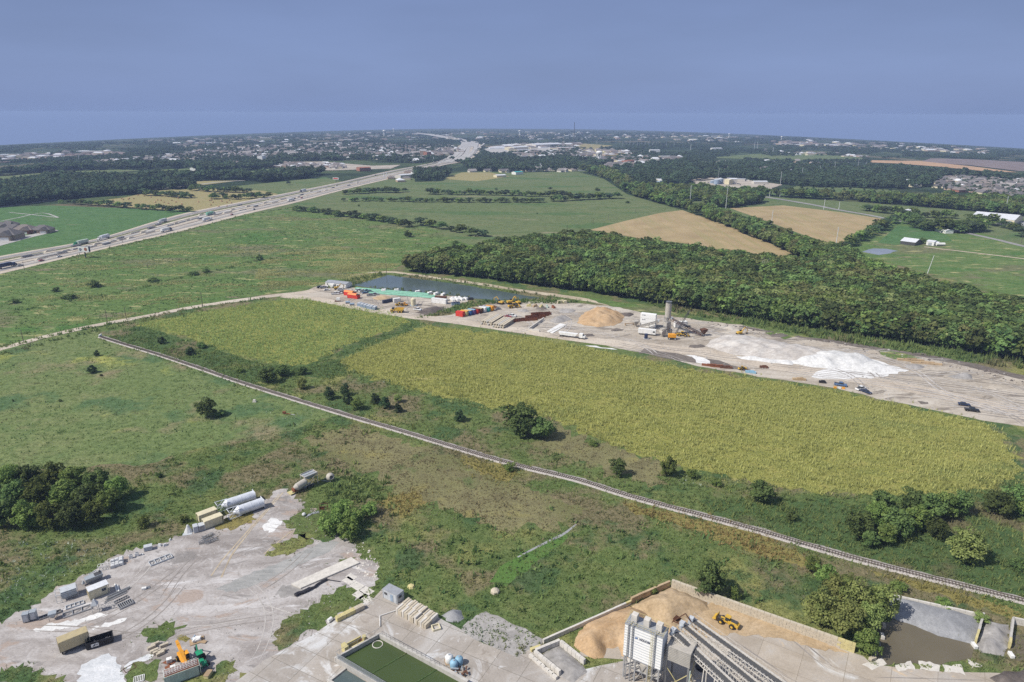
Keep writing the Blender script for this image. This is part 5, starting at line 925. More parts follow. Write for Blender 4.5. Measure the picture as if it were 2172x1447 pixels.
t = trackless('backhoe_tractor', 'green tractor with front bucket and a dark digging arm behind', 'tractor', G(428, 1407), span(420, 1388, 438, 1420)[1], 'green_paint', None)
b = MB(); b.box((1.1, 0, 1.15), (2.3, .85, .75)); b.box((-.4, 0, .95), (1.6, .9, .6)); b.build('body', ['green_paint'], t, bevel=.08); b = MB(); b.box((-.7, 0, 2.), (1.4, 1.3, 1.1), taper=.92); b.build('cab', ['glass'], t); b = MB(); b.box((-.7, 0, 2.6), (1.6, 1.45, .14)); b.build('cab_roof', ['green_paint'], t, bevel=.05)
b = MB(); b.prism([(0, 0), (.8, .05), (.7, .35), (.25, .8), (0, .75)], 'y', -1.1, 1.1); o = b.build('bucket', ['dark_steel'], t); o.location = (2.9, 0, .15); b = MB()
for y in (-.6, .6): b.bar((1.2, y, 1.5), (3.1, y, .6), .14)
b.build('loader_arm', ['green_paint'], t); b = MB(); b.cyl((-1.6, 0, 1.), (-3.2, .1, 3.), .2, .16, 5); b.cyl((-3.2, .1, 3.), (-4.4, .2, 1.3), .15, .1, 5, mat=1); b.box((-4.5, .2, 1.0), (.6, .6, .6), mat=1); b.build('digging_arm', ['green_paint', 'dark_steel'], t)
p = G(418, 1360); t = thing('scrap_pallet', 'pallet of white painted scrap on brown boards behind the green tractor', 'scrap', p, .3); b = MB(); b.box((0, 0, .12), (3.2, 2.2, .12), .2, 0); b.box((1.2, -.7, .2), (2.2, .9, .1), -.5, 0); b.build('boards', ['wood_board'], t); b = MB(); b.box((0, .1, .5), (1.8, 1.3, .5), .15); b.box((.2, .1, .85), (1.3, .9, .25), -.2); b.box((-.6, -.4, .8), (.9, .3, .2), .9); b.build('frame', ['white_paint'], t); b = MB(); b.cyl((-1.2, .6, .2), (-.4, 1.2, .9), .22, n=8); b.build('drum', ['blue_grey'], t)
t, p, yaw, L = container('pale green container with a rust-red roof at the bottom of the yard', (352, 1459), (427, 1431), 2.4, 2.5, 'pale_green', roof='rust')
for i, y in enumerate((-.55, .35)):
    b = MB(); lattice(b, (-L * .5, 0, 0), (L * .46, 0, 0), .55, .45, 12, .06); o = b.build('steel_truss', ['white_paint']); place(o, p + Vector((-math.sin(yaw) * y, math.cos(yaw) * y, 2.88)), yaw + .04 * i, 'white lattice truss lying on the rust-roofed container', 'truss', 'trusses on the container roof')
t = thing('electrical_box', 'yellow-topped wooden crate beside the pale green container', 'crate', G(442, 1434), span(427, 1431, 370, 1452)[1] + .9); b = MB(); b.box((0, 0, .45), (1.9, 1.1, .8)); b.build('body', ['yellow_block'], t, bevel=.04); b = MB(); b.box((0, 0, .89), (2., 1.2, .08)); b.build('lid', ['wood_board'], t)
def ladder_frame(label, A_, B_, wd, n, mat='galv', h=.25, t_=.12, diag=False, group=None, lift_=0., name='steel_rack'):
    a = G(*A_); c = G(*B_); d = c - a; yaw = math.atan2(d.y, d.x); L = d.length; b = MB()
    for y in (-wd / 2, wd / 2): b.box((0, y, h / 2), (L, t_, h))
    for i in range(n + 1):
        x = -L / 2 + L * i / n; b.box((x, 0, h / 2), (t_, wd - .01, h * .8))
        if diag and i < n: b.bar((x, -wd / 2, h / 2), (x + L / n, wd / 2, h / 2), t_ * .6)
    o = b.build(name, [mat]); return place(o, (a + c) / 2 + Vector((0, 0, lift_ + .02)), yaw, label, 'frame', group)
ladder_frame('white slatted rack lying at the bottom edge of the yard', (284, 1444), (306, 1438), 1.8, 6, 'white_paint'); ladder_frame('rusty rectangular frame lying flat beside the white spill', (264, 1424), (286, 1412), 1.6, 1, 'rust_dark', .12, .08)
ladder_frame('long conveyor frame lying flat at the bottom of the equipment row', (134, 1308), (193, 1288), 1.9, 3, 'galv', .35, .16, True); ladder_frame('conveyor frame lying behind the long one', (140, 1291), (178, 1278), 1.4, 4, 'grey_light', .35, .14); ladder_frame('dark conveyor frame beside the pair of grey cabinets', (83, 1314), (130, 1297), 1.1, 5, 'steel', .4, .14, True)
ladder_frame('grey roller rack at the end of the steel pole stack', (252, 1290), (281, 1277), 2.0, 7, 'galv', .5, .12); ladder_frame('second roller rack behind the first at the pole stack', (243, 1280), (272, 1266), 1.0, 6, 'steel', .3, .1)
ladder_frame('light steel frame lying in the weeds beside the tote boxes', (318, 1198), (364, 1180), 2.2, 4, 'grey_light', .4, .14, True); ladder_frame('small slatted panel leaning by the grey hopper', (190, 1220), (206, 1212), 1.0, 6, 'grey_light', .2, .1)
t = thing('lattice_stand', 'white lattice stand beside the pile of bulk bags', 'frame', G(222, 1207), .35); b = MB(); lattice(b, (-1.5, 0, .1), (1.6, 0, .1), 1.3, 1.3, 4, .1); b.build('frame', ['white_paint'], t)
for i, (x, y) in enumerate(((58, 1318), (73, 1313))):
    t = thing('steel_cabinet', ('grey steel cabinet at the far left of the equipment row', 'grey steel cabinet second from the left in the equipment row')[i], 'cabinet', G(x, y) , .35); b = MB(); b.box((0, 0, 1.35), (1.35, 1.3, 2.1)); b.box((0, 0, 2.45), (1.5, 1.45, .1)); b.build('body', ['grey_paint'], t); b = MB(); b.box((0, -.68, 1.35), (1.0, .04, 1.8)); b.build('door', ['grey_light'], t); b = MB()
    for a in (-.55, .55):
        for c in (-.55, .55): b.box((a, c, .16), (.12, .12, .32))
    b.build('base', ['dark_steel'], t)
def wedge_hopper(label, px, py, yaw, s_, paint='grey_paint'):
    t = thing('feed_hopper', label, 'hopper', G(px, py), yaw, None); b = MB(); b.frustum((0, 0, .4 * s_), (.4 * s_, .4 * s_), (1.7 * s_, 1.5 * s_), 1.3 * s_); b.box((0, 0, 1.85 * s_), (1.75 * s_, 1.55 * s_, .3 * s_)); b.build('bin', [paint], t); b = MB()
    for a in (-1, 1):
        for c in (-1, 1): b.bar((a * .8 * s_, c * .7 * s_, 0), (a * .8 * s_, c * .7 * s_, 1.7 * s_), .08)
    b.build('leg', ['steel'], t); return t
wedge_hopper('small wedge hopper on the bare ground in front of the frames', 114, 1313, .5, 1.0); 
t = thing('dust_hopper', 'big grey hopper box inside an open pipe frame', 'hopper', along((132, 1277), (161, 1267), 2.6)[0], along((132, 1277), (161, 1267), 2.6)[1]); b = MB(); b.box((.3, 0, 1.75), (3.4, 2.5, 1.7)); b.frustum((.3, 0, .25), (2.4, 1.6), (3.4, 2.5), .65); b.build('bin', ['grey_paint'], t); b = MB(); b.box((.3, 0, 2.66), (3.5, 2.6, .1)); b.build('lid', ['grey_light'], t); b = MB()
for x in (-2.6, -1.5, 2.2):
    for y in (-1.4, 1.4): b.bar((x, y, 0), (x, y, 2.3), .08)
for y in (-1.4, 1.4): b.bar((-2.6, y, 2.3), (2.2, y, 2.3), .07); b.bar((-2.6, y, .6), (2.2, y, .6), .07)
for x in (-2.6, 2.2): b.bar((x, -1.4, 2.3), (x, 1.4, 2.3), .07)
b.build('pipe_frame', ['grey_light'], t)
p, yaw, L = along((184, 1244), (221, 1229), 1.9); t = thing('screw_hopper', 'long grey V-shaped hopper behind the tan site office', 'hopper', p, yaw); b = MB(); b.frustum((0, 0, .3), (L * .9, .4), (L, 1.9), 1.3); b.box((0, 0, 1.75), (L, 1.9, .3)); b.build('bin', ['grey_paint'], t); b = MB(); b.box((L * .25, 0, 1.95), (L * .4, 1.5, .1)); b.cyl((L * .4, .3, 1.9), (L * .4, .3, 2.4), .25, n=8); b.build('lid', ['dark_steel'], t); b = MB(); b.frustum((-L / 2 - .4, 0, .6), (.8, .8), (.2, .2), .9); b.build('spout', ['grey_light'], t)
p, yaw, L = along((192, 1274), (233.5, 1257), 2.4); t = thing('site_office', 'tan site office cabin with one window on its long side', 'cabin', p, yaw); b = MB(); corrug(b, L, 2.4, 2.45, .12, 0, .3, .03); b.build('body', ['cream_paint'], t); b = MB(); b.box((0, 0, 2.72), (L + .15, 2.55, .1)); b.build('roof', ['roof_white'], t); b = MB(); b.box((L * .24, -1.22, 1.65), (1.0, .06, .85), mat=1); b.box((L * .24, -1.235, 1.65), (.9, .06, .75), mat=0); b.box((L * .24, -1.25, 1.65), (.05, .07, .75), mat=1); b.build('window', ['glass', 'grey_light'], t); b = MB(); b.box((-L / 2 - .01, 0, 1.2), (.06, .9, 2.)); b.build('door', ['tan_roof'], t)
for i in range(2):
    p = G(246 + 5 * i, 1248 + i * 2); b = MB(); b.cyl((-1.7, 0, .22), (1.7, 0, .22), .2, n=10); o = b.build('white_pipe', ['white_paint']); place(o, p, R(125), 'short white pipe beside the tan site office', 'pipe', 'pipes beside the site office')
a0 = span(226, 1274, 270, 1254)[1]
for i in range(9):
    p = G(246 + i * 1.0, 1268 - i * 1.6 + random.uniform(-1, 1)); b = MB(); b.bar((-2.8, 0, .15 + .1 * (i % 3)), (2.6, 0, .2 + .1 * (i % 3)), .16); o = b.build('steel_pole', ['steel' if i % 2 else 'galv']); place(o, p, a0 + random.gauss(0, .07), 'steel pole in the fanned stack beside the roller racks', 'pole', 'stack of steel poles')
t = thing('cone_hopper', 'cone-topped hopper standing over a lattice beside the roller racks', 'hopper', G(204, 1297), .3); b = MB(); b.frustum((0, 0, 2.2), (1.5, 1.5), (.3, .3), 1.5); b.frustum((0, 0, 1.7), (.7, .7), (1.5, 1.5), .5); b.build('bin', ['grey_light'], t); b = MB()
for a in (-.6, .6):
    for c in (-.6, .6): b.bar((a, c, 0), (a, c, 2.1), .08)
lattice(b, (.7, 0, .1), (4.6, .6, .1), 1.2, 1.1, 5, .07); b.build('lattice', ['galv'], t)
b = MB(); b.box((0, 0, .3), (1.1, .7, .5)); b.box((.6, .2, .1), (1.6, 1.0, .1), .4, 1); tag(place(b.build('control_box', ['white_paint', 'steel']), G(306, 1250), .3), 'small white box on a dark plate in the open yard', 'box')
for i in range(9):
    p = G(240 + (i % 3) * 9, 1204 - (i % 3) * 3 - (i // 3) * 4.2); z = .42 * (i // 5); b = MB(); b.box((0, 0, .45), (1.15, 1.0, .8), taper=.86); b.box((0, 0, .88), (.8, .7, .12)); o = b.build('bulk_bag', ['tarp'], None, bevel=.15); place(o, p + Vector((0, 0, z)), .4 + random.gauss(0, .1), 'white bulk bag in the strapped heap beside the lattice stand', 'bag', 'heap of white bulk bags')
for i, (x, y) in enumerate(((278, 1184), (291, 1179))): b = MB(); b.box((0, 0, .55), (.9, .8, 1.0)); b.box((0, 0, 1.08), (.7, .6, .08), mat=1); tag(place(b.build('plastic_crate', ['white_paint', 'steel'], None, bevel=.04), G(x, y), .4), ('white crate nearer the bulk bags', 'white crate nearer the light steel frame')[i], 'crate')
t = thing('cooling_unit', 'grey louvred cooling unit in the weeds above the two white crates', 'machine', G(315, 1166), .45); b = MB(); b.box((0, 0, .7), (2.1, 1.5, 1.2)); b.build('body', ['grey_paint'], t); b = MB(); 
for k in range(5): b.box((0, -.77, .3 + k * .2), (1.8, .05, .1))
b.build('louvre', ['grey_light'], t); b = MB(); b.box((0, 0, 1.34), (2.2, 1.6, .1)); b.build('lid', ['grey_light'], t)
for i, (x, y, s_) in enumerate(((339, 1158, .9), (350, 1158, .9), (361, 1146, .6), (303, 1177, .5))): b = MB(); b.frustum((0, 0, 0), (1.1 * s_, .9 * s_), (.8 * s_, .5 * s_), .8 * s_); b.box((.9 * s_, .3, .1), (.9, .15, .15), .5); tag(place(b.build('scrap_piece', ['tarp']), G(x, y), i * .7), ('white scrap piece beside the cooling unit', 'white scrap piece second from the cooling unit', 'bent white scrap farthest up the weedy edge', 'small white scrap beside the crates')[i], 'scrap')
p, yaw, L = along((408, 1131), (436, 1126), 1.8); t = thing('compressor_box', 'pair of grey compressor boxes beside the tan containers', 'machine', p, yaw + .25); b = MB(); b.box((-.9, 0, 1.1), (1.3, 2., 2.0)); b.box((.8, 0, 1.0), (1.7, 2., 1.8)); b.build('body', ['grey_light'], t); b = MB(); b.box((-.08, 0, 1.), (.1, 1.9, 1.7)); b.box((.8, -1.02, 1.), (1.3, .05, 1.3)); b.build('grille', ['steel'], t)
t = thing('tarp_cone', 'pale tarpaulin-covered cone left of the grey compressor', 'cover', G(400, 1128), 0); b = MB(); b.lathe([(1.3, 0), (.9, .8), (.5, 1.6), (.3, 2.3), (.05, 2.5)], n=9); b.build('cover', ['tarp'], t); b = MB(); b.box((.2, -1.2, .06), (2.6, 1.3, .1), .3); b.build('sheet', ['grey_light'], t)
a0 = span(419, 1150, 465, 1140)[1]
for i in range(10):
    b = MB(); 
    if i % 2: lattice(b, (-1.8, 0, .1), (1.8, 0, .1), .5, .4, 6, .06)
    else: b.bar((-2.1, 0, .2), (2., 0, .25), .12)
    tag(place(b.build('steel_section', ['galv' if i % 3 else 'steel']), G(443 + random.uniform(-9, 9), 1146 + random.uniform(-9, 8)) + Vector((0, 0, .15 * (i % 3))), a0 + random.gauss(.1, .3)), 'grey steel section in the jumbled heap below the tan containers', 'scrap', 'jumbled heap of steel sections')
container('tan container in front, nearer the open yard', (436, 1124), (475, 1109), 2.4, 2.5, 'cream_paint'); container('tan container behind, nearer the thicket', (424, 1111), (463, 1096), 2.4, 2.5, 'cream_paint')
def lying_silo(label, A_, B_, r=1.55):
    a = G(*A_, r); b_ = G(*B_, r); d = b_ - a; yaw = math.atan2(d.y, d.x); L = d.xy.length; c = (a + b_) / 2; t = thing('storage_silo', label, 'silo', (c.x, c.y, 0), yaw); b = MB(); b.cyl((-L / 2, 0, r + .1), (L / 2, 0, r + .1), r, n=24); b.cyl((-L / 2, 0, r + .1), (-L / 2 - 1.6, 0, r + .1), r, .35, 24)
    for k in (-.3, 0, .3): b.cyl((L * k - .06, 0, r + .1), (L * k + .06, 0, r + .1), r + .04, n=24)
    b.build('tank', ['silo_white'], t, smooth=True); b = MB(); b.box((L / 2 + .06, 0, r + .1), (.1, 2 * r, 2 * r)); b.build('end_plate', ['silo_white'], t); b = MB()
    for y in (-1, 1):
        for z in (-1, 1): b.bar((-L / 2 + .6, y * r * .75, r + .1 + z * r * .75), (-L / 2 - 3.2, y * r * .8, r + .1 + z * r * .8), .16)
        b.bar((-L / 2 - 3.2, y * r * .8, .3), (-L / 2 - .5, y * r * .8, 2 * r - .2), .1); b.bar((-L / 2 - 3.2, y * r * .8, 2 * r - .2), (-L / 2 - .5, y * r * .8, .3), .1)
    for z in (.3, 2 * r - .1): b.bar((-L / 2 - 3.2, -r * .8, z), (-L / 2 - 3.2, r * .8, z), .14)
    b.build('support_leg', ['silo_white'], t)
lying_silo('white silo lying on its side, nearer the wheel ruts', (506, 1084), (557, 1066)); lying_silo('white silo lying on its side behind, nearer the thicket', (481, 1070), (539, 1051))
# old mixing plant in the weeds
t = thing('mixing_plant', 'derelict mixing plant with a rust-topped hopper standing in the weeds', 'machine', G(645, 1036), span(622, 1038, 664, 1020)[1]); t.scale = (1.15,) * 3; b = MB(); b.frustum((2.3, .6, 2.3), (1.4, 1.2), (4.2, 2.6), 1.3); b.build('hopper', ['grey_paint'], t); b = MB(); b.box((2.3, .6, 3.62), (4.3, .12, .25), mat=1); 
for y in (-.7, 1.9): b.box((2.3, y, 3.7), (4.3, .12, .35), mat=1)
for x in (.2, 4.4): b.box((x, .6, 3.7), (.12, 2.5, .34), mat=1)
b.box((2.3, .6, 3.5), (4.1, 2.4, .05)); b.build('hopper_rim', ['rust', 'dusty_steel'], t); b = MB()
for x in (.3, 4.3):
    for y in (-.6, 1.8): b.bar((x, y, 0), (x, y, 3.6), .12)
b.bar((.3, -.6, .5), (4.3, -.6, 3.3), .08); b.bar((.3, 1.8, .5), (4.3, 1.8, 3.3), .08); b.build('frame', ['grey_light'], t); b = MB(); b.cyl((-2.4, -.4, 1.7), (.6, -.2, 2.1), 1.05, 1.05, 16); b.cyl((-3.4, -.4, 1.55), (-2.4, -.4, 1.7), .55, 1.05, 16); b.build('drum', ['dusty_steel'], t, smooth=True); b = MB(); b.box((-3.3, -.4, 1.3), (1., 1.2, .9), .2); b.box((-2.9, -.4, .6), (1.6, .5, .4)); b.build('discharge_chute', ['rust'], t); b = MB(); b.box((-.5, -.4, .55), (7., .3, .3)); b.box((-.5, .6, .55), (6., .3, .3)); b.box((-4.2, 0, .4), (1.4, 2., .14), mat=1); b.build('chassis', ['steel', 'yellow_block'], t)
for x in (1., 2.2): wheel(t, x, -1., .5, .3)
t = thing('mixer_drum', 'loose grey mixer drum with a round open mouth, beside the mixing plant', 'drum', G(700, 1020), R(-20)); b = MB(); b.lathe([(.45, -1.35), (.9, -1.0), (1.35, -.35), (1.4, .3), (1.1, .95), (.75, 1.3), (.70, 1.32), (.55, 1.1), (.5, .2)], n=20); o = b.build('drum', ['dusty_steel'], t, smooth=True); o.rotation_euler = (0, R(75), R(-35)); o.location = (.2, 0, 1.6); b = MB(); b.box((-1.2, -.9, .15), (3., .16, .2), .2); b.box((-1.2, .9, .15), (3., .16, .2), .2)
for x in (-1.2, .8): b.bar((x, -.9, .1), (x * .7, -.3, 1.), .1); b.bar((x, .9, .1), (x * .7, .3, 1.), .1)
b.build('cradle', ['galv'], t)
b = MB()
for x in (-1.3, 1.3): b.bar((x, 0, 0), (x, 0, 2.4), .14)
b.bar((-1.3, 0, 2.4), (1.3, 0, 2.4), .14); b.bar((-1.3, 0, 1.2), (1.3, 0, 1.2), .1); b.box((-.5, .1, .7), (1.4, .1, 1.0), 0, 1); tag(place(b.build('steel_goalpost', ['rust_dark', 'rust']), G(687, 1082), .12), 'upright rusty frame standing in the weeds by the bright bushes', 'frame')
b = MB(); b.lathe([(.3, 0), (.62, .3), (.62, .7), (.3, 1.)], n=9); tag(place(b.build('plastic_drum', ['tarp']), G(645, 1094)), 'white plastic drum at the edge of the bright bushes', 'drum')
for i in range(3): b = MB(); b.box((0, 0, .12), (3.2 - i * .6, .3, .2)); b.box((0, .5, .1), (1.2, .6, .12), .3); tag(place(b.build('scrap_piece', ['galv']), G(657 + 7 * i, 1094 - 3 * i), .9 - .5 * i), 'grey scrap strip lying left of the bright bushes', 'scrap', 'scrap left of the bright bushes')
# ------------------------------------------------------------------ slab, liner, generator, block stacks
P = [G(*k) for k in ((618, 1241), (638, 1250), (763, 1196), (745, 1184))]; b = MB(); b.prism([(v.x, v.y) for v in P], 'z', .0, .42); tag(b.build('concrete_slab', ['concrete_pale'], None, bevel=.05), 'long thick pale concrete slab beside the gravel track', 'slab')
b = MB(); pts = smooth_line([G(*k) for k in ((627, 1264), (640, 1259), (658, 1252), (675, 1242), (693, 1231))], 1.); pts = [Vector((q.x + random.gauss(0, .12), q.y + random.gauss(0, .12), .25 + random.random() * .25)) for q in pts]
for i in range(len(pts) - 1): b.cyl(pts[i], pts[i + 1], .55 if i < 4 else .32, n=6)
a_ = G(692, 1231); c_ = G(722, 1235); b.bar(a_ + Vector((0, 0, .3)), c_ + Vector((0, 0, .2)), .14); tag(b.build('liner_roll', ['liner']), 'crumpled black liner roll lying along the concrete slab', 'liner')
p, yaw, L = along((813, 1268), (843, 1283), 2.5); t = thing('generator_cabin', 'grey metal cabin with door and vents on the corner of the concrete apron', 'cabin', p, yaw); b = MB(); corrug(b, L, 2.5, 2.6, .1, 0, .35, .03); b.build('body', ['grey_light'], t); b = MB(); b.box((0, 0, 2.82), (L + .1, 2.6, .1)); b.build('roof', ['roof_grey'], t); b = MB(); b.box((L * .12, -1.27, 1.2), (.95, .05, 2.)); b.box((-L * .3, -1.27, 1.75), (1.0, .05, .7), mat=1); b.build('door', ['blue_grey', 'dark_steel'], t); b = MB(); b.box((L / 2 + .03, 0, 1.7), (.06, .9, .6)); b.build('vent', ['dark_steel'], t)
p0 = G(716, 1321); p1 = G(774, 1292); d = (p1 - p0); n = 6; yaw = math.atan2(d.y, d.x); nn = Vector((-math.sin(yaw), math.cos(yaw), 0))
for i in range(n):
    b = MB(); b.box((0, 0, .62), (d.length / n - .05, 1.25, 1.2)); b.box((.02, .04, 1.24), (d.length / n * .6, .6, .05)); o = b.build('barrier_block', ['yellow_block' if i < 4 else 'block_pale'], None, bevel=.06); place(o, p0 + d * (i + .5) / n + nn * .62, yaw + random.gauss(0, .03), 'yellow painted concrete block in the row on the apron' if i < 4 else 'bare grey concrete block at the end of the yellow row', 'block', 'row of concrete blocks' if i < 4 else 'bare blocks ending the yellow row')
b = MB(); b.cyl((-.6, 0, .5), (.6, 0, .5), .5, n=12); tag(place(b.build('white_roll', ['white_paint']), G(700, 1318), 1.0), 'white roll lying at the edge of the weeds by the yellow blocks', 'roll')
p0 = G(840, 1303); p1 = G(903, 1336); pw = G(931, 1312); d = p1 - p0; yaw = math.atan2(d.y, d.x); W = (pw - p1).length; nn = Vector((-math.sin(yaw), math.cos(yaw), 0)); n = 15
for i in range(n):
    for k in range(2):
        h = (1.9 if i < 10 else 1.5) - .12 * (i % 3) + (.15 if k else 0); b = MB(); ln = W * .49; b.box((0, 0, h / 2 + .02), (d.length / n - .05, ln, h)); o = b.build('precast_unit', ['block_pale' if (i + k) % 3 else 'concrete_pale'], None, bevel=.04)
        place(o, p0 + d * (i + .5) / n + nn * (ln * .5 + k * W * .5 + random.gauss(0, .08)), yaw + random.gauss(0, .008), 'upright concrete panel packed in the long stack by the apron edge', 'panel', 'stack of concrete panels')
b = MB()
for s_ in (-1, 1): b.box((0, s_ * .9, .3), (2.0, .22, .5)); b.box((s_ * .9, 0, .3), (.22, 1.6, .48))
tag(place(b.build('concrete_ring', ['cream_paint']), G(925, 1333), .4), 'cream box frame lying at the end of the panel stack', 'frame')
tag(heap('gravel_heap', [(937, 1306), (950, 1296), (962, 1291), (977, 1296), (984, 1312), (972, 1320), (955, 1321)], 2.4, 'gravel_grey', .8, .5, .2, .15, 3, layer=9), 'small blue-grey gravel heap behind the concrete panels', 'heap', kind='thing')
b = MB(); b.path([G(839, 1297) + Vector((0, 0, .3)), G(806, 1308) + Vector((0, 0, .3)), G(806, 1331) + Vector((0, 0, .3))], .1); tag(b.build('drain_pipe', ['white_paint']), 'thin white pipe bent round the corner of the settling pool', 'pipe')
b = MB(); b.lathe([(1.1, 0), (.8, .5), (.2, .6)], n=7); tag(place(b.build('sandbag', ['yellow_block']), G(872, 1245)), 'yellow bag lying in the weeds behind the grey cabin', 'bag')
b = MB(); b.lathe([(1.3, 0), (1.2, .6), (.6, 1.0), (.1, 1.1)], n=7); tag(place(b.build('boulder', ['block_pale']), G(1050, 1256)), 'pale boulder lying in the green weeds', 'boulder')
# ------------------------------------------------------------------ settling pool
hp = 1.5
cs = [G(712, 1394, hp), G(805, 1343, hp), G(992, 1442, hp), G(1060, 1480, hp), G(880, 1500, hp)]
far_c = cs[1]; u = (G(712, 1394, hp) - far_c).xy.normalized(); v = (G(990, 1443, hp) - far_c).xy.normalized(); lu = (G(712, 1394, hp) - far_c).xy.length; lv = 26.
def pc(a, b_, z=0.): return Vector((far_c.x + u.x * a + v.x * b_, far_c.y + u.y * a + v.y * b_, z))
t = thing('settling_pool', 'large concrete settling pool of green water', 'pool', (0, 0, 0)); b = MB()
def wall_seg(b, a, c, th, h, z=0., mat=None):
    d = c - a; b.box(((a.x + c.x) / 2, (a.y + c.y) / 2, z + h / 2), (d.xy.length + th * .99, th, h), math.atan2(d.y, d.x), mat)
for a, c in ((pc(0, 0), pc(lu, 0)), (pc(lu, .5), pc(lu, lv))): wall_seg(b, a, c, .45, hp)
wall_seg(b, pc(0, .5), pc(0, lv), .8, hp - .003); b.build('basin_wall', ['concrete'], t)
P = [pc(.2, .2), pc(lu - .2, .2), pc(lu - .2, lv), pc(.2, lv)]; me = bpy.data.meshes.new('water'); me.from_pydata([(q.x, q.y, .35) for q in P], [], [(0, 3, 2, 1)]); link('water', me, 'pool_green', t)
for bb in (9.0, 18.0): b = MB(); wall_seg(b, pc(.3, bb), pc(lu - .3, bb), .3, .45); b.build('baffle', ['weeds_green'], t)
b = MB(); 
for k in range(14):
    q = pc(.1, 1 + k * 1.35, hp); b.bar(q, q + Vector((0, 0, 1.1)), .05)
b.bar(pc(.1, 1, hp + 1.1), pc(.1, 18.6, hp + 1.1), .05); b.bar(pc(.1, 1, hp + .5), pc(.1, 18.6, hp + .5), .04); b.path([pc(-.8, .3, .5), pc(-.8, 19, .5)], .16); b.path([pc(-1.3, .3, .2), pc(-1.3, 17, .2)], .12); b.build('railing', ['steel'], t)
m, tt, bs = _new('chain_link'); bs.inputs['Base Color'].default_value = (.35, .38, .40, 1); bs.inputs['Alpha'].default_value = .35
b = MB()
for k in range(12): q = pc(lu + .1, 1 + k * 2, hp); b.bar(q, q + Vector((0, 0, 1.5)), .06)
for k in range(5): q = pc(lu * (k + .5) / 5, -.1, hp); b.bar(q, q + Vector((0, 0, 1.4)), .06)
b.bar(pc(lu + .1, .5, hp + 1.5), pc(lu + .1, lv, hp + 1.5), .05); b.bar(pc(0, -.1, hp + 1.4), pc(lu, -.1, hp + 1.4), .05); b.build('fence', ['galv'], t)
b = MB(); wall_seg(b, pc(lu + .1, .5), pc(lu + .1, lv), .02, 1.4, hp); b.build('fence_mesh', ['chain_link'], t)
b = MB(); b.path([(1.2 * math.cos(a), 1.2 * math.sin(a), .42) for a in np.linspace(0, 6.283, 17)], .11); o = b.build('floating_ring', ['concrete_pale'], t); o.location = pc(2.2, 1.9)
t = thing('wash_basin', 'low grey basins beside the settling pool', 'basin'); b = MB()
for a in (lu + 5.2, lu + 10): wall_seg(b, pc(a, 2.5 + (a - lu) * .35), pc(a, lv), .5, .8)
wall_seg(b, pc(lu + .6, 3.6), pc(lu + 10, 5.5), .4, .5); b.build('basin_wall', ['concrete'], t)
P = [pc(lu + .5, 4), pc(lu + 10, 6), pc(lu + 10, lv), pc(lu + .5, lv)]; me = bpy.data.meshes.new('water'); me.from_pydata([(q.x, q.y, .22) for q in P], [], [(0, 3, 2, 1)]); link('water', me, 'pond_grey', t)
t = thing('pump_block', 'yellowed concrete trough with a pump on the pool edge', 'pump', G(752, 1372), math.atan2(u.y, u.x)); b = MB(); b.box((2.4, 0, 1.), (1., 1.8, 2.)); b.box((-.2, -.8, .7), (4., .3, 1.3)); b.box((-.2, .6, .5), (4., .3, .9)); b.build('trough', ['yellow_block'], t); b = MB(); b.box((-2.6, .2, .5), (1.5, 1.4, .7), mat=1); b.cyl((-2.6, .2, .8), (-2.6, .2, 1.8), .5, n=10, mat=0); b.build('pump', ['yellow_block', 'rust_dark'], t)
for i, (x, y, mt) in enumerate(((963, 1416, 'blue_pale'), (974, 1408, 'blue_pale'), (953, 1404, 'white_paint'))):
    t = thing('dosing_tank', ('pale blue dosing tank nearest the pool corner', 'pale blue dosing tank behind the first', 'whitish dosing tank left of the blue pair')[i], 'tank', G(x, y), .3); b = MB(); b.lathe([(.9, .15), (.95, .3), (.95, 1.5), (.7, 1.85), (.2, 2.05)], n=14); b.build('body', [mt], t, smooth=True); b = MB(); b.lathe([(.22, 2.03), (.22, 2.15), (.05, 2.16)], n=10); b.build('lid', ['grey_paint'], t); b = MB(); b.box((0, 0, .08), (2., 2., .14)); b.build('pallet', ['wood_board'], t)
for i in range(16): b = MB(); b.box((0, 0, random.uniform(.2, .8)), (random.uniform(.4, 1.6), random.uniform(.2, .5), random.uniform(.2, .4)), random.random() * 3, ry=random.uniform(-.5, .5)); tag(place(b.build('scrap_piece', [random.choice(['rust_dark', 'wood_board', 'steel', 'grey_paint'])]), G(975 + random.uniform(-13, 16), 1429 + random.uniform(-9, 9))), 'rusty scrap piece heaped at the pool corner beside the blue tanks', 'scrap', 'scrap heap at the pool corner')
# ------------------------------------------------------------------ ready-mix plant: sand bays, walls, silo block, conveyors
def block_wall(label, A_, B_, courses, th=.75, paint='block_pale', cap=None, step=1.5, hb=.62, yellow=0):
    a = G(*A_); c = G(*B_); d = c - a; L = d.xy.length; yaw = math.atan2(d.y, d.x); n = max(1, int(L / step)); b = MB(); w_ = L / n
    for k in range(courses):
        for i in range(n + (k % 2)):
            x0 = i * w_ - (w_ / 2 if k % 2 else 0); x1 = min(x0 + w_, L); x0 = max(x0, 0)
            if x1 - x0 < .1: continue
            b.box(((x0 + x1) / 2, random.gauss(0, .02), (k + .5) * hb), (x1 - x0 - .05, th, hb - .04), mat=1 if i >= n - yellow else 0)
    b.box((L / 2, 0, courses * hb / 2 - .05), (L - .1, th - .14, courses * hb - .14), mat=2); o = b.build('block_wall', [paint, 'yellow_block', 'concrete_dark']); place(o, a, yaw); return tag(o, label, 'wall')
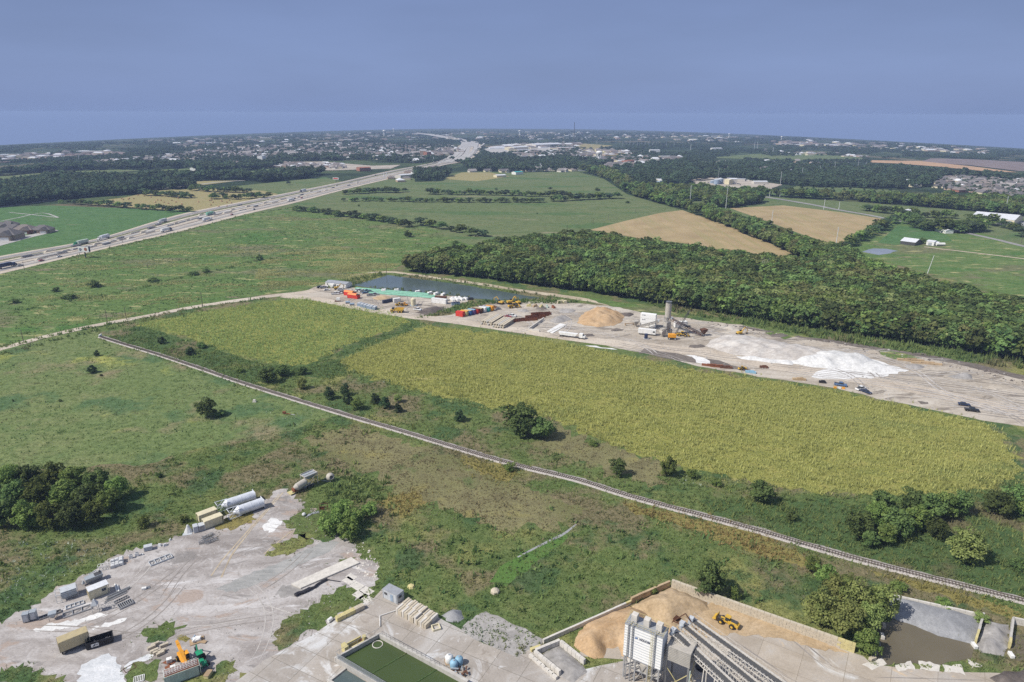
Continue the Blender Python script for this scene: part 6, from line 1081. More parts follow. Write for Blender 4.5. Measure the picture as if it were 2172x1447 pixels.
block_wall('long block wall behind the wheel loader, topped by green weeds', (1424, 1246), (1812, 1384), 4, yellow=2); block_wall('low block wall along the left side of the sand bays', (1152, 1365), (1338, 1282), 2, .5, 'concrete_pale', step=3); block_wall('block wall closing the far corner of the tan sand bay', (1338, 1280), (1420, 1244), 3, .6, 'sand_tan', step=2.2)
o = tag(heap('sand_pile', [(1218, 1372), (1222, 1345), (1245, 1322), (1290, 1302), (1335, 1286), (1370, 1300), (1392, 1330), (1400, 1362), (1380, 1392), (1345, 1398), (1318, 1392), (1312, 1374), (1288, 1376), (1280, 1396), (1262, 1396), (1240, 1390)], 3.2, 'sand_orange', .7, .6, .35, .2, 12, layer=11), 'orange-brown sand pile with dug hollows beside the plant block', 'pile', kind='thing')
tag(heap('sand_pile', [(1338, 1286), (1382, 1264), (1422, 1247), (1462, 1262), (1500, 1278), (1505, 1294), (1470, 1308), (1432, 1330), (1400, 1330), (1378, 1310)], 4.2, 'sand_tan', .75, .6, .3, .2, 13, layer=12), 'tan sand pile in the corner of the block walls', 'pile', kind='thing')
sheet('sand_spill', [(1400, 1325), (1470, 1300), (1510, 1278), (1620, 1316), (1740, 1360), (1800, 1385), (1740, 1378), (1640, 1352), (1560, 1345), (1520, 1350), (1470, 1362), (1430, 1356)], 'sand_tan', 14, 1., .3, 170)
# stepped bin with white block walls
t = thing('sand_bin', 'small bin of pale block walls half full of grey sand', 'bin'); b = MB()
for (A_, C_) in (((1134, 1390), (1188, 1434)), ((1136, 1388), (1187, 1367)), ((1189, 1369), (1240, 1410))):
    a = G(*A_); c = G(*C_); d = c - a; L = d.xy.length; yaw = math.atan2(d.y, d.x); n = int(L / 1.5) + 1
    for k in range(2):
        for i in range(n): q = a.lerp(c, (i + .5) / n); b.box((q.x, q.y, .4 + .75 * k), (L / n - .06, .7, .72), yaw + random.gauss(0, .02))
b.build('bin_wall', ['concrete_pale'], t); o = heap('fill', [(1140, 1391), (1187, 1370), (1234, 1410), (1245, 1425), (1215, 1450), (1190, 1438)], .9, 'rubble_grey', .5, .6, .2, .1, 15, layer=12); o.parent = t; del o['kind']
for i in range(7): b = MB(); b.box((0, 0, .4), (1.4, .7, .75)); tag(place(b.build('wall_block', ['concrete_pale']), G(1128 + i * 8, 1396 + i * 7) + Vector((0, 0, .0)), R(-40) + random.gauss(0, .15)), 'loose pale block leaning on the outside of the small bin', 'block', 'blocks beside the small bin')
b = MB(); b.box((0, 0, .4), (2.6, .8, .8)); tag(place(b.build('barrier_block', ['yellow_block'], None, bevel=.05), G(1136, 1378), .45), 'single yellow block where the low wall meets the small bin', 'block')
# plant block
zt, zb = 14.5, 6.2
q0, q1, q2 = G(1326, 1323, zt), G(1406, 1355, zt), G(1427, 1338, zt); fx = q1 - q0; yaw = math.atan2(fx.y, fx.x); LX = fx.xy.length; LY = max(3.2, (q2 - q1).xy.length)
ex = Vector((math.cos(yaw), math.sin(yaw), 0)); ey = Vector((-math.sin(yaw), math.cos(yaw), 0)); c0 = (q0 + q1) / 2 + ey * LY / 2; c0.z = 0
t = thing('batch_plant', 'tall white ribbed silo block of the concrete plant on steel legs', 'plant', c0, yaw); H = zt - zb; nr = 12; b = MB(); b.box((0, 0, zb + H / 2), (LX, LY, H))
b.frustum((0, 0, zb - 1.4), (LX * .55, LY * .5), (LX - .05, LY - .05), 1.4); b.build('silo_body', ['bright_white'], t); b = MB()
for k in range(nr + 1):
    z = zb + H * k / nr; b.box((0, -LY / 2 - .03, z), (LX + .1, .07, .11)); b.box((0, LY / 2 + .03, z), (LX + .1, .07, .11)); b.box((-LX / 2 - .03, 0, z), (.07, LY + .1, .10)); b.box((LX / 2 + .03, 0, z), (.07, LY + .1, .10))
b.build('rib_band', ['grey_light'], t); b = MB(); b.box((0, 0, zt + .04), (LX + .2, LY + .2, .1)); b.build('roof_deck', ['roof_grey'], t)  # grey of the bands stands in for shadow along the cladding seams
for x in (-LX * .33, 0, LX * .33):
    b = MB(); b.box((x, .2, zt + 1.0), (1.3, 1.3, 1.8)); b.build('dust_collector', ['concrete_pale'], t, bevel=.05)
b = MB()
for z in (zt + .6, zt + 1.15):
    for y in (-LY / 2, LY / 2): b.bar((-LX / 2, y, z), (LX / 2, y, z), .05)
    for x in (-LX / 2, LX / 2): b.bar((x, -LY / 2, z), (x, LY / 2, z), .05)
for x in np.linspace(-LX / 2, LX / 2, 7):
    for y in (-LY / 2, LY / 2): b.bar((x, y, zt), (x, y, zt + 1.15), .05)
b.build('railing', ['yellow_block'], t)
for x in (-LX * .39, -LX * .28, LX * .31): b = MB(); b.path([(x, -LY / 2 + .8, zt + .9), (x, -LY / 2 - .3, zt + .5), (x, -LY / 2 - .35, 0)], .13, 8); b.build('fill_pipe', ['galv'], t)
b = MB()
for s_ in (-.25, .25): b.bar((LX * .24 + s_, -LY / 2 - .3, 1), (LX * .24 + s_, -LY / 2 - .3, zt + 1), .05)
for z in np.arange(1, zt, .45): b.bar((LX * .24 - .25, -LY / 2 - .3, z), (LX * .24 + .25, -LY / 2 - .3, z), .04)
b.build('ladder', ['yellow_block'], t)
text_part('lettering', 'HOLCIM', LX * .075, 'car_navy', t, FACE(LX * .045, -LY / 2 - .12, zt - 2.45)); b = MB(); b.prism([(-.45, -.4), (-.15, -.4), (-.15, .0), (-.45, .3)], 'y', -.02, .02); b.prism([(-.05, -.2), (.25, -.4), (.45, .3), (.1, .45)], 'y', -.02, .02); o = b.build('emblem', ['blue_paint'], t); o.location = (-LX * .175, -LY / 2 - .12, zt - 2.45); o.scale = (LX * .075,) * 3
for x in (-LX / 2 + .3, -LX / 6, LX / 6, LX / 2 - .3):
    for y in (-LY / 2 + .2, LY / 2 - .2): b = MB(); b.box((x, y, zb / 2), (.32, .32, zb)); b.build('leg', ['galv'], t)
b = MB()
for y in (-LY / 2 + .2, LY / 2 - .2):
    for i in range(3): x0 = -LX / 2 + .3 + i * (LX - .6) / 3; x1 = x0 + (LX - .6) / 3; b.bar((x0, y, .3), (x1, y, zb), .12); b.bar((x1, y, .3), (x0, y, zb), .12)
    b.bar((-LX / 2, y, 3.2), (LX / 2, y, 3.2), .16)
b.build('brace', ['galv'], t); b = MB(); b.box((LX * .1, -.2, 4.2), (2.6, 2.2, 1.6)); b.frustum((LX * .1, -.2, 2.2), (.7, .7), (2.4, 2.), 1.4); b.build('weigh_hopper', ['dusty_steel'], t); b = MB(); b.box((0, 0, 3.15), (LX - .5, LY - .5, .08)); b.build('platform', ['concrete_pale'], t)
# aggregate bin standing behind the white block
c1 = c0 + ex * (LX * .5 + 3.2) + ey * 2.2; t = thing('aggregate_bin', 'dusty brown-grey aggregate bin on legs under the conveyor heads', 'bin', c1, yaw); b = MB(); b.box((0, 0, 10.2), (5.2, 5.2, 3.6)); b.frustum((0, 0, 6.6), (1.6, 1.6), (5.2, 5.2), 1.8); b.build('bin', ['dusty_steel'], t); b = MB()
for k in range(9): z = 8.5 + k * .42; b.box((0, -2.64, z), (5.3, .08, .14)); b.box((2.64, 0, z), (.08, 5.3, .14))
b.build('rib', ['concrete_dark'], t)
for x in (-2.4, 2.4):
    for y in (-2.4, 2.4): b = MB(); b.box((x, y, 4.2), (.35, .35, 8.4)); b.build('leg', ['steel'], t)
b = MB(); b.path([(2.9, -2.8, 0), (2.9, -2.8, 8.)], .12); b.build('water_pipe', ['pale_green'], t); b = MB(); b.bar((-2.4, -2.4, .4), (2.4, -2.4, 6.4), .14); b.bar((2.4, -2.4, .4), (-2.4, -2.4, 6.4), .14); b.bar((2.4, -2.4, .4), (2.4, 2.4, 6.4), .14); b.bar((2.4, 2.4, .4), (2.4, -2.4, 6.4), .14); b.build('brace', ['yellow_block'], t)
for i, (dx, dy, nm, mt) in enumerate(((-1.6, -5.6, 'grey', 'concrete'), (.9, -5.0, 'second grey', 'concrete'), (3.4, -4.6, 'third grey', 'concrete'))): b = MB(); b.lathe([(1., 0), (1., 2.6), (.8, 2.9), (.2, 3.0)], n=12); tag(place(b.build('admixture_tank', [mt], None, smooth=True), c1 + ex * dx + ey * dy, 0), nm + ' upright tank at the foot of the white plant block', 'tank')
b = MB(); b.box((0, 0, 1.4), (5., 3., 2.8)); b.box((0, 0, 2.85), (5.3, 3.3, .12), mat=1); tag(place(b.build('control_cabin', ['grey_light', 'roof_white']), c1 + ex * 5.5 - ey * 6.5, yaw), 'pale control cabin below the conveyors at the bottom edge', 'cabin')
# three conveyors rising to the plant
def conveyor(label, P0, P1, group=None, belt='belt', legs=True, wd=1.8, n=26, frame='concrete_pale'):
    t = thing('belt_conveyor', label, 'conveyor', (0, 0, 0), 0, group); b = MB(); P0 = Vector(P0); P1 = Vector(P1); d = (P1 - P0).normalized(); sx = Vector((0, 0, 1)).cross(d).normalized()
    lattice(b, P0 - Vector((0, 0, 1.0)), P1 - Vector((0, 0, 1.0)), wd, 1.1, n, .15); b.build('truss', [frame], t); b = MB(); q = [(P0 + sx * wd * .28), (P0 - sx * wd * .28), (P1 - sx * wd * .28), (P1 + sx * wd * .28)]; up = Vector((0, 0, .12)); b.add([v_ + up for v_ in q] + [v_ + up * 2.2 for v_ in q], [(0, 1, 2, 3), (7, 6, 5, 4), (0, 4, 5, 1), (1, 5, 6, 2), (2, 6, 7, 3), (3, 7, 4, 0)]); b.build('belt', [belt], t)
    b = MB(); w2 = wd / 2 + .5
    for k in range(0, n): 
        p_ = P0.lerp(P1, k / n) + sx * w2; b.bar(p_, p_ + Vector((0, 0, 1.0)), .05)
    b.bar(P0 + sx * w2 + Vector((0, 0, 1)), P1 + sx * w2 + Vector((0, 0, 1)), .05); e = [P0 + sx * wd * .52, P0 + sx * (w2 + .05), P1 + sx * (w2 + .05), P1 + sx * wd * .52]; b.add([v_ - up for v_ in e] + [v_ for v_ in e], [(0, 1, 2, 3), (7, 6, 5, 4), (0, 4, 5, 1), (1, 5, 6, 2), (2, 6, 7, 3), (3, 7, 4, 0)]); b.build('walkway', [frame], t)
    b = MB(); b.cyl(P0 - sx * wd * .6, P0 + sx * wd * .6, .4, n=10); b.box(P0 + Vector((0, 0, .5)), (1., 1., .8), math.atan2(d.y, d.x)); b.build('head_drum', ['grey_light'], t)
    if legs:
        for f in legs:
            p_ = P0.lerp(P1, f)
            for s_ in (-1, 1): b = MB(); g_ = gz(p_.x, p_.y); b.bar((p_.x + sx.x * s_ * 1.2, p_.y + sx.y * s_ * 1.2, g_), (p_.x + sx.x * s_ * .6, p_.y + sx.y * s_ * .6, p_.z - .8), .2); b.build('leg', ['concrete_pale'], t)
    return t
conveyor('long belt conveyor, uppermost of three rising to the plant', G(1466, 1316, 13.6), G(1672, 1462, 7.2), 'plant conveyors', legs=(.45, .8))
conveyor('long belt conveyor, middle of three rising to the plant', G(1447, 1326, 13.4), G(1628, 1474, 6.8), 'plant conveyors', legs=(.45, .8))
conveyor('long belt conveyor, lowest of three rising to the plant', G(1428, 1340, 13.2), G(1572, 1474, 7.4), 'plant conveyors', legs=(.5, .78))
t = thing('head_frame', 'rusty gantry over the conveyor heads', 'frame', G(1452, 1322, 13.0), yaw); b = MB()
for x in (-2.6, 2.6): b.bar((x, 0, -.6), (0, 0, 2.6), .18); b.bar((x, -.6, -.6), (x, 1.6, -.6), .16)
b.bar((-2.6, 0, -.6), (2.6, 0, -.6), .18); b.box((-1.8, .3, .2), (1.4, .1, 1.4), .3, ry=.5); b.build('gantry', ['rust_dark'], t)
b = MB(); b.lathe([(1.5, 0), (1.2, .5), (.5, .8), (.1, .9)], n=9); tag(place(b.build('tyre_heap', ['black']), G(1488, 1417)), 'black heap on the shaded concrete under the conveyors', 'heap')
# wheel loaders
def loader(label, p, yaw, s_=1., paint='yellow_paint', lift_=1.2):
    t = thing('wheel_loader', label, 'loader', p, yaw); b = MB(); b.prism([(-3.3, .9), (-.4, .9), (-.4, 2.0), (-2.4, 2.15), (-3.3, 1.9)], 'y', -.85, .85); b.box((.9, 0, 1.3), (2.4, 1.1, .8)); b.box((-3.4, 0, 1.25), (.5, 2.0, .8)); b.build('body', [paint], t, bevel=.08)
    b = MB(); b.box((-2.2, 0, 2.2), (1.8, 1.3, .12)); b.build('engine_cover', ['dark_steel'], t); b = MB(); b.box((-.2, 0, 2.35), (1.5, 1.4, 1.3), taper=.88); b.build('cab', ['glass'], t); b = MB(); b.box((-.2, 0, 3.05), (1.6, 1.5, .14)); b.build('cab_roof', [paint], t)
    for x in (-1.9, 1.6):
        for y in (-1.05, 1.05): wheel(t, x, y, .82, .62, paint)
    b = MB()
    for y in (-.55, .55): b.bar((.9, y, 1.9), (3.2, y, lift_), .2)
    b.build('lift_arm', ['dark_steel'], t); b = MB(); b.prism([(0, -.4), (1.1, -.5), (1.15, -.38), (.4, -.1), (.3, .55), (.1, .8), (0, .7)], 'y', -1.45, 1.45); o = b.build('bucket', [paint], t); o.location = (3.1, 0, lift_ - .1); t.scale = (s_,) * 3; return t
mid, yw, L = span(1518, 1313, 1566, 1336); loader('yellow wheel loader driving across the sandy concrete yard', mid, yw + R(180), L / 7.2, lift_=1.5)
# gravel and mud bays
tag(heap('gravel_slope', [(1884, 1270), (1902, 1264), (1990, 1286), (2078, 1310), (2082, 1330), (2068, 1368), (1990, 1348), (1895, 1312)], 1.6, 'gravel_grey', .5, .8, .1, .1, 18, layer=11), 'smooth blue-grey gravel bank at the back of the muddy bay', 'gravel', kind='thing')
block_wall('block wall behind the grey gravel bank', (1886, 1268), (2085, 1312), 2, .5, 'concrete_pale', step=2.4); block_wall('short yellow-ended wall left of the weedy gravel heap', (2084, 1312), (2068, 1366), 3, .5, 'concrete', step=1.8, yellow=2); block_wall('short yellow-ended wall right of the weedy gravel heap', (2146, 1322), (2140, 1376), 3, .5, 'concrete', step=1.8, yellow=1); block_wall('pale block wall at the right edge of the bays', (2146, 1322), (2200, 1334), 3, .5, 'concrete_pale', step=2.2)
tag(heap('gravel_heap', [(2088, 1318), (2140, 1326), (2136, 1372), (2128, 1392), (2080, 1384), (2072, 1370)], 2.4, 'rubble_grey', .7, .7, .25, .2, 19, layer=12), 'grey-brown gravel heap between two short walls', 'heap', kind='thing')
for i, (x, y, a, mt) in enumerate([(1871, 1352, 1.3, 'concrete_pale'), (1862, 1368, 1.2, 'gravel_grey'), (1856, 1385, 1.2, 'gravel_grey'), (1850, 1400, .4, 'block_pale'), (2066, 1372, 1.5, 'white_paint'), (2144, 1392, 1.4, 'white_paint'), (1874, 1330, 1.2, 'block_pale')]): b = MB(); b.box((0, 0, .4), (1.7, .8, .8)); tag(place(b.build('loose_block', [mt], None, bevel=.05), G(x, y), a), ('pale block at the left rim of the muddy bay', 'grey block below the pale one at the muddy bay', 'grey block nearest the dense bush', 'tan block at the foot of the yellow wall end', 'white block at the foot of the left short wall', 'white block at the foot of the right short wall', 'tan block under the willows')[i], 'block')
tag(heap('soil_heap', [(2100, 1440), (2130, 1425), (2190, 1420), (2220, 1450), (2150, 1470)], 1.4, 'soil_dark', .6, .8, .3, .2, 21, layer=12), 'dark soil heap in the bottom right corner', 'heap', kind='thing')
# small things in the weeds by the railway
b = MB(); b.bar((-2., 0, .3), (1., .2, .5), .2); b.box((-2.2, 0, .7), (1.3, .8, .9), .4); b.bar((1., .2, .4), (3., .6, .2), .14, 1); tag(place(b.build('cable_drum', ['rust', 'tarp']), G(612, 880), -.4), 'rusty cable reel with a pale bar lying in the weeds beside the railway', 'reel')
b = MB(); b.frustum((0, 0, 0), (1.6, 1.), (1.1, .6), 1.2); tag(place(b.build('marker_stone', ['concrete_pale']), G(540, 853)), 'pale stone marker in the weeds beside the lone meadow tree', 'stone')
t = thing('track_bumper', 'white end post where the railway stops near the dirt road', 'post', G(213, 714)); b = MB(); b.box((0, 0, .7), (.6, 2.4, 1.2)); b.build('buffer', ['white_paint'], t)
# ------------------------------------------------------------------ building site beyond the crop
def windows(b, L, y, z, n, w_=.9, h=1., mat=1):
    for i in range(n): b.box((-L / 2 + L * (i + .5) / n, y, z), (w_, .06, h), mat=mat)
p, yaw, L = along((690.5, 607.5), (734, 612.5), 7.5); t = thing('office_trailer', 'long white office trailer with grey gable roof beside the pond', 'trailer', p, yaw); b = MB(); b.box((0, 0, 1.7), (L, 7.5, 2.8)); b.prism([(-3.75, 3.1), (3.75, 3.1), (0, 3.9)], 'x', -L / 2, L / 2); b.build('wall', ['white_paint'], t); b = MB()
for s_ in (-1, 1): b.box((0, s_ * 1.95, 3.58), (L + .3, 4.05, .1), rx=-s_ * .21)
b.build('roof', ['roof_grey'], t)
for i in range(5): b = MB(); b.box((-L / 2 + L * (i + .5) / 5, -3.78, 1.9), (.8, .06, 1.1)); b.build('window', ['glass'], t)
b = MB(); b.box((-L * .14, -4.6, 1.3), (3., 1.6, 2.4)); b.build('porch', ['white_paint'], t)
SITE_CARS = [('suv', 'car_black', 679, 611, .9), ('suv', 'car_silver', 685, 612, .6), ('car', 'car_silver', 690, 611, .6), ('car', 'car_white', 694, 616.5, .3), ('pickup', 'car_white', 711, 625, .2), ('pickup', 'car_white', 718, 624, .3), ('pickup', 'car_silver', 724, 622, .5), ('suv', 'car_white', 722, 616, .4), ('suv', 'car_white', 761, 617.5, .7), ('pickup', 'car_white', 769, 619, .7), ('car', 'car_blue', 775, 622.5, .5), ('car', 'car_navy', 779, 618, .5), ('suv', 'car_navy', 785, 621, .5), ('pickup', 'car_silver', 786, 628, .3), ('pickup', 'car_silver', 795, 626.5, .3), ('pickup', 'car_white', 886, 658.5, -.4), ('car', 'car_red', 1077, 673.5, -.2), ('pickup', 'car_white', 1086, 672, -.3), ('pickup', 'car_blue', 1782.5, 818.5, -.5), ('pickup', 'car_white', 1825.5, 827, .45), ('car', 'car_navy', 1837.5, 833.5, -1.1), ('car', 'car_navy', 2044.5, 860, -.35), ('pickup', 'car_black', 2061, 872.5, -.35)]
CL = {'car_red': 'dark red car parked behind the stacked beams', 'car_black': None}
LBL = ['black car parked at the left end of the office trailer', 'silver car second from the left beside the office trailer', 'silver saloon nearest the office trailer wall', 'white car parked alone in front of the office trailer', 'white pickup leftmost of the three by the orange boxes', 'white pickup in the middle of the three by the orange boxes', 'silver pickup touching the orange-topped box', 'white car between excavator and brown truck', 'white car at the start of the row beside the pond', 'white pickup second in the row beside the pond', 'blue car below the row beside the pond', 'navy saloon at the back of the row beside the pond', 'navy car at the right end of the row beside the pond', 'silver pickup beside the low sand heap, left of two', 'silver pickup beside the low sand heap, right of two', 'white pickup beside the dark soil near the dump truck', 'dark red car parked behind the stacked beams', 'white pickup next to the dark red car', 'blue pickup at the edge of the crop below the white stockpile', 'white pickup in the trio below the white stockpile', 'navy car beside the white pickup on the open dirt', 'navy saloon at the far right of the dirt yard', 'black pickup in front of the navy saloon at the far right']
for (k, c, x, y, a), lb in zip(SITE_CARS, LBL): put_car(k, c, x, y, a, lb)
def excavator(label, px, py, yaw, s_=1., paint='yellow_paint', reach=1.):
    t = thing('excavator', label, 'excavator', G(px, py), yaw); b = MB()
    for y in (-1.1, 1.1): b.prism([(-1.9, .1), (1.9, .1), (2.2, .5), (1.9, .9), (-1.9, .9), (-2.2, .5)], 'y', y - .3, y + .3)
    b.build('track', ['rubber'], t); b = MB(); b.box((-.4, 0, 1.6), (3.2, 2.3, 1.1)); b.build('body', [paint], t, bevel=.1); b = MB(); b.box((.8, .65, 2.3), (1.2, .9, 1.5)); b.build('cab', ['glass'], t); b = MB(); b.cyl((1.0, -.2, 1.9), (3.2, -.2, 4.6), .3, .26, 4); b.cyl((3.2, -.2, 4.6), (5.4 * reach, -.2, 3.2), .26, .2, 4); b.cyl((5.4 * reach, -.2, 3.2), (5.0 * reach, -.2, 1.0), .22, .16, 4); b.build('boom', [paint], t); b = MB(); b.prism([(0, 0), (.9, .2), (.7, .9), (0, .7)], 'y', -.8, .4); o = b.build('bucket', ['dark_steel'], t); o.location = (4.5 * reach, 0, .2); t.scale = (s_,) * 3; return t
for a in ((715, 614, .4, 'yellow excavator parked beside the office trailer', .9), (1062, 645, 2.6, 'yellow excavator left of the machine cluster near the pond end', 1.), (1082, 645, .4, 'brown-yellow excavator in the middle of the machine cluster', 1.1), (1098, 645, 2.2, 'yellow excavator with raised arm at the right of the cluster', 1.), (1569, 710, .3, 'dirty yellow excavator behind the white stockpile', .9)): excavator(a[3], a[0], a[1], a[2], a[4])
loader('yellow loader in front of the machine cluster', G(1090, 653), .3, 1.1); loader('yellow loader working beside the orange crane', G(1447, 713), R(-10), .95); loader('yellow loader parked among pallets near the white tank', G(848, 649), .2, .8); loader('orange-yellow loader second near the white tank', G(858, 648), 2.5, .7, 'orange_paint'); loader('small yellow machine at the crop edge below the plant road', G(1574, 784), .3, .6)
for i, (A_, B_) in enumerate((((729.5, 626.5), (750, 629.5)), ((737, 632.3), (758, 635)))):
    p, yaw, L = along(A_, B_, 3.2); t = thing('site_box', ('red box with orange top, behind, nearer the pickups', 'red box with orange top, in front, nearer the road')[i], 'container', p, yaw); b = MB(); corrug(b, L, 3.2, 2.4, .1, 0); b.build('body', ['red_paint'], t); b = MB(); b.prism([(-1.6, 2.6), (1.6, 2.6), (.7, 3.4), (-.7, 3.4)], 'x', -L / 2, L / 2 - 1.2); b.build('cover', ['orange_bright'], t); b = MB(); b.box((L / 2 - .6, 0, 2.8), (.9, 2.6, .35)); b.build('engine', ['dark_steel'], t)
for i, (x, y) in enumerate([(763, 648.5), (769, 650.3), (775.5, 652), (782, 653.6), (788, 655), (795, 656.6)]):
    t = thing('steel_tank', 'blue-grey box tank in the row at the edge of the western crop', 'tank', G(x, y), R(-12), 'row of blue-grey tanks'); b = MB(); b.box((0, 0, 1.), (1.9, 4., 1.9)); b.build('body', ['blue_grey'], t); b = MB(); b.box((0, 0, 2.), (2.05, 4.1, .12)); b.cyl((.3, 0, 2.), (.3, 0, 2.35), .35, n=8); b.build('lid', ['grey_light'], t)
for x, y, lb in ((738, 644, 'small blue-grey tank trailer left of the tank row'), (747, 648, 'low blue-grey tank between the trailer and the tank row')): t = thing('steel_tank', lb, 'tank', G(x, y), .2); b = MB(); b.cyl((-1.5, 0, 1.), (1.5, 0, 1.), .8, n=10); b.build('body', ['blue_grey'], t, smooth=True); b = MB(); b.box((0, 0, .25), (3., 1.4, .4)); b.build('base', ['dark_steel'], t)
t = thing('water_bowser', 'white and dark water bowser on the road below the red boxes', 'trailer', G(718, 640), .1); b = MB(); b.box((0, 0, 1.8), (2.4, 1.8, 1.8)); b.build('tank', ['white_paint'], t, bevel=.1); b = MB(); b.box((-.6, 0, .5), (3.6, 1.8, .6)); b.build('base', ['rust_dark'], t)
tag(heap('sand_heap', [(788, 633), (800, 629), (815, 627), (832, 631), (820, 636), (800, 637)], 2.0, 'sand_tan', .4, 1.4, .2, .3, 25, layer=8), 'low tan sand heap in the western yard', 'heap', kind='thing')
for i in range(8): b = MB(); b.cyl((0, 0, 0), (0, 0, 2.2), .7, n=9); b.cyl((0, 0, 2.2), (0, 0, 2.5), .5, .3, 9); tag(place(b.build('gas_cylinder', ['car_navy']), G(813 + i * 3, 644 - i * .6)), 'dark blue upright cylinder in the row beside the small white trailer', 'cylinder', 'row of dark blue cylinders')
container('small white box trailer right of the dark blue cylinders', (836, 643), (850, 641), 2.4, 2.6, 'white_paint')
b = MB(); b.cyl((0, 0, .3), (0, 0, 4.6), 1.6, n=14, mat=0); b.lathe([(1.6, 4.6), (1.2, 4.9), (.2, 5.)], n=14, mat=0); b.box((0, 0, .15), (4.4, 3.2, .3), mat=1); tag(place(b.build('upright_tank', ['cream_paint', 'blue_grey'], None, smooth=True), G(877, 648.5)), 'cream upright tank in the middle of the western yard', 'tank')
t = thing('dump_truck', 'yellow articulated dump truck on the dirt road beside the crop', 'truck', G(843, 663), R(175)); b = MB(); b.box((3.1, 0, 1.5), (2.6, 2.2, 1.2)); b.build('chassis', ['yellow_paint'], t, bevel=.1); b = MB(); b.box((2.6, 0, 2.6), (1.4, 1.8, 1.3)); b.build('cab', ['glass'], t); b = MB(); b.prism([(-4.6, 3.1), (-3.6, 1.5), (1.2, 1.4), (1.5, 3.0), (1.2, 3.0), (.9, 1.9), (-3.3, 2.0), (-4.2, 3.2)], 'y', -1.5, 1.5); b.box((-1.4, -1.45, 2.4), (4.8, .12, 1.3)); b.box((-1.4, 1.45, 2.4), (4.8, .12, 1.3)); b.build('dump_body', ['yellow_paint'], t)
for x in (-2.9, -1., 3.2):
    for y in (-1.2, 1.2): wheel(t, x, y, .9, .6, 'yellow_paint')
for i in range(24):
    x = 768 + 152 * (i % 8) / 8 + 7 * (i // 8) + random.uniform(-4, 4); y0 = np.interp(x, [756, 912, 985], [612, 624.5, 633.5]) + .8 + 3.4 * (i // 8); b = MB()
    for k in range(4): b.cyl((-4.6, -.75 + .5 * k, .3 + .05 * (i % 3)), (4.4, -.75 + .5 * k, .3), .25, n=6)
    for k in range(3): b.cyl((-4.6, -.5 + .5 * k, .72), (4.2, -.5 + .5 * k, .72), .25, n=6)
    tag(place(b.build('pipe_bundle', ['pipe_green']), G(x, y0), span(760, 612, 912, 625)[1] + random.gauss(0, .03)), 'bundle of green plastic pipes laid out beside the pond', 'pipes', 'green pipe bundles beside the pond')
for i, (x, y) in enumerate([(814, 617.5), (841, 617.5), (886, 621), (912, 623.5), (925, 625), (940, 627), (958, 636), (966, 635), (974, 634.5), (962, 639), (971, 638), (980, 637), (988, 636)]): b = MB(); b.box((0, 0, .8), (3.6, 2.2, 1.5), taper=.85); b.box((1., 0, 1.6), (1.2, 1.6, .3)); tag(place(b.build('wrapped_pallet', ['white_paint'], None, bevel=.2), G(x, y), .2 * i), 'white wrapped pallet standing among the green pipes', 'pallet', 'white wrapped pallets among the pipes')
for i in range(8): b = MB(); b.cyl((-2.5, 0, .5), (2.5, 0, .5), .5, n=8); tag(place(b.build('black_pipe', ['black']), G(984 + (i % 4) * 4, 634 + (i // 4) * 2.2), .1), 'dark pipe in the stack at the right end of the pipe store', 'pipe', 'dark pipes at the end of the pipe store')
container('long white container in the western yard below the brown box', (915, 642.5), (946, 646), 2.6, 3.0, 'white_paint'); container('rusty brown box behind the long white container', (922, 638), (946, 639), 2.4, 2.8, 'rust_dark')
for i in range(3): b = MB(); b.box((0, 0, .9), (2.2, 2., 1.8)); b.box((0, 0, 1.85), (2.3, 2.1, .1), mat=1); tag(place(b.build('dark_crate', ['blue_grey', 'car_navy']), G(961 + 5.5 * i, 647.5 - .5 * i), .2), 'dark blue crate in the row right of the long white container', 'crate', 'dark blue crates')
tag(heap('soil_heap', [(882, 664), (900, 655), (925, 650), (945, 652), (930, 662), (905, 669)], 1.3, 'soil_dark', .3, 1.6, .4, .5, 26, layer=8), 'dark soil heap beside the dirt road', 'heap', kind='thing')
ROW9 = [('red_paint', 'red container, first and nearest the dirt road'), ('yellow_block', 'yellow container second in the coloured row'), ('blue_paint', 'blue container third in the coloured row'), ('purple_paint', 'purple container fourth in the coloured row'), ('red_paint', 'red container in the middle of the coloured row, fifth'), ('rust_dark', 'olive-brown container sixth in the coloured row'), ('white_paint', 'white container seventh in the coloured row'), ('teal_paint', 'teal container eighth in the coloured row'), ('orange_paint', 'orange container last in the coloured row')]
roofs = ['red_paint', 'orange_paint', 'tan_paint', 'blue_pale', 'rust_dark', 'tan_paint', 'white_paint', 'grey_light', 'orange_paint']
r0 = G(969, 669.5); r1 = G(984, 671.8); e0 = G(1031, 657.6)
for i, (c, lb) in enumerate(ROW9):
    q = (r0 + r1) / 2; q = q + (e0 - r0) * (i / 8); d = r1 - r0; yw = math.atan2(d.y, d.x); L = 5.2; t = thing('shipping_container', lb, 'container', q, yw, 'coloured container row'); b = MB(); corrug(b, L, 2.6, 2.9, .1, 0); b.build('body', [c], t); b = MB(); b.box((0, 0, 3.1), (L - .1, 2.5, .06)); b.build('roof_panel', [roofs[i]], t); b = MB()
    for s_ in (-1, 1): b.box((L / 2 + .05, s_ * .62, 1.5), (.05, 1.1, 2.5))
    b.build('door', [c], t)
bd = span(1067, 697.5, 1084, 686.5); by = bd[1]
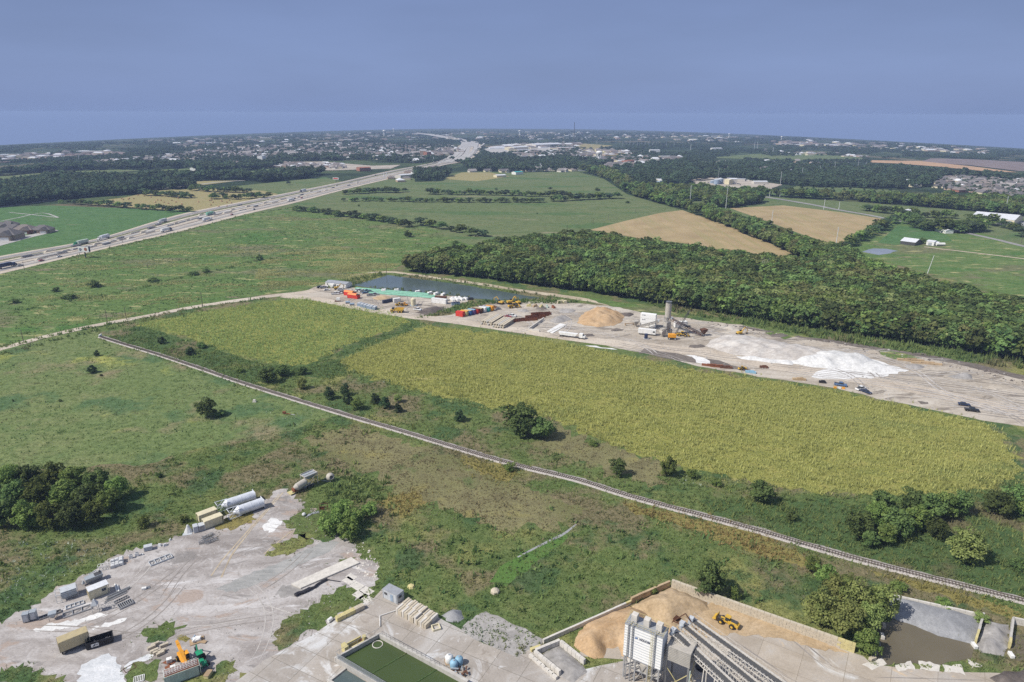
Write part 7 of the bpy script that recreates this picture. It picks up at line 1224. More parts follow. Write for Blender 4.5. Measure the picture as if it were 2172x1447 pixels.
def beams(A_, B_, n, k, L, label, group):
    a = G(*A_); c = G(*B_); nn = Vector((math.cos(by), math.sin(by), 0))
    for j in range(k):
        for i in range(n):
            q = a.lerp(c, (i + .5) / n) + nn * (L / 2 + random.gauss(0, .4) + 1.2 * j); b = MB(); w_ = (c - a).length / n * .86; b.box((0, 0, .9), (L, w_, .22)); b.box((0, 0, .45), (L, w_ * .4, .8)); b.box((0, 0, .12), (L, w_ * .8, .24)); tag(place(b.build('concrete_beam', ['block_pale' if (i + j) % 3 else 'concrete']), q + Vector((0, 0, 1.1 * j)), by), label, 'beam', group)
beams((1019, 688), (1042, 692), 5, 2, 17., 'long concrete beam in the left stack by the dirt road', 'left beam stack'); beams((1043, 694.5), (1068, 698), 5, 2, 16., 'long concrete beam in the right stack by the dirt road', 'right beam stack')
for i, (x, y, l) in enumerate([(1086, 683, 7), (1108, 681, 9), (1126, 680, 8), (1133, 677, 9), (1141, 674, 9), (1149, 671, 9), (1156, 668.5, 8), (1128, 675, 8), (1140, 669, 8)]): b = MB(); b.box((0, 0, .8), (l, 2.2, .15)); b.box((0, -1., .9), (l, .14, 1.7)); b.box((0, 1., .9), (l, .14, 1.7)); b.box((0, 0, .1), (l, 2.1, .14)); tag(place(b.build('steel_girder', ['rust']), G(x, y), .35 + random.gauss(0, .06)), 'rust-red steel girder in the chain of girders beside the form bed', 'girder', 'rust-red girders')
t = thing('casting_bed', 'white walled casting bed with frames below the rust-red girders', 'machine'); b = MB()
for A_, C_, h in (((1122, 701), (1153, 679), 1.6), ((1122, 701), (1143, 704), 1.2), ((1165, 706), (1200, 690), .5)): wall_seg(b, G(*A_), G(*C_), .6, h)
for q in ((1143, 697), (1152, 690), (1160, 700)): z = G(*q); b.box((z.x, z.y, 1.6), (.3, .3, 3.2)); b.box((z.x + 1.5, z.y, 3.2), (3.2, .25, .25))
b.build('bed_wall', ['concrete_pale'], t); P = [G(*q) for q in ((1160, 704), (1172, 708), (1202, 690), (1188, 687))]; b = MB(); b.prism([(v.x, v.y) for v in P], 'z', .02, .35); b.build('slab', ['white_paint'], t)
tag(heap('sand_heap', [(1226, 686), (1229, 675), (1240, 664), (1262, 656), (1298, 657), (1326, 669), (1322, 680), (1302, 691), (1268, 694), (1240, 691)], 4.9, 'sand_orange', .55, 1.4, .9, .5, 27, layer=8), 'big orange sand heap left of the concrete plant', 'heap', kind='thing')
tag(heap('gravel_heap', [(1165, 682), (1178, 672), (1198, 670), (1212, 678), (1195, 684), (1178, 686)], 3.6, 'rubble_grey', .55, 1.5, .5, .5, 28, layer=8), 'grey rubble heap between girders and orange sand', 'heap', kind='thing')
for nm, pl, h, mt, lb, sd in (('stockpile', [(1494, 734), (1508, 722), (1528, 713), (1560, 712), (1600, 718), (1660, 729), (1728, 742), (1790, 752), (1780, 772), (1735, 776), (1690, 770), (1640, 765), (1590, 759), (1535, 747)], 4.4, 'aggregate', 'long pale stockpile of aggregate with a rippled face', 29), ('stockpile', [(1668, 769), (1690, 758), (1720, 746), (1770, 747), (1830, 755), (1866, 770), (1838, 781), (1790, 783), (1725, 780)], 4.6, 'limestone', 'white crushed limestone stockpile at the end of the long pile', 30), ('stockpile', [(1560, 756), (1600, 758), (1650, 764), (1690, 768), (1680, 774), (1620, 768), (1570, 762)], 2.6, 'limestone', 'low white berm along the foot of the long stockpile', 31), ('stockpile', [(1795, 776), (1850, 764), (1880, 776), (1905, 786), (1860, 792), (1810, 788)], 1.6, 'limestone', 'thin white apron of limestone running right from the stockpile', 32)): tag(heap(nm, pl, h, mt, .5, 1.5, .55, .5, sd, layer=9), lb, 'stockpile', kind='thing')
for i, (x, y) in enumerate(((1187, 643), (1193, 642.5), (1198, 643.5))): b = MB(); b.box((0, 0, 1.), (2.2, 2.2, 1.8)); b.box((.3, 0, 1.95), (1.2, 1.2, .14)); tag(place(b.build('concrete_cube', ['cream_paint']), G(x, y), .3), 'cream cube in the small cluster at the far edge of the dirt', 'block', 'cream cubes at the far edge')
for i, (x, y, c) in enumerate(((1122, 650, 'yellow_block'), (1135, 651, 'sand_tan'), (1148, 652, 'yellow_block'), (1160, 652.5, 'pale_green'), (1174, 653.5, 'rust'), (1050, 654, 'rust_dark'), (1040, 657, 'rust_dark'), (1057, 657, 'steel'))): b = MB(); b.box((0, 0, .7), (3.4, 1.6, 1.2), taper=.8); b.box((.6, .2, 1.5), (1.4, .9, .5), .4); tag(place(b.build('scrap_heap', [c]), G(x, y), .5 * i), ('yellow scrap heap left in the line behind the girders', 'tan scrap heap second in the line behind the girders', 'yellow scrap heap third in the line behind the girders', 'pale green crate in the scrap line', 'rusty scrap at the right end of the scrap line', 'dark rusty scrap behind the orange container', 'dark rusty scrap nearest the orange container', 'grey scrap in front of the excavators')[i], 'scrap')
def lorry(label, p, yaw, paint, trailer, tl=12., kind='box'):
    t = thing('articulated_lorry', label, 'lorry', p, yaw); b = MB(); b.box((tl / 2 + 2.2, 0, 1.9), (2.2, 2.3, 2.3)); b.box((tl / 2 + 3.9, 0, 1.3), (1.4, 2., 1.2)); b.build('cab', [paint], t, bevel=.1); b = MB(); b.box((tl / 2 + 3.28, 0, 2.5), (.12, 2., .8)); b.build('windscreen', ['glass'], t); b = MB()
    if kind == 'box': b.box((0, 0, 2.5), (tl, 2.5, 2.7))
    elif kind == 'tip': b.prism([(-tl / 2, 2.6), (-tl / 2 + 1, 1.2), (tl / 2 - 1, 1.2), (tl / 2, 2.6)], 'y', -1.2, 1.2)
    else: b.box((0, 0, 1.25), (tl, 2.4, .25)); b.box((-1, 0, 1.7), (tl * .6, 2., .8))
    b.build('trailer_body', [trailer], t)
    for x in (-tl / 2 + 1.2, -tl / 2 + 2.5, tl / 2 + 1.2, tl / 2 + 3.9):
        for y in (-1., 1.): wheel(t, x, y, .5, .35)
    return t
lorry('white lorry with a long pale tipper trailer on the dirt road', G(1205, 715), span(1180, 711, 1235, 718)[1], 'white_paint', 'white_paint', 11, 'tip')
# second concrete plant
p, yaw, L = along((1357, 693), (1389, 697), 3.0)
for k in range(3):
    t = thing('white_trailer', ('lowest white box of the three stacked beside the silo', 'middle white box of the three stacked beside the silo', 'top white box of the three stacked beside the silo')[k], 'container', p + Vector((0, 0, 2.75 * k)), yaw); b = MB(); b.box((0, 0, 1.4), (L, 3., 2.65)); b.build('body', ['bright_white'], t); b = MB()
    if k:
        for i in range(4): b.box((-L * .36 + i * .55, -1.53, 1.9), (.35, .05, .45 - .12 * (i % 2)))
        b.build('lettering', ['car_navy'], t)
p, yaw, L = along((1353, 709.5), (1390, 713.5), 2.6); t = thing('plant_trailer', 'long white plant control trailer in front of the stacked boxes', 'trailer', p, yaw); b = MB(); b.box((0, 0, 2.2), (L, 2.6, 2.6)); b.build('body', ['white_paint'], t); b = MB(); b.box((L * .4, -1.33, 2.4), (1.1, .06, .9)); b.build('window', ['glass'], t); b = MB(); b.box((0, 0, .8), (L, 1.6, .2)); b.build('chassis', ['dark_steel'], t)
for x in (-L * .36, -L * .28):
    for y in (-1.1, 1.1): wheel(t, x, y, .5, .35)
container('white container behind the plant, half hidden by the conveyor', (1432, 696), (1458, 694), 2.6, 3.2, 'white_paint')
sp_ = G(1413.4, 712); m_ = mpp(sp_); k_ = m_ / .97; zc, zt2 = 40 * k_, 69 * k_; r_ = 6.2 * m_
t = thing('cement_silo', 'tall round grey cement silo over the plant frame', 'silo', sp_, .4); b = MB(); b.cyl((0, 0, zc), (0, 0, zt2), r_, n=20); b.cyl((0, 0, zc - 2.4), (0, 0, zc), r_ * .3, r_, 20)
for q in (zc + .1, (zc + zt2) / 2, zt2 - .1): b.cyl((0, 0, q - .08), (0, 0, q + .08), r_ + .05, n=20)
b.build('barrel', ['dusty_steel'], t, smooth=True); b = MB()
for i in range(10): a = 6.283 * i / 10; b.bar((math.cos(a) * r_, math.sin(a) * r_, zt2), (math.cos(a) * r_, math.sin(a) * r_, zt2 + 1.0), .06)
b.lathe([(r_, zt2 + .98), (r_ + .06, zt2 + 1.04), (r_, zt2 + 1.06)], n=16); b.cyl((0, 0, zt2), (0, 0, zt2 + 1.4), .5, n=8); b.build('top_rail', ['steel'], t)
for a in range(4): x, y = r_ * math.cos(a * 1.57 + .78), r_ * math.sin(a * 1.57 + .78); b = MB(); b.bar((x * 1.4, y * 1.4, 0), (x, y, zc + .3), .3); b.build('leg', ['galv'], t)
b = MB()
for a in range(4):
    x, y = r_ * math.cos(a * 1.57 + .78), r_ * math.sin(a * 1.57 + .78); x2, y2 = r_ * math.cos(a * 1.57 + 2.35), r_ * math.sin(a * 1.57 + 2.35)
    for z0_, z1_ in ((0, zc / 2), (zc / 2, zc)): b.bar((x * 1.2, y * 1.2, z0_), (x2 * 1.2, y2 * 1.2, z1_), .14); b.bar((x * 1.3, y * 1.3, z1_), (x2 * 1.3, y2 * 1.3, z1_), .16)
b.build('brace', ['galv'], t); b = MB(); b.box((0, 0, zc * .62), (3., 3., 2.2)); b.box((-3.2, -.6, 3.2), (2.6, 2.4, 2.8)); b.cyl((-3.4, -2.2, 2.6), (-3.4, .8, 2.6), 1.5, n=14); b.box((2.4, .5, 2.2), (1.8, 2.2, 3.)); b.frustum((0, 0, zc * .3), (1, 1), (3, 3), 2.); b.build('mixer', ['dusty_steel'], t)
conveyor('brown belt conveyor descending right from the cement silo', G(1425, 676, 6.5), G(1490, 709, 1.6), legs=(.5,), n=16, frame='rust_dark'); conveyor('belt conveyor rising from the feeder to the silo from the left', G(1397, 681, 5.5), G(1357, 691, 1.5), legs=(.5,), n=12, frame='dusty_steel')
wedge_hopper('brown feed hopper at the foot of the right conveyor', 1492, 712, .4, 2.0, 'rust_dark'); wedge_hopper('tan feed hopper at the foot of the left conveyor', 1348, 693, .3, 1.8, 'dusty_steel')
b = MB(); b.box((0, 0, 1.2), (6., 1., .3)); b.box((-2.6, 0, .6), (.3, 1.4, 1.2)); b.box((2.6, 0, .6), (.3, 1.4, 1.2)); tag(place(b.build('feeder_table', ['wood_board']), G(1335, 690), .2), 'low brown feeder table left of the tan feed hopper', 'machine')
b = MB(); b.cyl((0, 0, .4), (0, 0, 3.), 1., n=12); b.box((0, 0, .2), (2.6, 2.2, .4), mat=1); tag(place(b.build('chemical_tank', ['car_navy', 'grey_light']), G(1370, 719)), 'dark blue tank in front of the white plant trailer', 'tank')
t = thing('mobile_crane', 'orange mobile crane with thin lattice jib raised beside the plant', 'crane', G(1425, 720), R(-5)); b = MB(); b.box((0, 0, 2.3), (4.2, 2.4, 2.0)); b.build('body', ['orange_paint'], t, bevel=.1); b = MB(); b.box((0, 0, 1.), (4.6, 2.2, .5)); b.build('chassis', ['dark_steel'], t); b = MB(); lattice(b, (1.5, 0, 2.6), (9.5, 6., 15.), .8, .6, 16, .10); b.build('jib', ['dark_steel'], t); b = MB(); b.bar((-1.2, 0, 3.3), (9.5, 6., 15.4), .05); b.bar((-1.2, .4, 3.3), (9.5, 6.3, 15.4), .05); b.build('cable', ['dark_steel'], t)
for x in (-1.6, 1.6):
    for y in (-1.1, 1.1): wheel(t, x, y, .65, .45, 'white_paint')
for i, (x, y, l, c) in enumerate(((1508, 777, 9, 'rust'), (1524, 779, 8, 'rust'), (1540, 781, 6, 'rust_dark'), (1592, 791, 5, 'blue_pale'), (1620, 780, 4, 'rust_dark'), (1930, 765, 12, 'sand_tan'), (1945, 768, 12, 'sand_tan'), (1965, 772, 14, 'sand_tan'), (1695, 806, 6, 'sand_tan'), (1744, 812, 3, 'black'))): b = MB(); b.box((0, 0, .45), (l, 1.6, .8)); b.box((.3, .2, 1.), (l * .5, 1., .4), .2); tag(place(b.build('timber_stack', [c]), G(x, y), -.35 + .1 * (i % 3)), ('rusty stack at the crop edge below the crane, leftmost', 'rusty stack second along the crop edge', 'dark rusty stack third along the crop edge', 'pale blue stack at the crop edge right of the small yellow machine', 'dark rusty stack on the road below the stockpile', 'tan timber stack beyond the white stockpile, left', 'tan timber stack beyond the white stockpile, middle', 'tan timber stack beyond the white stockpile, right', 'tan mat on the road left of the blue pickup', 'small black stack left of the blue pickup')[i], 'stack')
t = thing('traffic_barrier', 'orange and white barriers beside the blue pickup', 'barrier', G(1780, 825), -.3); b = MB()
for i in range(3): b.box((i * 1.8 - 1.8, .2 * i, .5), (1.3, .3, .9), mat=i % 2)
b.build('barrier', ['orange_paint', 'white_paint'], t)
# ------------------------------------------------------------------ farm, mill, billboards, poles
def shed(label, A_, B_, wd, H, wall='white_paint', roof='roof_white', cat='shed', name='metal_shed', rise=.18, doors=0, group=None, wins=0):
    p, yaw, L = along(A_, B_, wd); t = thing(name, label, cat, p, yaw, group); b = MB(); rz = wd * rise / 2 * 2 * .5; b.box((0, 0, H / 2), (L, wd, H)); b.prism([(-wd / 2, H), (wd / 2, H), (0, H + rz)], 'x', -L / 2, L / 2); b.build('wall', [wall], t); b = MB(); an = math.atan2(rz, wd / 2); sl = math.hypot(rz, wd / 2)
    for s_ in (-1, 1): b.box((0, s_ * wd / 4, H + rz / 2 + .12), (L + .6, sl + .3, .14), rx=-s_ * an)
    b.build('roof', [roof], t)
    for i in range(doors): b = MB(); b.box((-L / 2 + L * (i + .5) / doors, -wd / 2 - .04, H * .4), (min(3., L / doors * .6), .08, H * .75)); b.build('door', ['grey_paint'], t)
    for i in range(wins): b = MB(); b.box((-L / 2 + L * (i + .5) / wins, -wd / 2 - .04, H * .55), (1., .08, 1.)); b.build('window', ['glass'], t)
    return t
shed('open white-roofed barn beside the farm pond, larger of the farm buildings', (1909, 518), (1940, 522), 18, 3.2, 'dark_steel', 'roof_white', 'barn', 'barn', rise=.26); shed('white shed beside the round tree on the farm', (1964, 520), (1980, 522), 10, 3.6, doors=1); shed('small white shed right of the other farm sheds', (1981, 521), (1988, 522), 6, 3., doors=1)  # dark wall colour of the barn stands in for shade inside its open sides
b = MB(); b.cyl((-4, 0, 1.9), (4, 0, 1.9), 1.4, n=12); b.box((0, 0, .4), (7, 1.6, .5), mat=1); tag(place(b.build('fuel_tank', ['white_paint', 'dark_steel']), G(1994, 522), .0), 'white horizontal tank at the right end of the farm sheds', 'tank')
shed('long low white farmhouse under spreading trees', (1980, 490), (2005, 496), 9, 3.2, 'white_paint', 'roof_white', 'house', 'farmhouse', wins=5); shed('very long cream metal shed with white roof at the right edge', (2058, 468), (2150, 477), 44, 5, 'cream_paint', 'roof_white', doors=5); shed('white shed behind the scrub right of the stubble', (1918, 452), (1935, 455), 10, 4)
shed('cream warehouse with white gable roof beyond the belt of trees', (1399, 392), (1428, 391), 26, 7, 'cream_paint', 'roof_white', doors=2); shed('blue-roofed low shed left of the cream warehouse', (1376, 391), (1397, 393), 18, 4.5, 'blue_grey', 'blue_grey'); shed('white shed on the pasture edge in front of the town woods', (1054, 377), (1074, 376), 14, 4, 'cream_paint', 'roof_white'); shed('small teal-roofed house at the edge of the town woods', (1094, 371), (1110, 370), 14, 5, 'white_paint', 'teal_paint', 'house', 'house')
for i, (x, y, w_, h, lb) in enumerate(((1511, 389, 10, 7, 'small round steel grain bin left of the pair'), (1520, 391, 13, 12, 'large round steel grain bin in front at the mill'), (1527, 390, 13, 12.5, 'large round steel grain bin behind at the mill'))):
    p = G(x, y); mm = mpp(p); r_ = w_ * mm / 2; hh = h * mm; t = thing('grain_bin', lb, 'silo', p); b = MB(); b.cyl((0, 0, 0), (0, 0, hh * .82), r_, n=20); b.build('barrel', ['blue_grey'], t, smooth=True); b = MB(); b.cyl((0, 0, hh * .82), (0, 0, hh), r_ * 1.02, r_ * .12, 20); b.build('roof', ['grey_light'], t)
t = thing('grain_elevator', 'thin grain elevator leg rising behind the mill bins', 'elevator', G(1522, 389)); b = MB(); lattice(b, (0, 0, 0), (.5, 0, 26), 1.5, 1.5, 8, .2); b.build('tower', ['galv'], t)
shed('cream mill building beside the grain bins', (1536, 391), (1546, 392), 12, 8, 'cream_paint', 'cream_paint', 'mill', 'mill_building'); shed('pale mill shed in the middle of the mill yard', (1548, 391), (1563, 391), 14, 9, 'concrete_pale', 'roof_white', 'mill', 'mill_building'); shed('long low shed at the back of the mill yard', (1541, 383), (1580, 385), 10, 4, 'concrete', 'roof_grey'); shed('long white shed at the right of the mill yard', (1599, 391), (1628, 391), 12, 4.5, 'concrete_pale', 'roof_white')
for i in range(9): put_car(('pickup', 'suv', 'car')[i % 3], ('car_white', 'car_silver', 'car_black')[i % 3], 1485 + i * 17, 383 + (i % 3) * 5, i * .9, 'vehicle parked in the mill yard beyond the tree belt', 'vehicles in the mill yard')
def billboard(label, px, py, w_, h, lift_, yaw, face):
    t = thing('billboard', label, 'billboard', G(px, py), yaw); b = MB(); b.cyl((0, 0, 0), (0, 0, lift_), .5, n=10); b.build('post', ['dark_steel'], t)
    for s_, nm in ((-.9, 'face_panel'), (.9, 'back_panel')): b = MB(); b.box((0, s_, lift_ + h / 2), (w_, .3, h)); b.build(nm, ['white_paint' if s_ < 0 else 'car_navy'], t)
    b = MB(); b.box((0, -.5, lift_ - .15), (w_, 1.8, .12)); b.build('catwalk', ['steel'], t); face(t, lift_, h, w_); return t
def face1(t, z, h, w_):
    b = MB(); b.prism([(1.35 * math.cos(a) * w_ / 9, 1.35 * math.sin(a) * h / 4) for a in np.linspace(0, 6.1, 14)], 'y', -1.1, -1.06); o = b.build('picture', ['brick_red'], t); o.location = (w_ * .22, 0, z + h * .5); b = MB()
    for k, (x, zz, l) in enumerate(((-.28, .62, .22), (-.27, .42, .3), (-.30, .25, .16))): b.box((w_ * x, -1.08, z + h * zz), (w_ * l, .05, h * .12))
    b.build('lettering', ['car_navy'], t)
mm = mpp(G(182, 547)); billboard('white billboard with a brown round picture on a black post beside the highway', 182, 547, 24 * mm, 11.5 * mm, 13 * mm, R(-8), face1)
def face2(t, z, h, w_): b = MB(); b.box((0, -1.08, z + h / 2), (w_ * .8, .05, h * .5)); b.build('picture', ['red_paint'], t)
mm = mpp(G(713, 386)); billboard('small red and white billboard farther along the highway', 713, 386, 13 * mm, 4.2 * mm, 5 * mm, R(-10), face2)
def pole(label, px, py, ytop, group=None, mat='white_paint', arms=0, r_=.35, name='power_pole', lean=0.):
    p = G(px, py); H = max(4., (py - ytop) * mpp(p) / .95); b = MB(); b.cyl((0, 0, 0), (lean * H, 0, H), r_, r_ * .6, 6)
    for i in range(arms): b.box((lean * H, 0, H * (.96 - .1 * i)), (H * .10, .2, .2))
    return tag(place(b.build(name, [mat]), p, random.uniform(-.3, .3)), label, 'pole', group)
plain('pole_wood', (.14, .11, .09), .9); plain('pole_steel', (.62, .64, .66), .6)
pole('tall leaning white pole standing alone in the right pasture', 1965, 586, 543, mat='pole_steel', r_=.3, lean=.16)
for x, y, yt in ((1463, 433, 396), (1539, 446, 397), (1636, 477, 448), (1773, 520, 484), (1747, 445, 424), (1779, 445, 429), (1655, 391, 366), (1700, 380, 357), (1738, 371, 352), (1769, 367, 345), (1819, 359, 338), (1797, 358, 344), (1836, 357, 344), (1850, 358, 346), (2131, 452, 418), (1632, 418, 406), (1654, 418, 409)): pole('pale steel transmission pole of the line crossing the fields', x, y, yt, 'steel transmission poles', 'pole_steel', 2, .38)
for x, y, yt in ((268, 677, 653), (228, 684, 657), (50, 726, 700), (430, 650, 622), (820, 583, 553), (1258, 476, 464), (1203, 489, 478), (1290, 467, 456), (1348, 452, 443), (314, 570, 560), (52, 573, 556), (260, 515, 505), (1850, 447, 432), (1912, 448, 434), (1890, 446, 432), (1971, 455, 436), (1903, 462, 448), (1951, 470, 454), (2166, 516, 498)): pole('dark wooden utility pole in the fields', x, y, yt, 'wooden utility poles', 'pole_wood', 1, .22)
for x, y, yt in ((815, 347, 357), ): pass
for i, (x, y, yt, lb) in enumerate(((1270, 345, 322, 'white water tower on many legs above the town trees'), (815, 288.5, 277, 'white water tower on the far left horizon'), (1102, 287, 277.5, 'small water tower at the middle horizon'), (1546, 292, 284, 'slim water tower on the right horizon'), (1657, 298, 290, 'squat water tower at the right horizon'), (835, 281, 274, 'pale water tower nearest the left horizon line'))):
    p = G(x, y); mm = mpp(p); H = (y - yt) * mm * 1.06; r_ = H * (.24 if i else .27); t = thing('water_tower', lb, 'water tower', p); b = MB(); b.lathe([(r_ * .4, H * .70), (r_, H * .78), (r_ * 1.05, H * .88), (r_ * .7, H * .97), (.2, H)], n=16); b.build('tank', ['white_paint'], t, smooth=True)
    if i == 0:
        for k in range(6): a = k * 1.047; b = MB(); b.cyl((math.cos(a) * r_ * 1.0, math.sin(a) * r_ * 1.0, 0), (math.cos(a) * r_ * .9, math.sin(a) * r_ * .9, H * .8), H * .03, n=6); b.build('leg', ['white_paint'], t)
        b = MB(); b.cyl((0, 0, 0), (0, 0, H * .75), H * .05, n=8); b.build('riser', ['white_paint'], t)
    else: b = MB(); b.cyl((0, 0, 0), (0, 0, H * .75), r_ * .42, r_ * .36, 12); b.build('column', ['white_paint'], t)
p = G(1217, 316); H = (316 - 262) * mpp(p); t = thing('radio_mast', 'very tall thin radio mast breaking the horizon', 'mast', p); b = MB(); b.cyl((0, 0, 0), (0, 0, H), 1.3, .9, 4); b.build('mast', ['dark_steel'], t)
for x, y, yt in [(1320 + i * 8, 311 - (i % 2) * 2, 301 - (i % 3)) for i in range(10)] + [(1413, 311, 303), (1430, 310, 303), (1266, 308, 299)]: pole('grey substation gantry pole in the far substation', x, y, yt, 'substation gantry poles', 'galv', 0, 1.0)
for x, y, yt in ((604, 318, 309), (629, 330, 316), (684, 327, 315), (168, 339, 328), (815, 377, 367), (820, 377, 366), (869, 330, 318), (923, 326, 314), (920, 344, 334), (562, 328, 318), (1600, 315, 303), (1606, 315, 303), (1639, 326, 314), (1465, 318, 307)): pole('faint grey pole rising from the distant settlements', x, y, yt, 'poles of the distant settlements', 'pole_steel', 0, .9)
# ------------------------------------------------------------------ houses
def house_proto(nm, wall, roof, hip=True, L=15., W=11., H=3.):
    t = bpy.data.objects.new(nm, None); COL.objects.link(t); b = MB(); b.box((0, 0, H / 2), (L, W, H)); b.box((L * .22, -W * .5 - 1.5, H / 2), (L * .4, 3., H))
    if not hip: b.prism([(-W / 2, H), (W / 2, H), (0, H + 3.4)], 'x', -L / 2, L / 2)
    b.build('wall', [wall], t); b = MB(); e = .5
    def hipr(cx, cy, l, w_, z, h):
        x, y = l / 2 + e, w_ / 2 + e; r_ = max(l / 2 - w_ / 2, .4) if hip else x
        b.add([(cx - x, cy - y, z), (cx + x, cy - y, z), (cx + x, cy + y, z), (cx - x, cy + y, z), (cx - r_, cy, z + h), (cx + r_, cy, z + h)], [(0, 1, 5, 4), (1, 2, 5), (2, 3, 4, 5), (3, 0, 4), (3, 2, 1, 0)])
    hipr(0, 0, L, W, H + .01, 3.6); b.add([(L * .02 - e, -W / 2 - 3 - e, H + .03), (L * .42 + e, -W / 2 - 3 - e, H + .03), (L * .42 + e, 0, H + .03), (L * .02 - e, 0, H + .03), (L * .22, -W / 2 - 3, H + 2.6), (L * .22, 0, H + 2.6)], [(0, 1, 4), (1, 2, 5, 4), (2, 3, 5), (3, 0, 4, 5)]); b.build('roof', [roof], t)
    b = MB(); b.box((L * .22, -W / 2 - 3.03, 1.1), (L * .3, .06, 2.1)); b.build('garage_door', ['white_paint'], t); b = MB(); b.box((-L * .25, -W / 2 - .03, 1.6), (1.8, .06, 1.3)); b.box((-L * .05, -W / 2 - .03, 1.6), (1.2, .06, 1.3)); b.build('window', ['glass'], t); return t
HP = [house_proto('estate_house', 'brick_tan', 'shingle'), house_proto('estate_house', 'brick_red', 'shingle_brown'), house_proto('estate_house', 'cream_paint', 'shingle', False), house_proto('estate_house', 'concrete_pale', 'shingle_pale', False), house_proto('estate_house', 'white_paint', 'roof_grey')]
_hu = set()
def put_house(i, px, py, yaw, label, group=None, s_=1.):
    r = HP[i % len(HP)]
    if r.name not in _hu: _hu.add(r.name); place(r, G(px, py), yaw, label, 'house', group); r.scale = (s_,) * 3; return r
    o = dup(r, G(px, py), yaw, label, group, s_); o['category'] = 'house'
    if not group and 'group' in o: del o['group']
    return o
for i, (x, y, a, s_, lb) in enumerate([(14, 507, .15, 1.7, 'dark-roofed house nearest the left border, lowest of the estate'), (55, 494, .1, 1.35, 'dark-roofed house in the middle of the small estate'), (92, 493, .2, 1.2, 'rightmost dark-roofed house of the small estate'), (30, 491, .4, 1.2, 'gabled house behind the lowest estate house'), (6, 487, .3, 1.2, 'gabled house at the left border of the small estate'), (20, 482, .2, 1.1, 'house at the back of the small estate')]): put_house((0, 1, 0, 0, 2, 0)[i], x, y, a, lb, None, s_)
def estate(poly, n, label, group, seed, s_=1., yaw0=.3, kinds=(0, 1, 2, 3)):
    rr = random.Random(seed); A = np.array(poly, float); lo, hi = A.min(0), A.max(0); k = 0; tries = 0; got = []
    while k < n and tries < n * 60:
        tries += 1; q = np.array([[rr.uniform(lo[0], hi[0]), rr.uniform(lo[1], hi[1])]])
        if not in_poly(q, poly)[0]: continue
        p = G(*q[0])
        if any((p - g_).length < 20 * s_ for g_ in got): continue
        got.append(p); put_house(rr.choice(kinds), q[0][0], q[0][1], yaw0 + rr.choice((0, 1.57, 3.14)) + rr.gauss(0, .1), label, group, s_ * rr.uniform(.9, 1.2)); k += 1
estate([(1975, 399), (2010, 378), (2090, 374), (2172, 382), (2172, 422), (2110, 416), (2040, 408)], 85, 'brick house with a brown-grey roof in the estate at the right edge', 'estate at the right edge', 1)
estate([(120, 352), (250, 340), (360, 330), (372, 341), (300, 347), (180, 352)], 32, 'small pale house in the settlement at the far left', 'settlement at the far left', 2, 1.1, .2, (2, 3, 4))
estate([(470, 347), (560, 346), (660, 350), (740, 352), (730, 358), (620, 357), (500, 352)], 30, 'pinkish roofed house in the new estate left of the highway', 'new estate left of the highway', 3, 1., .1, (1, 0, 3))
estate([(980, 366), (1000, 348), (1160, 350), (1230, 352), (1240, 366), (1130, 366)], 26, 'pale house among the trees at the near edge of town', 'houses at the near edge of town', 4, 1.1, .5, (2, 3, 4)); estate([(1450, 345), (1700, 345), (1830, 362), (1960, 398), (1800, 393), (1640, 382)], 30, 'white house half hidden by the town woods', 'houses hidden in the town woods', 5, 1.1, .5, (2, 4, 3)); estate([(360, 330), (560, 310), (700, 306), (900, 314), (960, 320), (900, 334), (700, 336), (500, 334)], 60, 'distant house in the wide town left of the highway', 'wide town left of the highway', 6, 1.6, .2)
# the rest of the far settlements as one mass of roofs
def roofs(name, polys, label):
    V = []; F = []; M_ = []
    for poly, n, s_, z in polys:
        A = np.array(poly, float); lo, hi = A.min(0), A.max(0); Q = lo + RNG.random((n, 2)) * (hi - lo); Q = Q[in_poly(Q, poly)]
        for q in Q:
            p = G(*q); l, w_, h = s_ * random.uniform(12, 22), s_ * random.uniform(9, 14), z * random.uniform(.8, 1.3); a = random.choice((.2, 1.77)) + random.gauss(0, .1); c, s2 = math.cos(a), math.sin(a); k = len(V); big = random.random() < .10
            if big: l *= 2.2; w_ *= 1.6; h *= .9
            for zz, f in ((0, 1), (h * .55, 1)):
                for dx, dy in ((-l, -w_), (l, -w_), (l, w_), (-l, w_)): V.append((p.x + (dx * c - dy * s2) / 2, p.y + (dx * s2 + dy * c) / 2, p.z + zz))
            for dx in (-l * .3, l * .3): V.append((p.x + dx * c, p.y + dx * s2, p.z + (h if not big else h * .6)))
            m1 = random.choice((0, 0, 3, 3, 4)); m2 = 4 if big else random.choice((1, 1, 2, 2, 5, 4))
            for f, mt in (((0, 1, 5, 4), m1), ((1, 2, 6, 5), m1), ((2, 3, 7, 6), m1), ((3, 0, 4, 7), m1), ((4, 5, 9, 8), m2), ((6, 7, 8, 9), m2), ((5, 6, 9), m2), ((7, 4, 8), m2)): F.append(tuple(k + i for i in f)); M_.append(mt)
    me = bpy.data.meshes.new(name); me.from_pydata(V, [], F); me.polygons.foreach_set('material_index', M_); o = link(name, me, ['brick_tan', 'shingle', 'shingle_brown', 'cream_paint', 'roof_white', 'shingle_pale']); return tag(o, label, 'houses', kind='stuff')
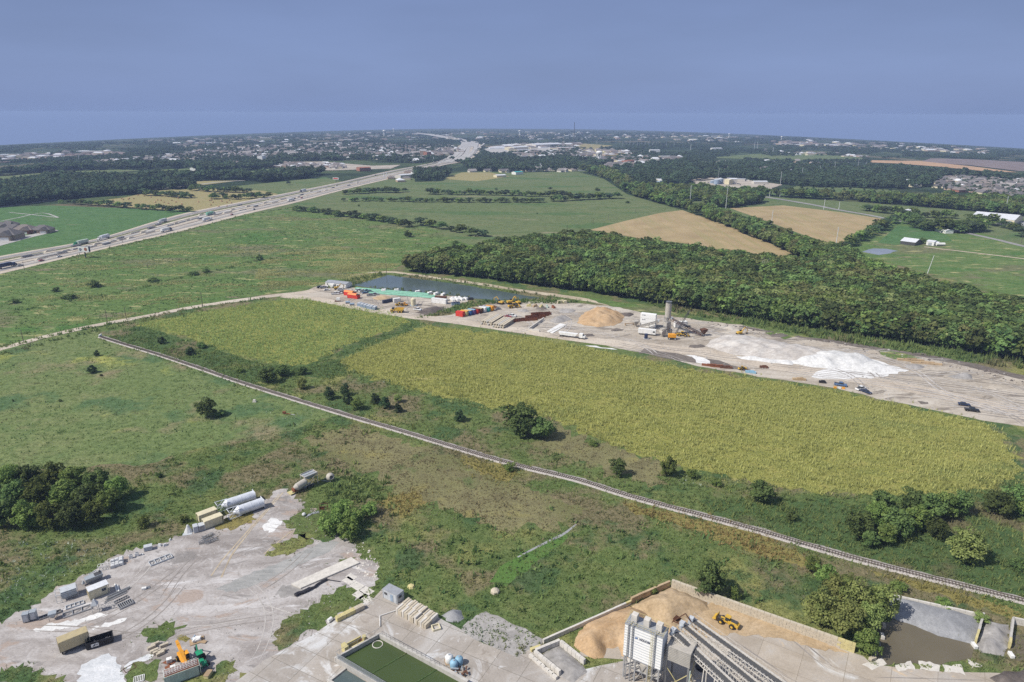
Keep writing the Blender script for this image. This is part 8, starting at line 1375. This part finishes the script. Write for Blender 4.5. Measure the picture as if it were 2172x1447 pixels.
roofs('far_houses', [([(360, 330), (480, 312), (700, 304), (960, 308), (970, 322), (900, 336), (700, 338), (480, 336)], 1700, .95, 6), ([(100, 354), (360, 330), (480, 334), (300, 350)], 160, 1.1, 6), ([(470, 346), (740, 350), (735, 360), (480, 352)], 160, 1., 6), ([(880, 345), (960, 330), (985, 318), (960, 315), (900, 328), (860, 345)], 110, 1.4, 9), ([(1080, 322), (1300, 318), (1360, 326), (1250, 332), (1100, 334)], 200, 1.2, 6), ([(1300, 345), (1360, 350), (1345, 362), (1290, 356)], 40, 1.6, 9), ([(1040, 309), (1230, 303), (1240, 314), (1060, 322)], 60, 2.2, 8), ([(1600, 318), (1830, 330), (1830, 336), (1640, 328)], 80, 1.2, 6), ([(1990, 380), (2172, 382), (2172, 420), (2060, 408)], 90, .9, 6), ([(300, 300), (700, 284), (1000, 279), (1400, 284), (1800, 300), (2100, 318), (2100, 330), (1800, 314), (1400, 298), (1000, 296), (700, 300), (400, 314)], 1300, 1.8, 7), ([(1640, 302), (1900, 312), (1830, 316), (1660, 308)], 70, 2.6, 10), ([(0, 330), (250, 318), (260, 326), (0, 342)], 90, 1.6, 6), ([(1450, 345), (1700, 345), (1830, 360), (1950, 396), (1800, 393), (1640, 382)], 110, 1.1, 8), ([(1230, 335), (1440, 332), (1450, 350), (1300, 362)], 90, 1.2, 8), ([(1120, 350), (1240, 352), (1240, 364), (1000, 366)], 40, 1., 6), ([(810, 378), (900, 360), (960, 356), (900, 378), (850, 388)], 45, 1.3, 6)], 'roofs of the distant towns fading towards the horizon')
for i, (x1, y1, x2, y2, wd, H, wl, rf, lb) in enumerate([(725, 392, 788, 390, 16, 6, 'brick_red', 'shingle', 'x'), (763, 363.5, 787, 362.5, 20, 7, 'brick_red', 'brick_red', 'low red brick building beside the highway ramp'), (891, 336.5, 905, 336.5, 22, 22, 'brick_tan', 'roof_white', 'tan hotel block beside the highway'), (906, 337, 915, 336.5, 20, 18, 'brick_red', 'shingle_pale', 'reddish hotel block right of the tan hotel'), (801, 339, 838, 337, 22, 10, 'concrete_pale', 'roof_white', 'white apartment block in the trees left of the highway'), (850, 379, 885, 376, 16, 6, 'concrete_pale', 'roof_white', 'long white roadside building below the highway'), (888, 372, 922, 368, 20, 6, 'white_paint', 'roof_white', 'white roadside building in the row below the highway'), (925, 366, 946, 364, 14, 6, 'white_paint', 'roof_white', 'white roadside building nearest the bend'), (1137, 313, 1194, 311, 60, 10, 'concrete_pale', 'roof_white', 'very long white store beyond the highway bend'), (1090, 319, 1120, 317, 40, 9, 'cream_paint', 'roof_white', 'white store left of the very long one'), (1330, 352, 1345, 351, 18, 12, 'brick_red', 'brick_red', 'red brick building in the town centre'), (1312, 349, 1328, 348, 16, 9, 'cream_paint', 'roof_white', 'cream building left of the red brick one'), (1235, 342, 1247, 341, 14, 11, 'white_paint', 'roof_white', 'white building left of the white water tower'), (1512, 319.5, 1532, 319.5, 20, 8, 'white_paint', 'roof_white', 'pair-like white barn on the far green plain'), (1380, 323, 1400, 323, 20, 7, 'white_paint', 'roof_white', 'white building on the plain below the substation'), (415, 363, 424, 362, 14, 7, 'white_paint', 'roof_white', 'single white barn in the fields left of the highway'), (202, 359.5, 212, 359, 12, 6, 'white_paint', 'roof_white', 'white farmhouse between the left woods'), (557, 343, 565, 342, 14, 14, 'white_paint', 'roof_white', 'tall white gabled church in the new estate')]):
    if i: shed(lb, (x1, y1), (x2, y2), wd, H, wl, rf, 'building', 'building', rise=.12)
# ------------------------------------------------------------------ hay bales
for i in range(46):
    while True:
        q = np.array([[random.uniform(175, 500), random.uniform(412, 440)]])
        if in_poly(q, [(180, 430), (260, 420), (330, 407), (420, 420), (520, 420), (500, 438), (420, 446), (300, 440)])[0]: break
    b = MB(); b.cyl((-.8, 0, .9), (.8, 0, .9), .95, n=10); tag(place(b.build('hay_bale', ['tan_soil'], None, smooth=True), G(*q[0]), random.uniform(0, 3)), 'round hay bale lying on the mown field left of the highway', 'hay bale', 'hay bales on the mown field')
# ------------------------------------------------------------------ traffic and works on the highway
def hyaw(s_, t_): a = hpos(s_, t_); c = hpos(min(s_ + .01, 1), t_); return math.atan2(c.y - a.y, c.x - a.x)
_HX = np.array([hpos(s_, .5) for s_ in np.linspace(0, 1, 400)])
def s_at(px):
    best = min(range(400), key=lambda i: abs(1086 + FOC * (Vector(_HX[i]) - Vector((0, 0, CAMH))).dot(_rt) / max(1., (Vector(_HX[i]) - Vector((0, 0, CAMH))).dot(_f0)) - px)); return best / 399
for i, (x, t_, c, tr, lb) in enumerate(((222, .12, 'white_paint', 'silo_white', 'white lorry with long pale trailer beside the billboard'), (178, .14, 'green_paint', 'pale_green', 'pale green lorry behind the billboard'), (362, .13, 'white_paint', 'grey_light', 'grey-white lorry on the near lanes left of the bridge'), (335, .86, 'car_navy', 'white_paint', 'lorry with white trailer on the lower carriageway'), (420, .86, 'white_paint', 'silo_white', 'white lorry on the lower carriageway near the bridge'), (446, .5, 'grey_paint', 'pipe_green', 'lorry carrying green load on the works strip'), (600, .86, 'white_paint', 'white_paint', 'white lorry on the lower carriageway past the bridge'), (655, .13, 'car_navy', 'silo_white', 'lorry with a dark cab far along the upper carriageway'), (5, .8, 'car_navy', 'car_navy', 'dark lorry at the left border of the highway'))):
    s_ = s_at(x); lorry(lb, hpos(s_, t_, lift(9, 700)), hyaw(s_, t_) + (R(180) if t_ < .5 else 0), c, tr, 12)
for i in range(9):
    s_ = s_at(random.uniform(20, 960)); t_ = random.choice((.07, .12, .15, .84, .9, .93)); k = ('car', 'suv', 'pickup')[i % 3]; c = random.choice(('car_white', 'car_silver', 'car_black', 'car_red', 'car_navy')); c = c if (k, c) in CARS or i < 8 else random.choice([c_ for kk, c_ in CARS if kk == k]); o = put_car(k, c, 100, 900, hyaw(s_, t_) + (R(180) if t_ < .5 else 0), 'vehicle driving along the distant highway', 'vehicles on the highway'); o.location = hpos(s_, t_, lift(9, 700) + .02)
for i in range(60):
    s_ = s_at(60 + i * 12 + random.uniform(-5, 5)); t_ = random.choice((.24, .33, .5, .62, .64, .72)); k = (0, 3, 2, 3, 2, 3, 0, 2)[i % 8]; b = MB()
    if k == 0: b.box((0, 0, .9), (9, 2., 1.4), mat=0)
    elif k == 1: b.box((0, 0, 1.1), (3.6, 2.4, 2.0), mat=1); b.box((1.6, 0, 2.4), (1.2, 1.2, .8), mat=1)
    elif k == 2: b.frustum((0, 0, 0), (11, 3.5), (5, .8), 1.4, 0)
    else: b.box((0, 0, .5), (16, .7, 1.), mat=0)
    tag(place(b.build(('pipe_stack', 'works_machine', 'spoil_heap', 'barrier_wall')[k], [('steel', 'yellow_paint', 'construct_tan', 'concrete_pale')[k]] * 2), hpos(s_, t_, lift(7, 700)), hyaw(s_, t_)), ('dark pipe stack on the highway works strip', 'yellow machine on the highway works strip', 'tan spoil heap on the highway works strip', 'pale barrier wall on the highway works strip')[k], ('pipe', 'machine', 'heap', 'barrier')[k], ('pipe stacks', 'machines', 'spoil heaps', 'barrier walls')[k] + ' on the highway works strip')
HAZE = 1.25e-4
# ------------------------------------------------------------------ the air
m = bpy.data.materials.new('haze'); m.use_nodes = True; t = m.node_tree; t.nodes.remove(t.nodes['Principled BSDF'])
v = t.nodes.new('ShaderNodeVolumePrincipled'); v.inputs['Color'].default_value = (.48, .64, 1, 1); v.inputs['Density'].default_value = HAZE; v.inputs['Anisotropy'].default_value = 0
t.links.new(v.outputs[0], t.nodes['Material Output'].inputs['Volume']); MATS['haze'] = m
b = MB(); b.box((0, 0, -2338), (34000, 34000, 4924)); tag(b.build('haze', ['haze']), kind='stuff')
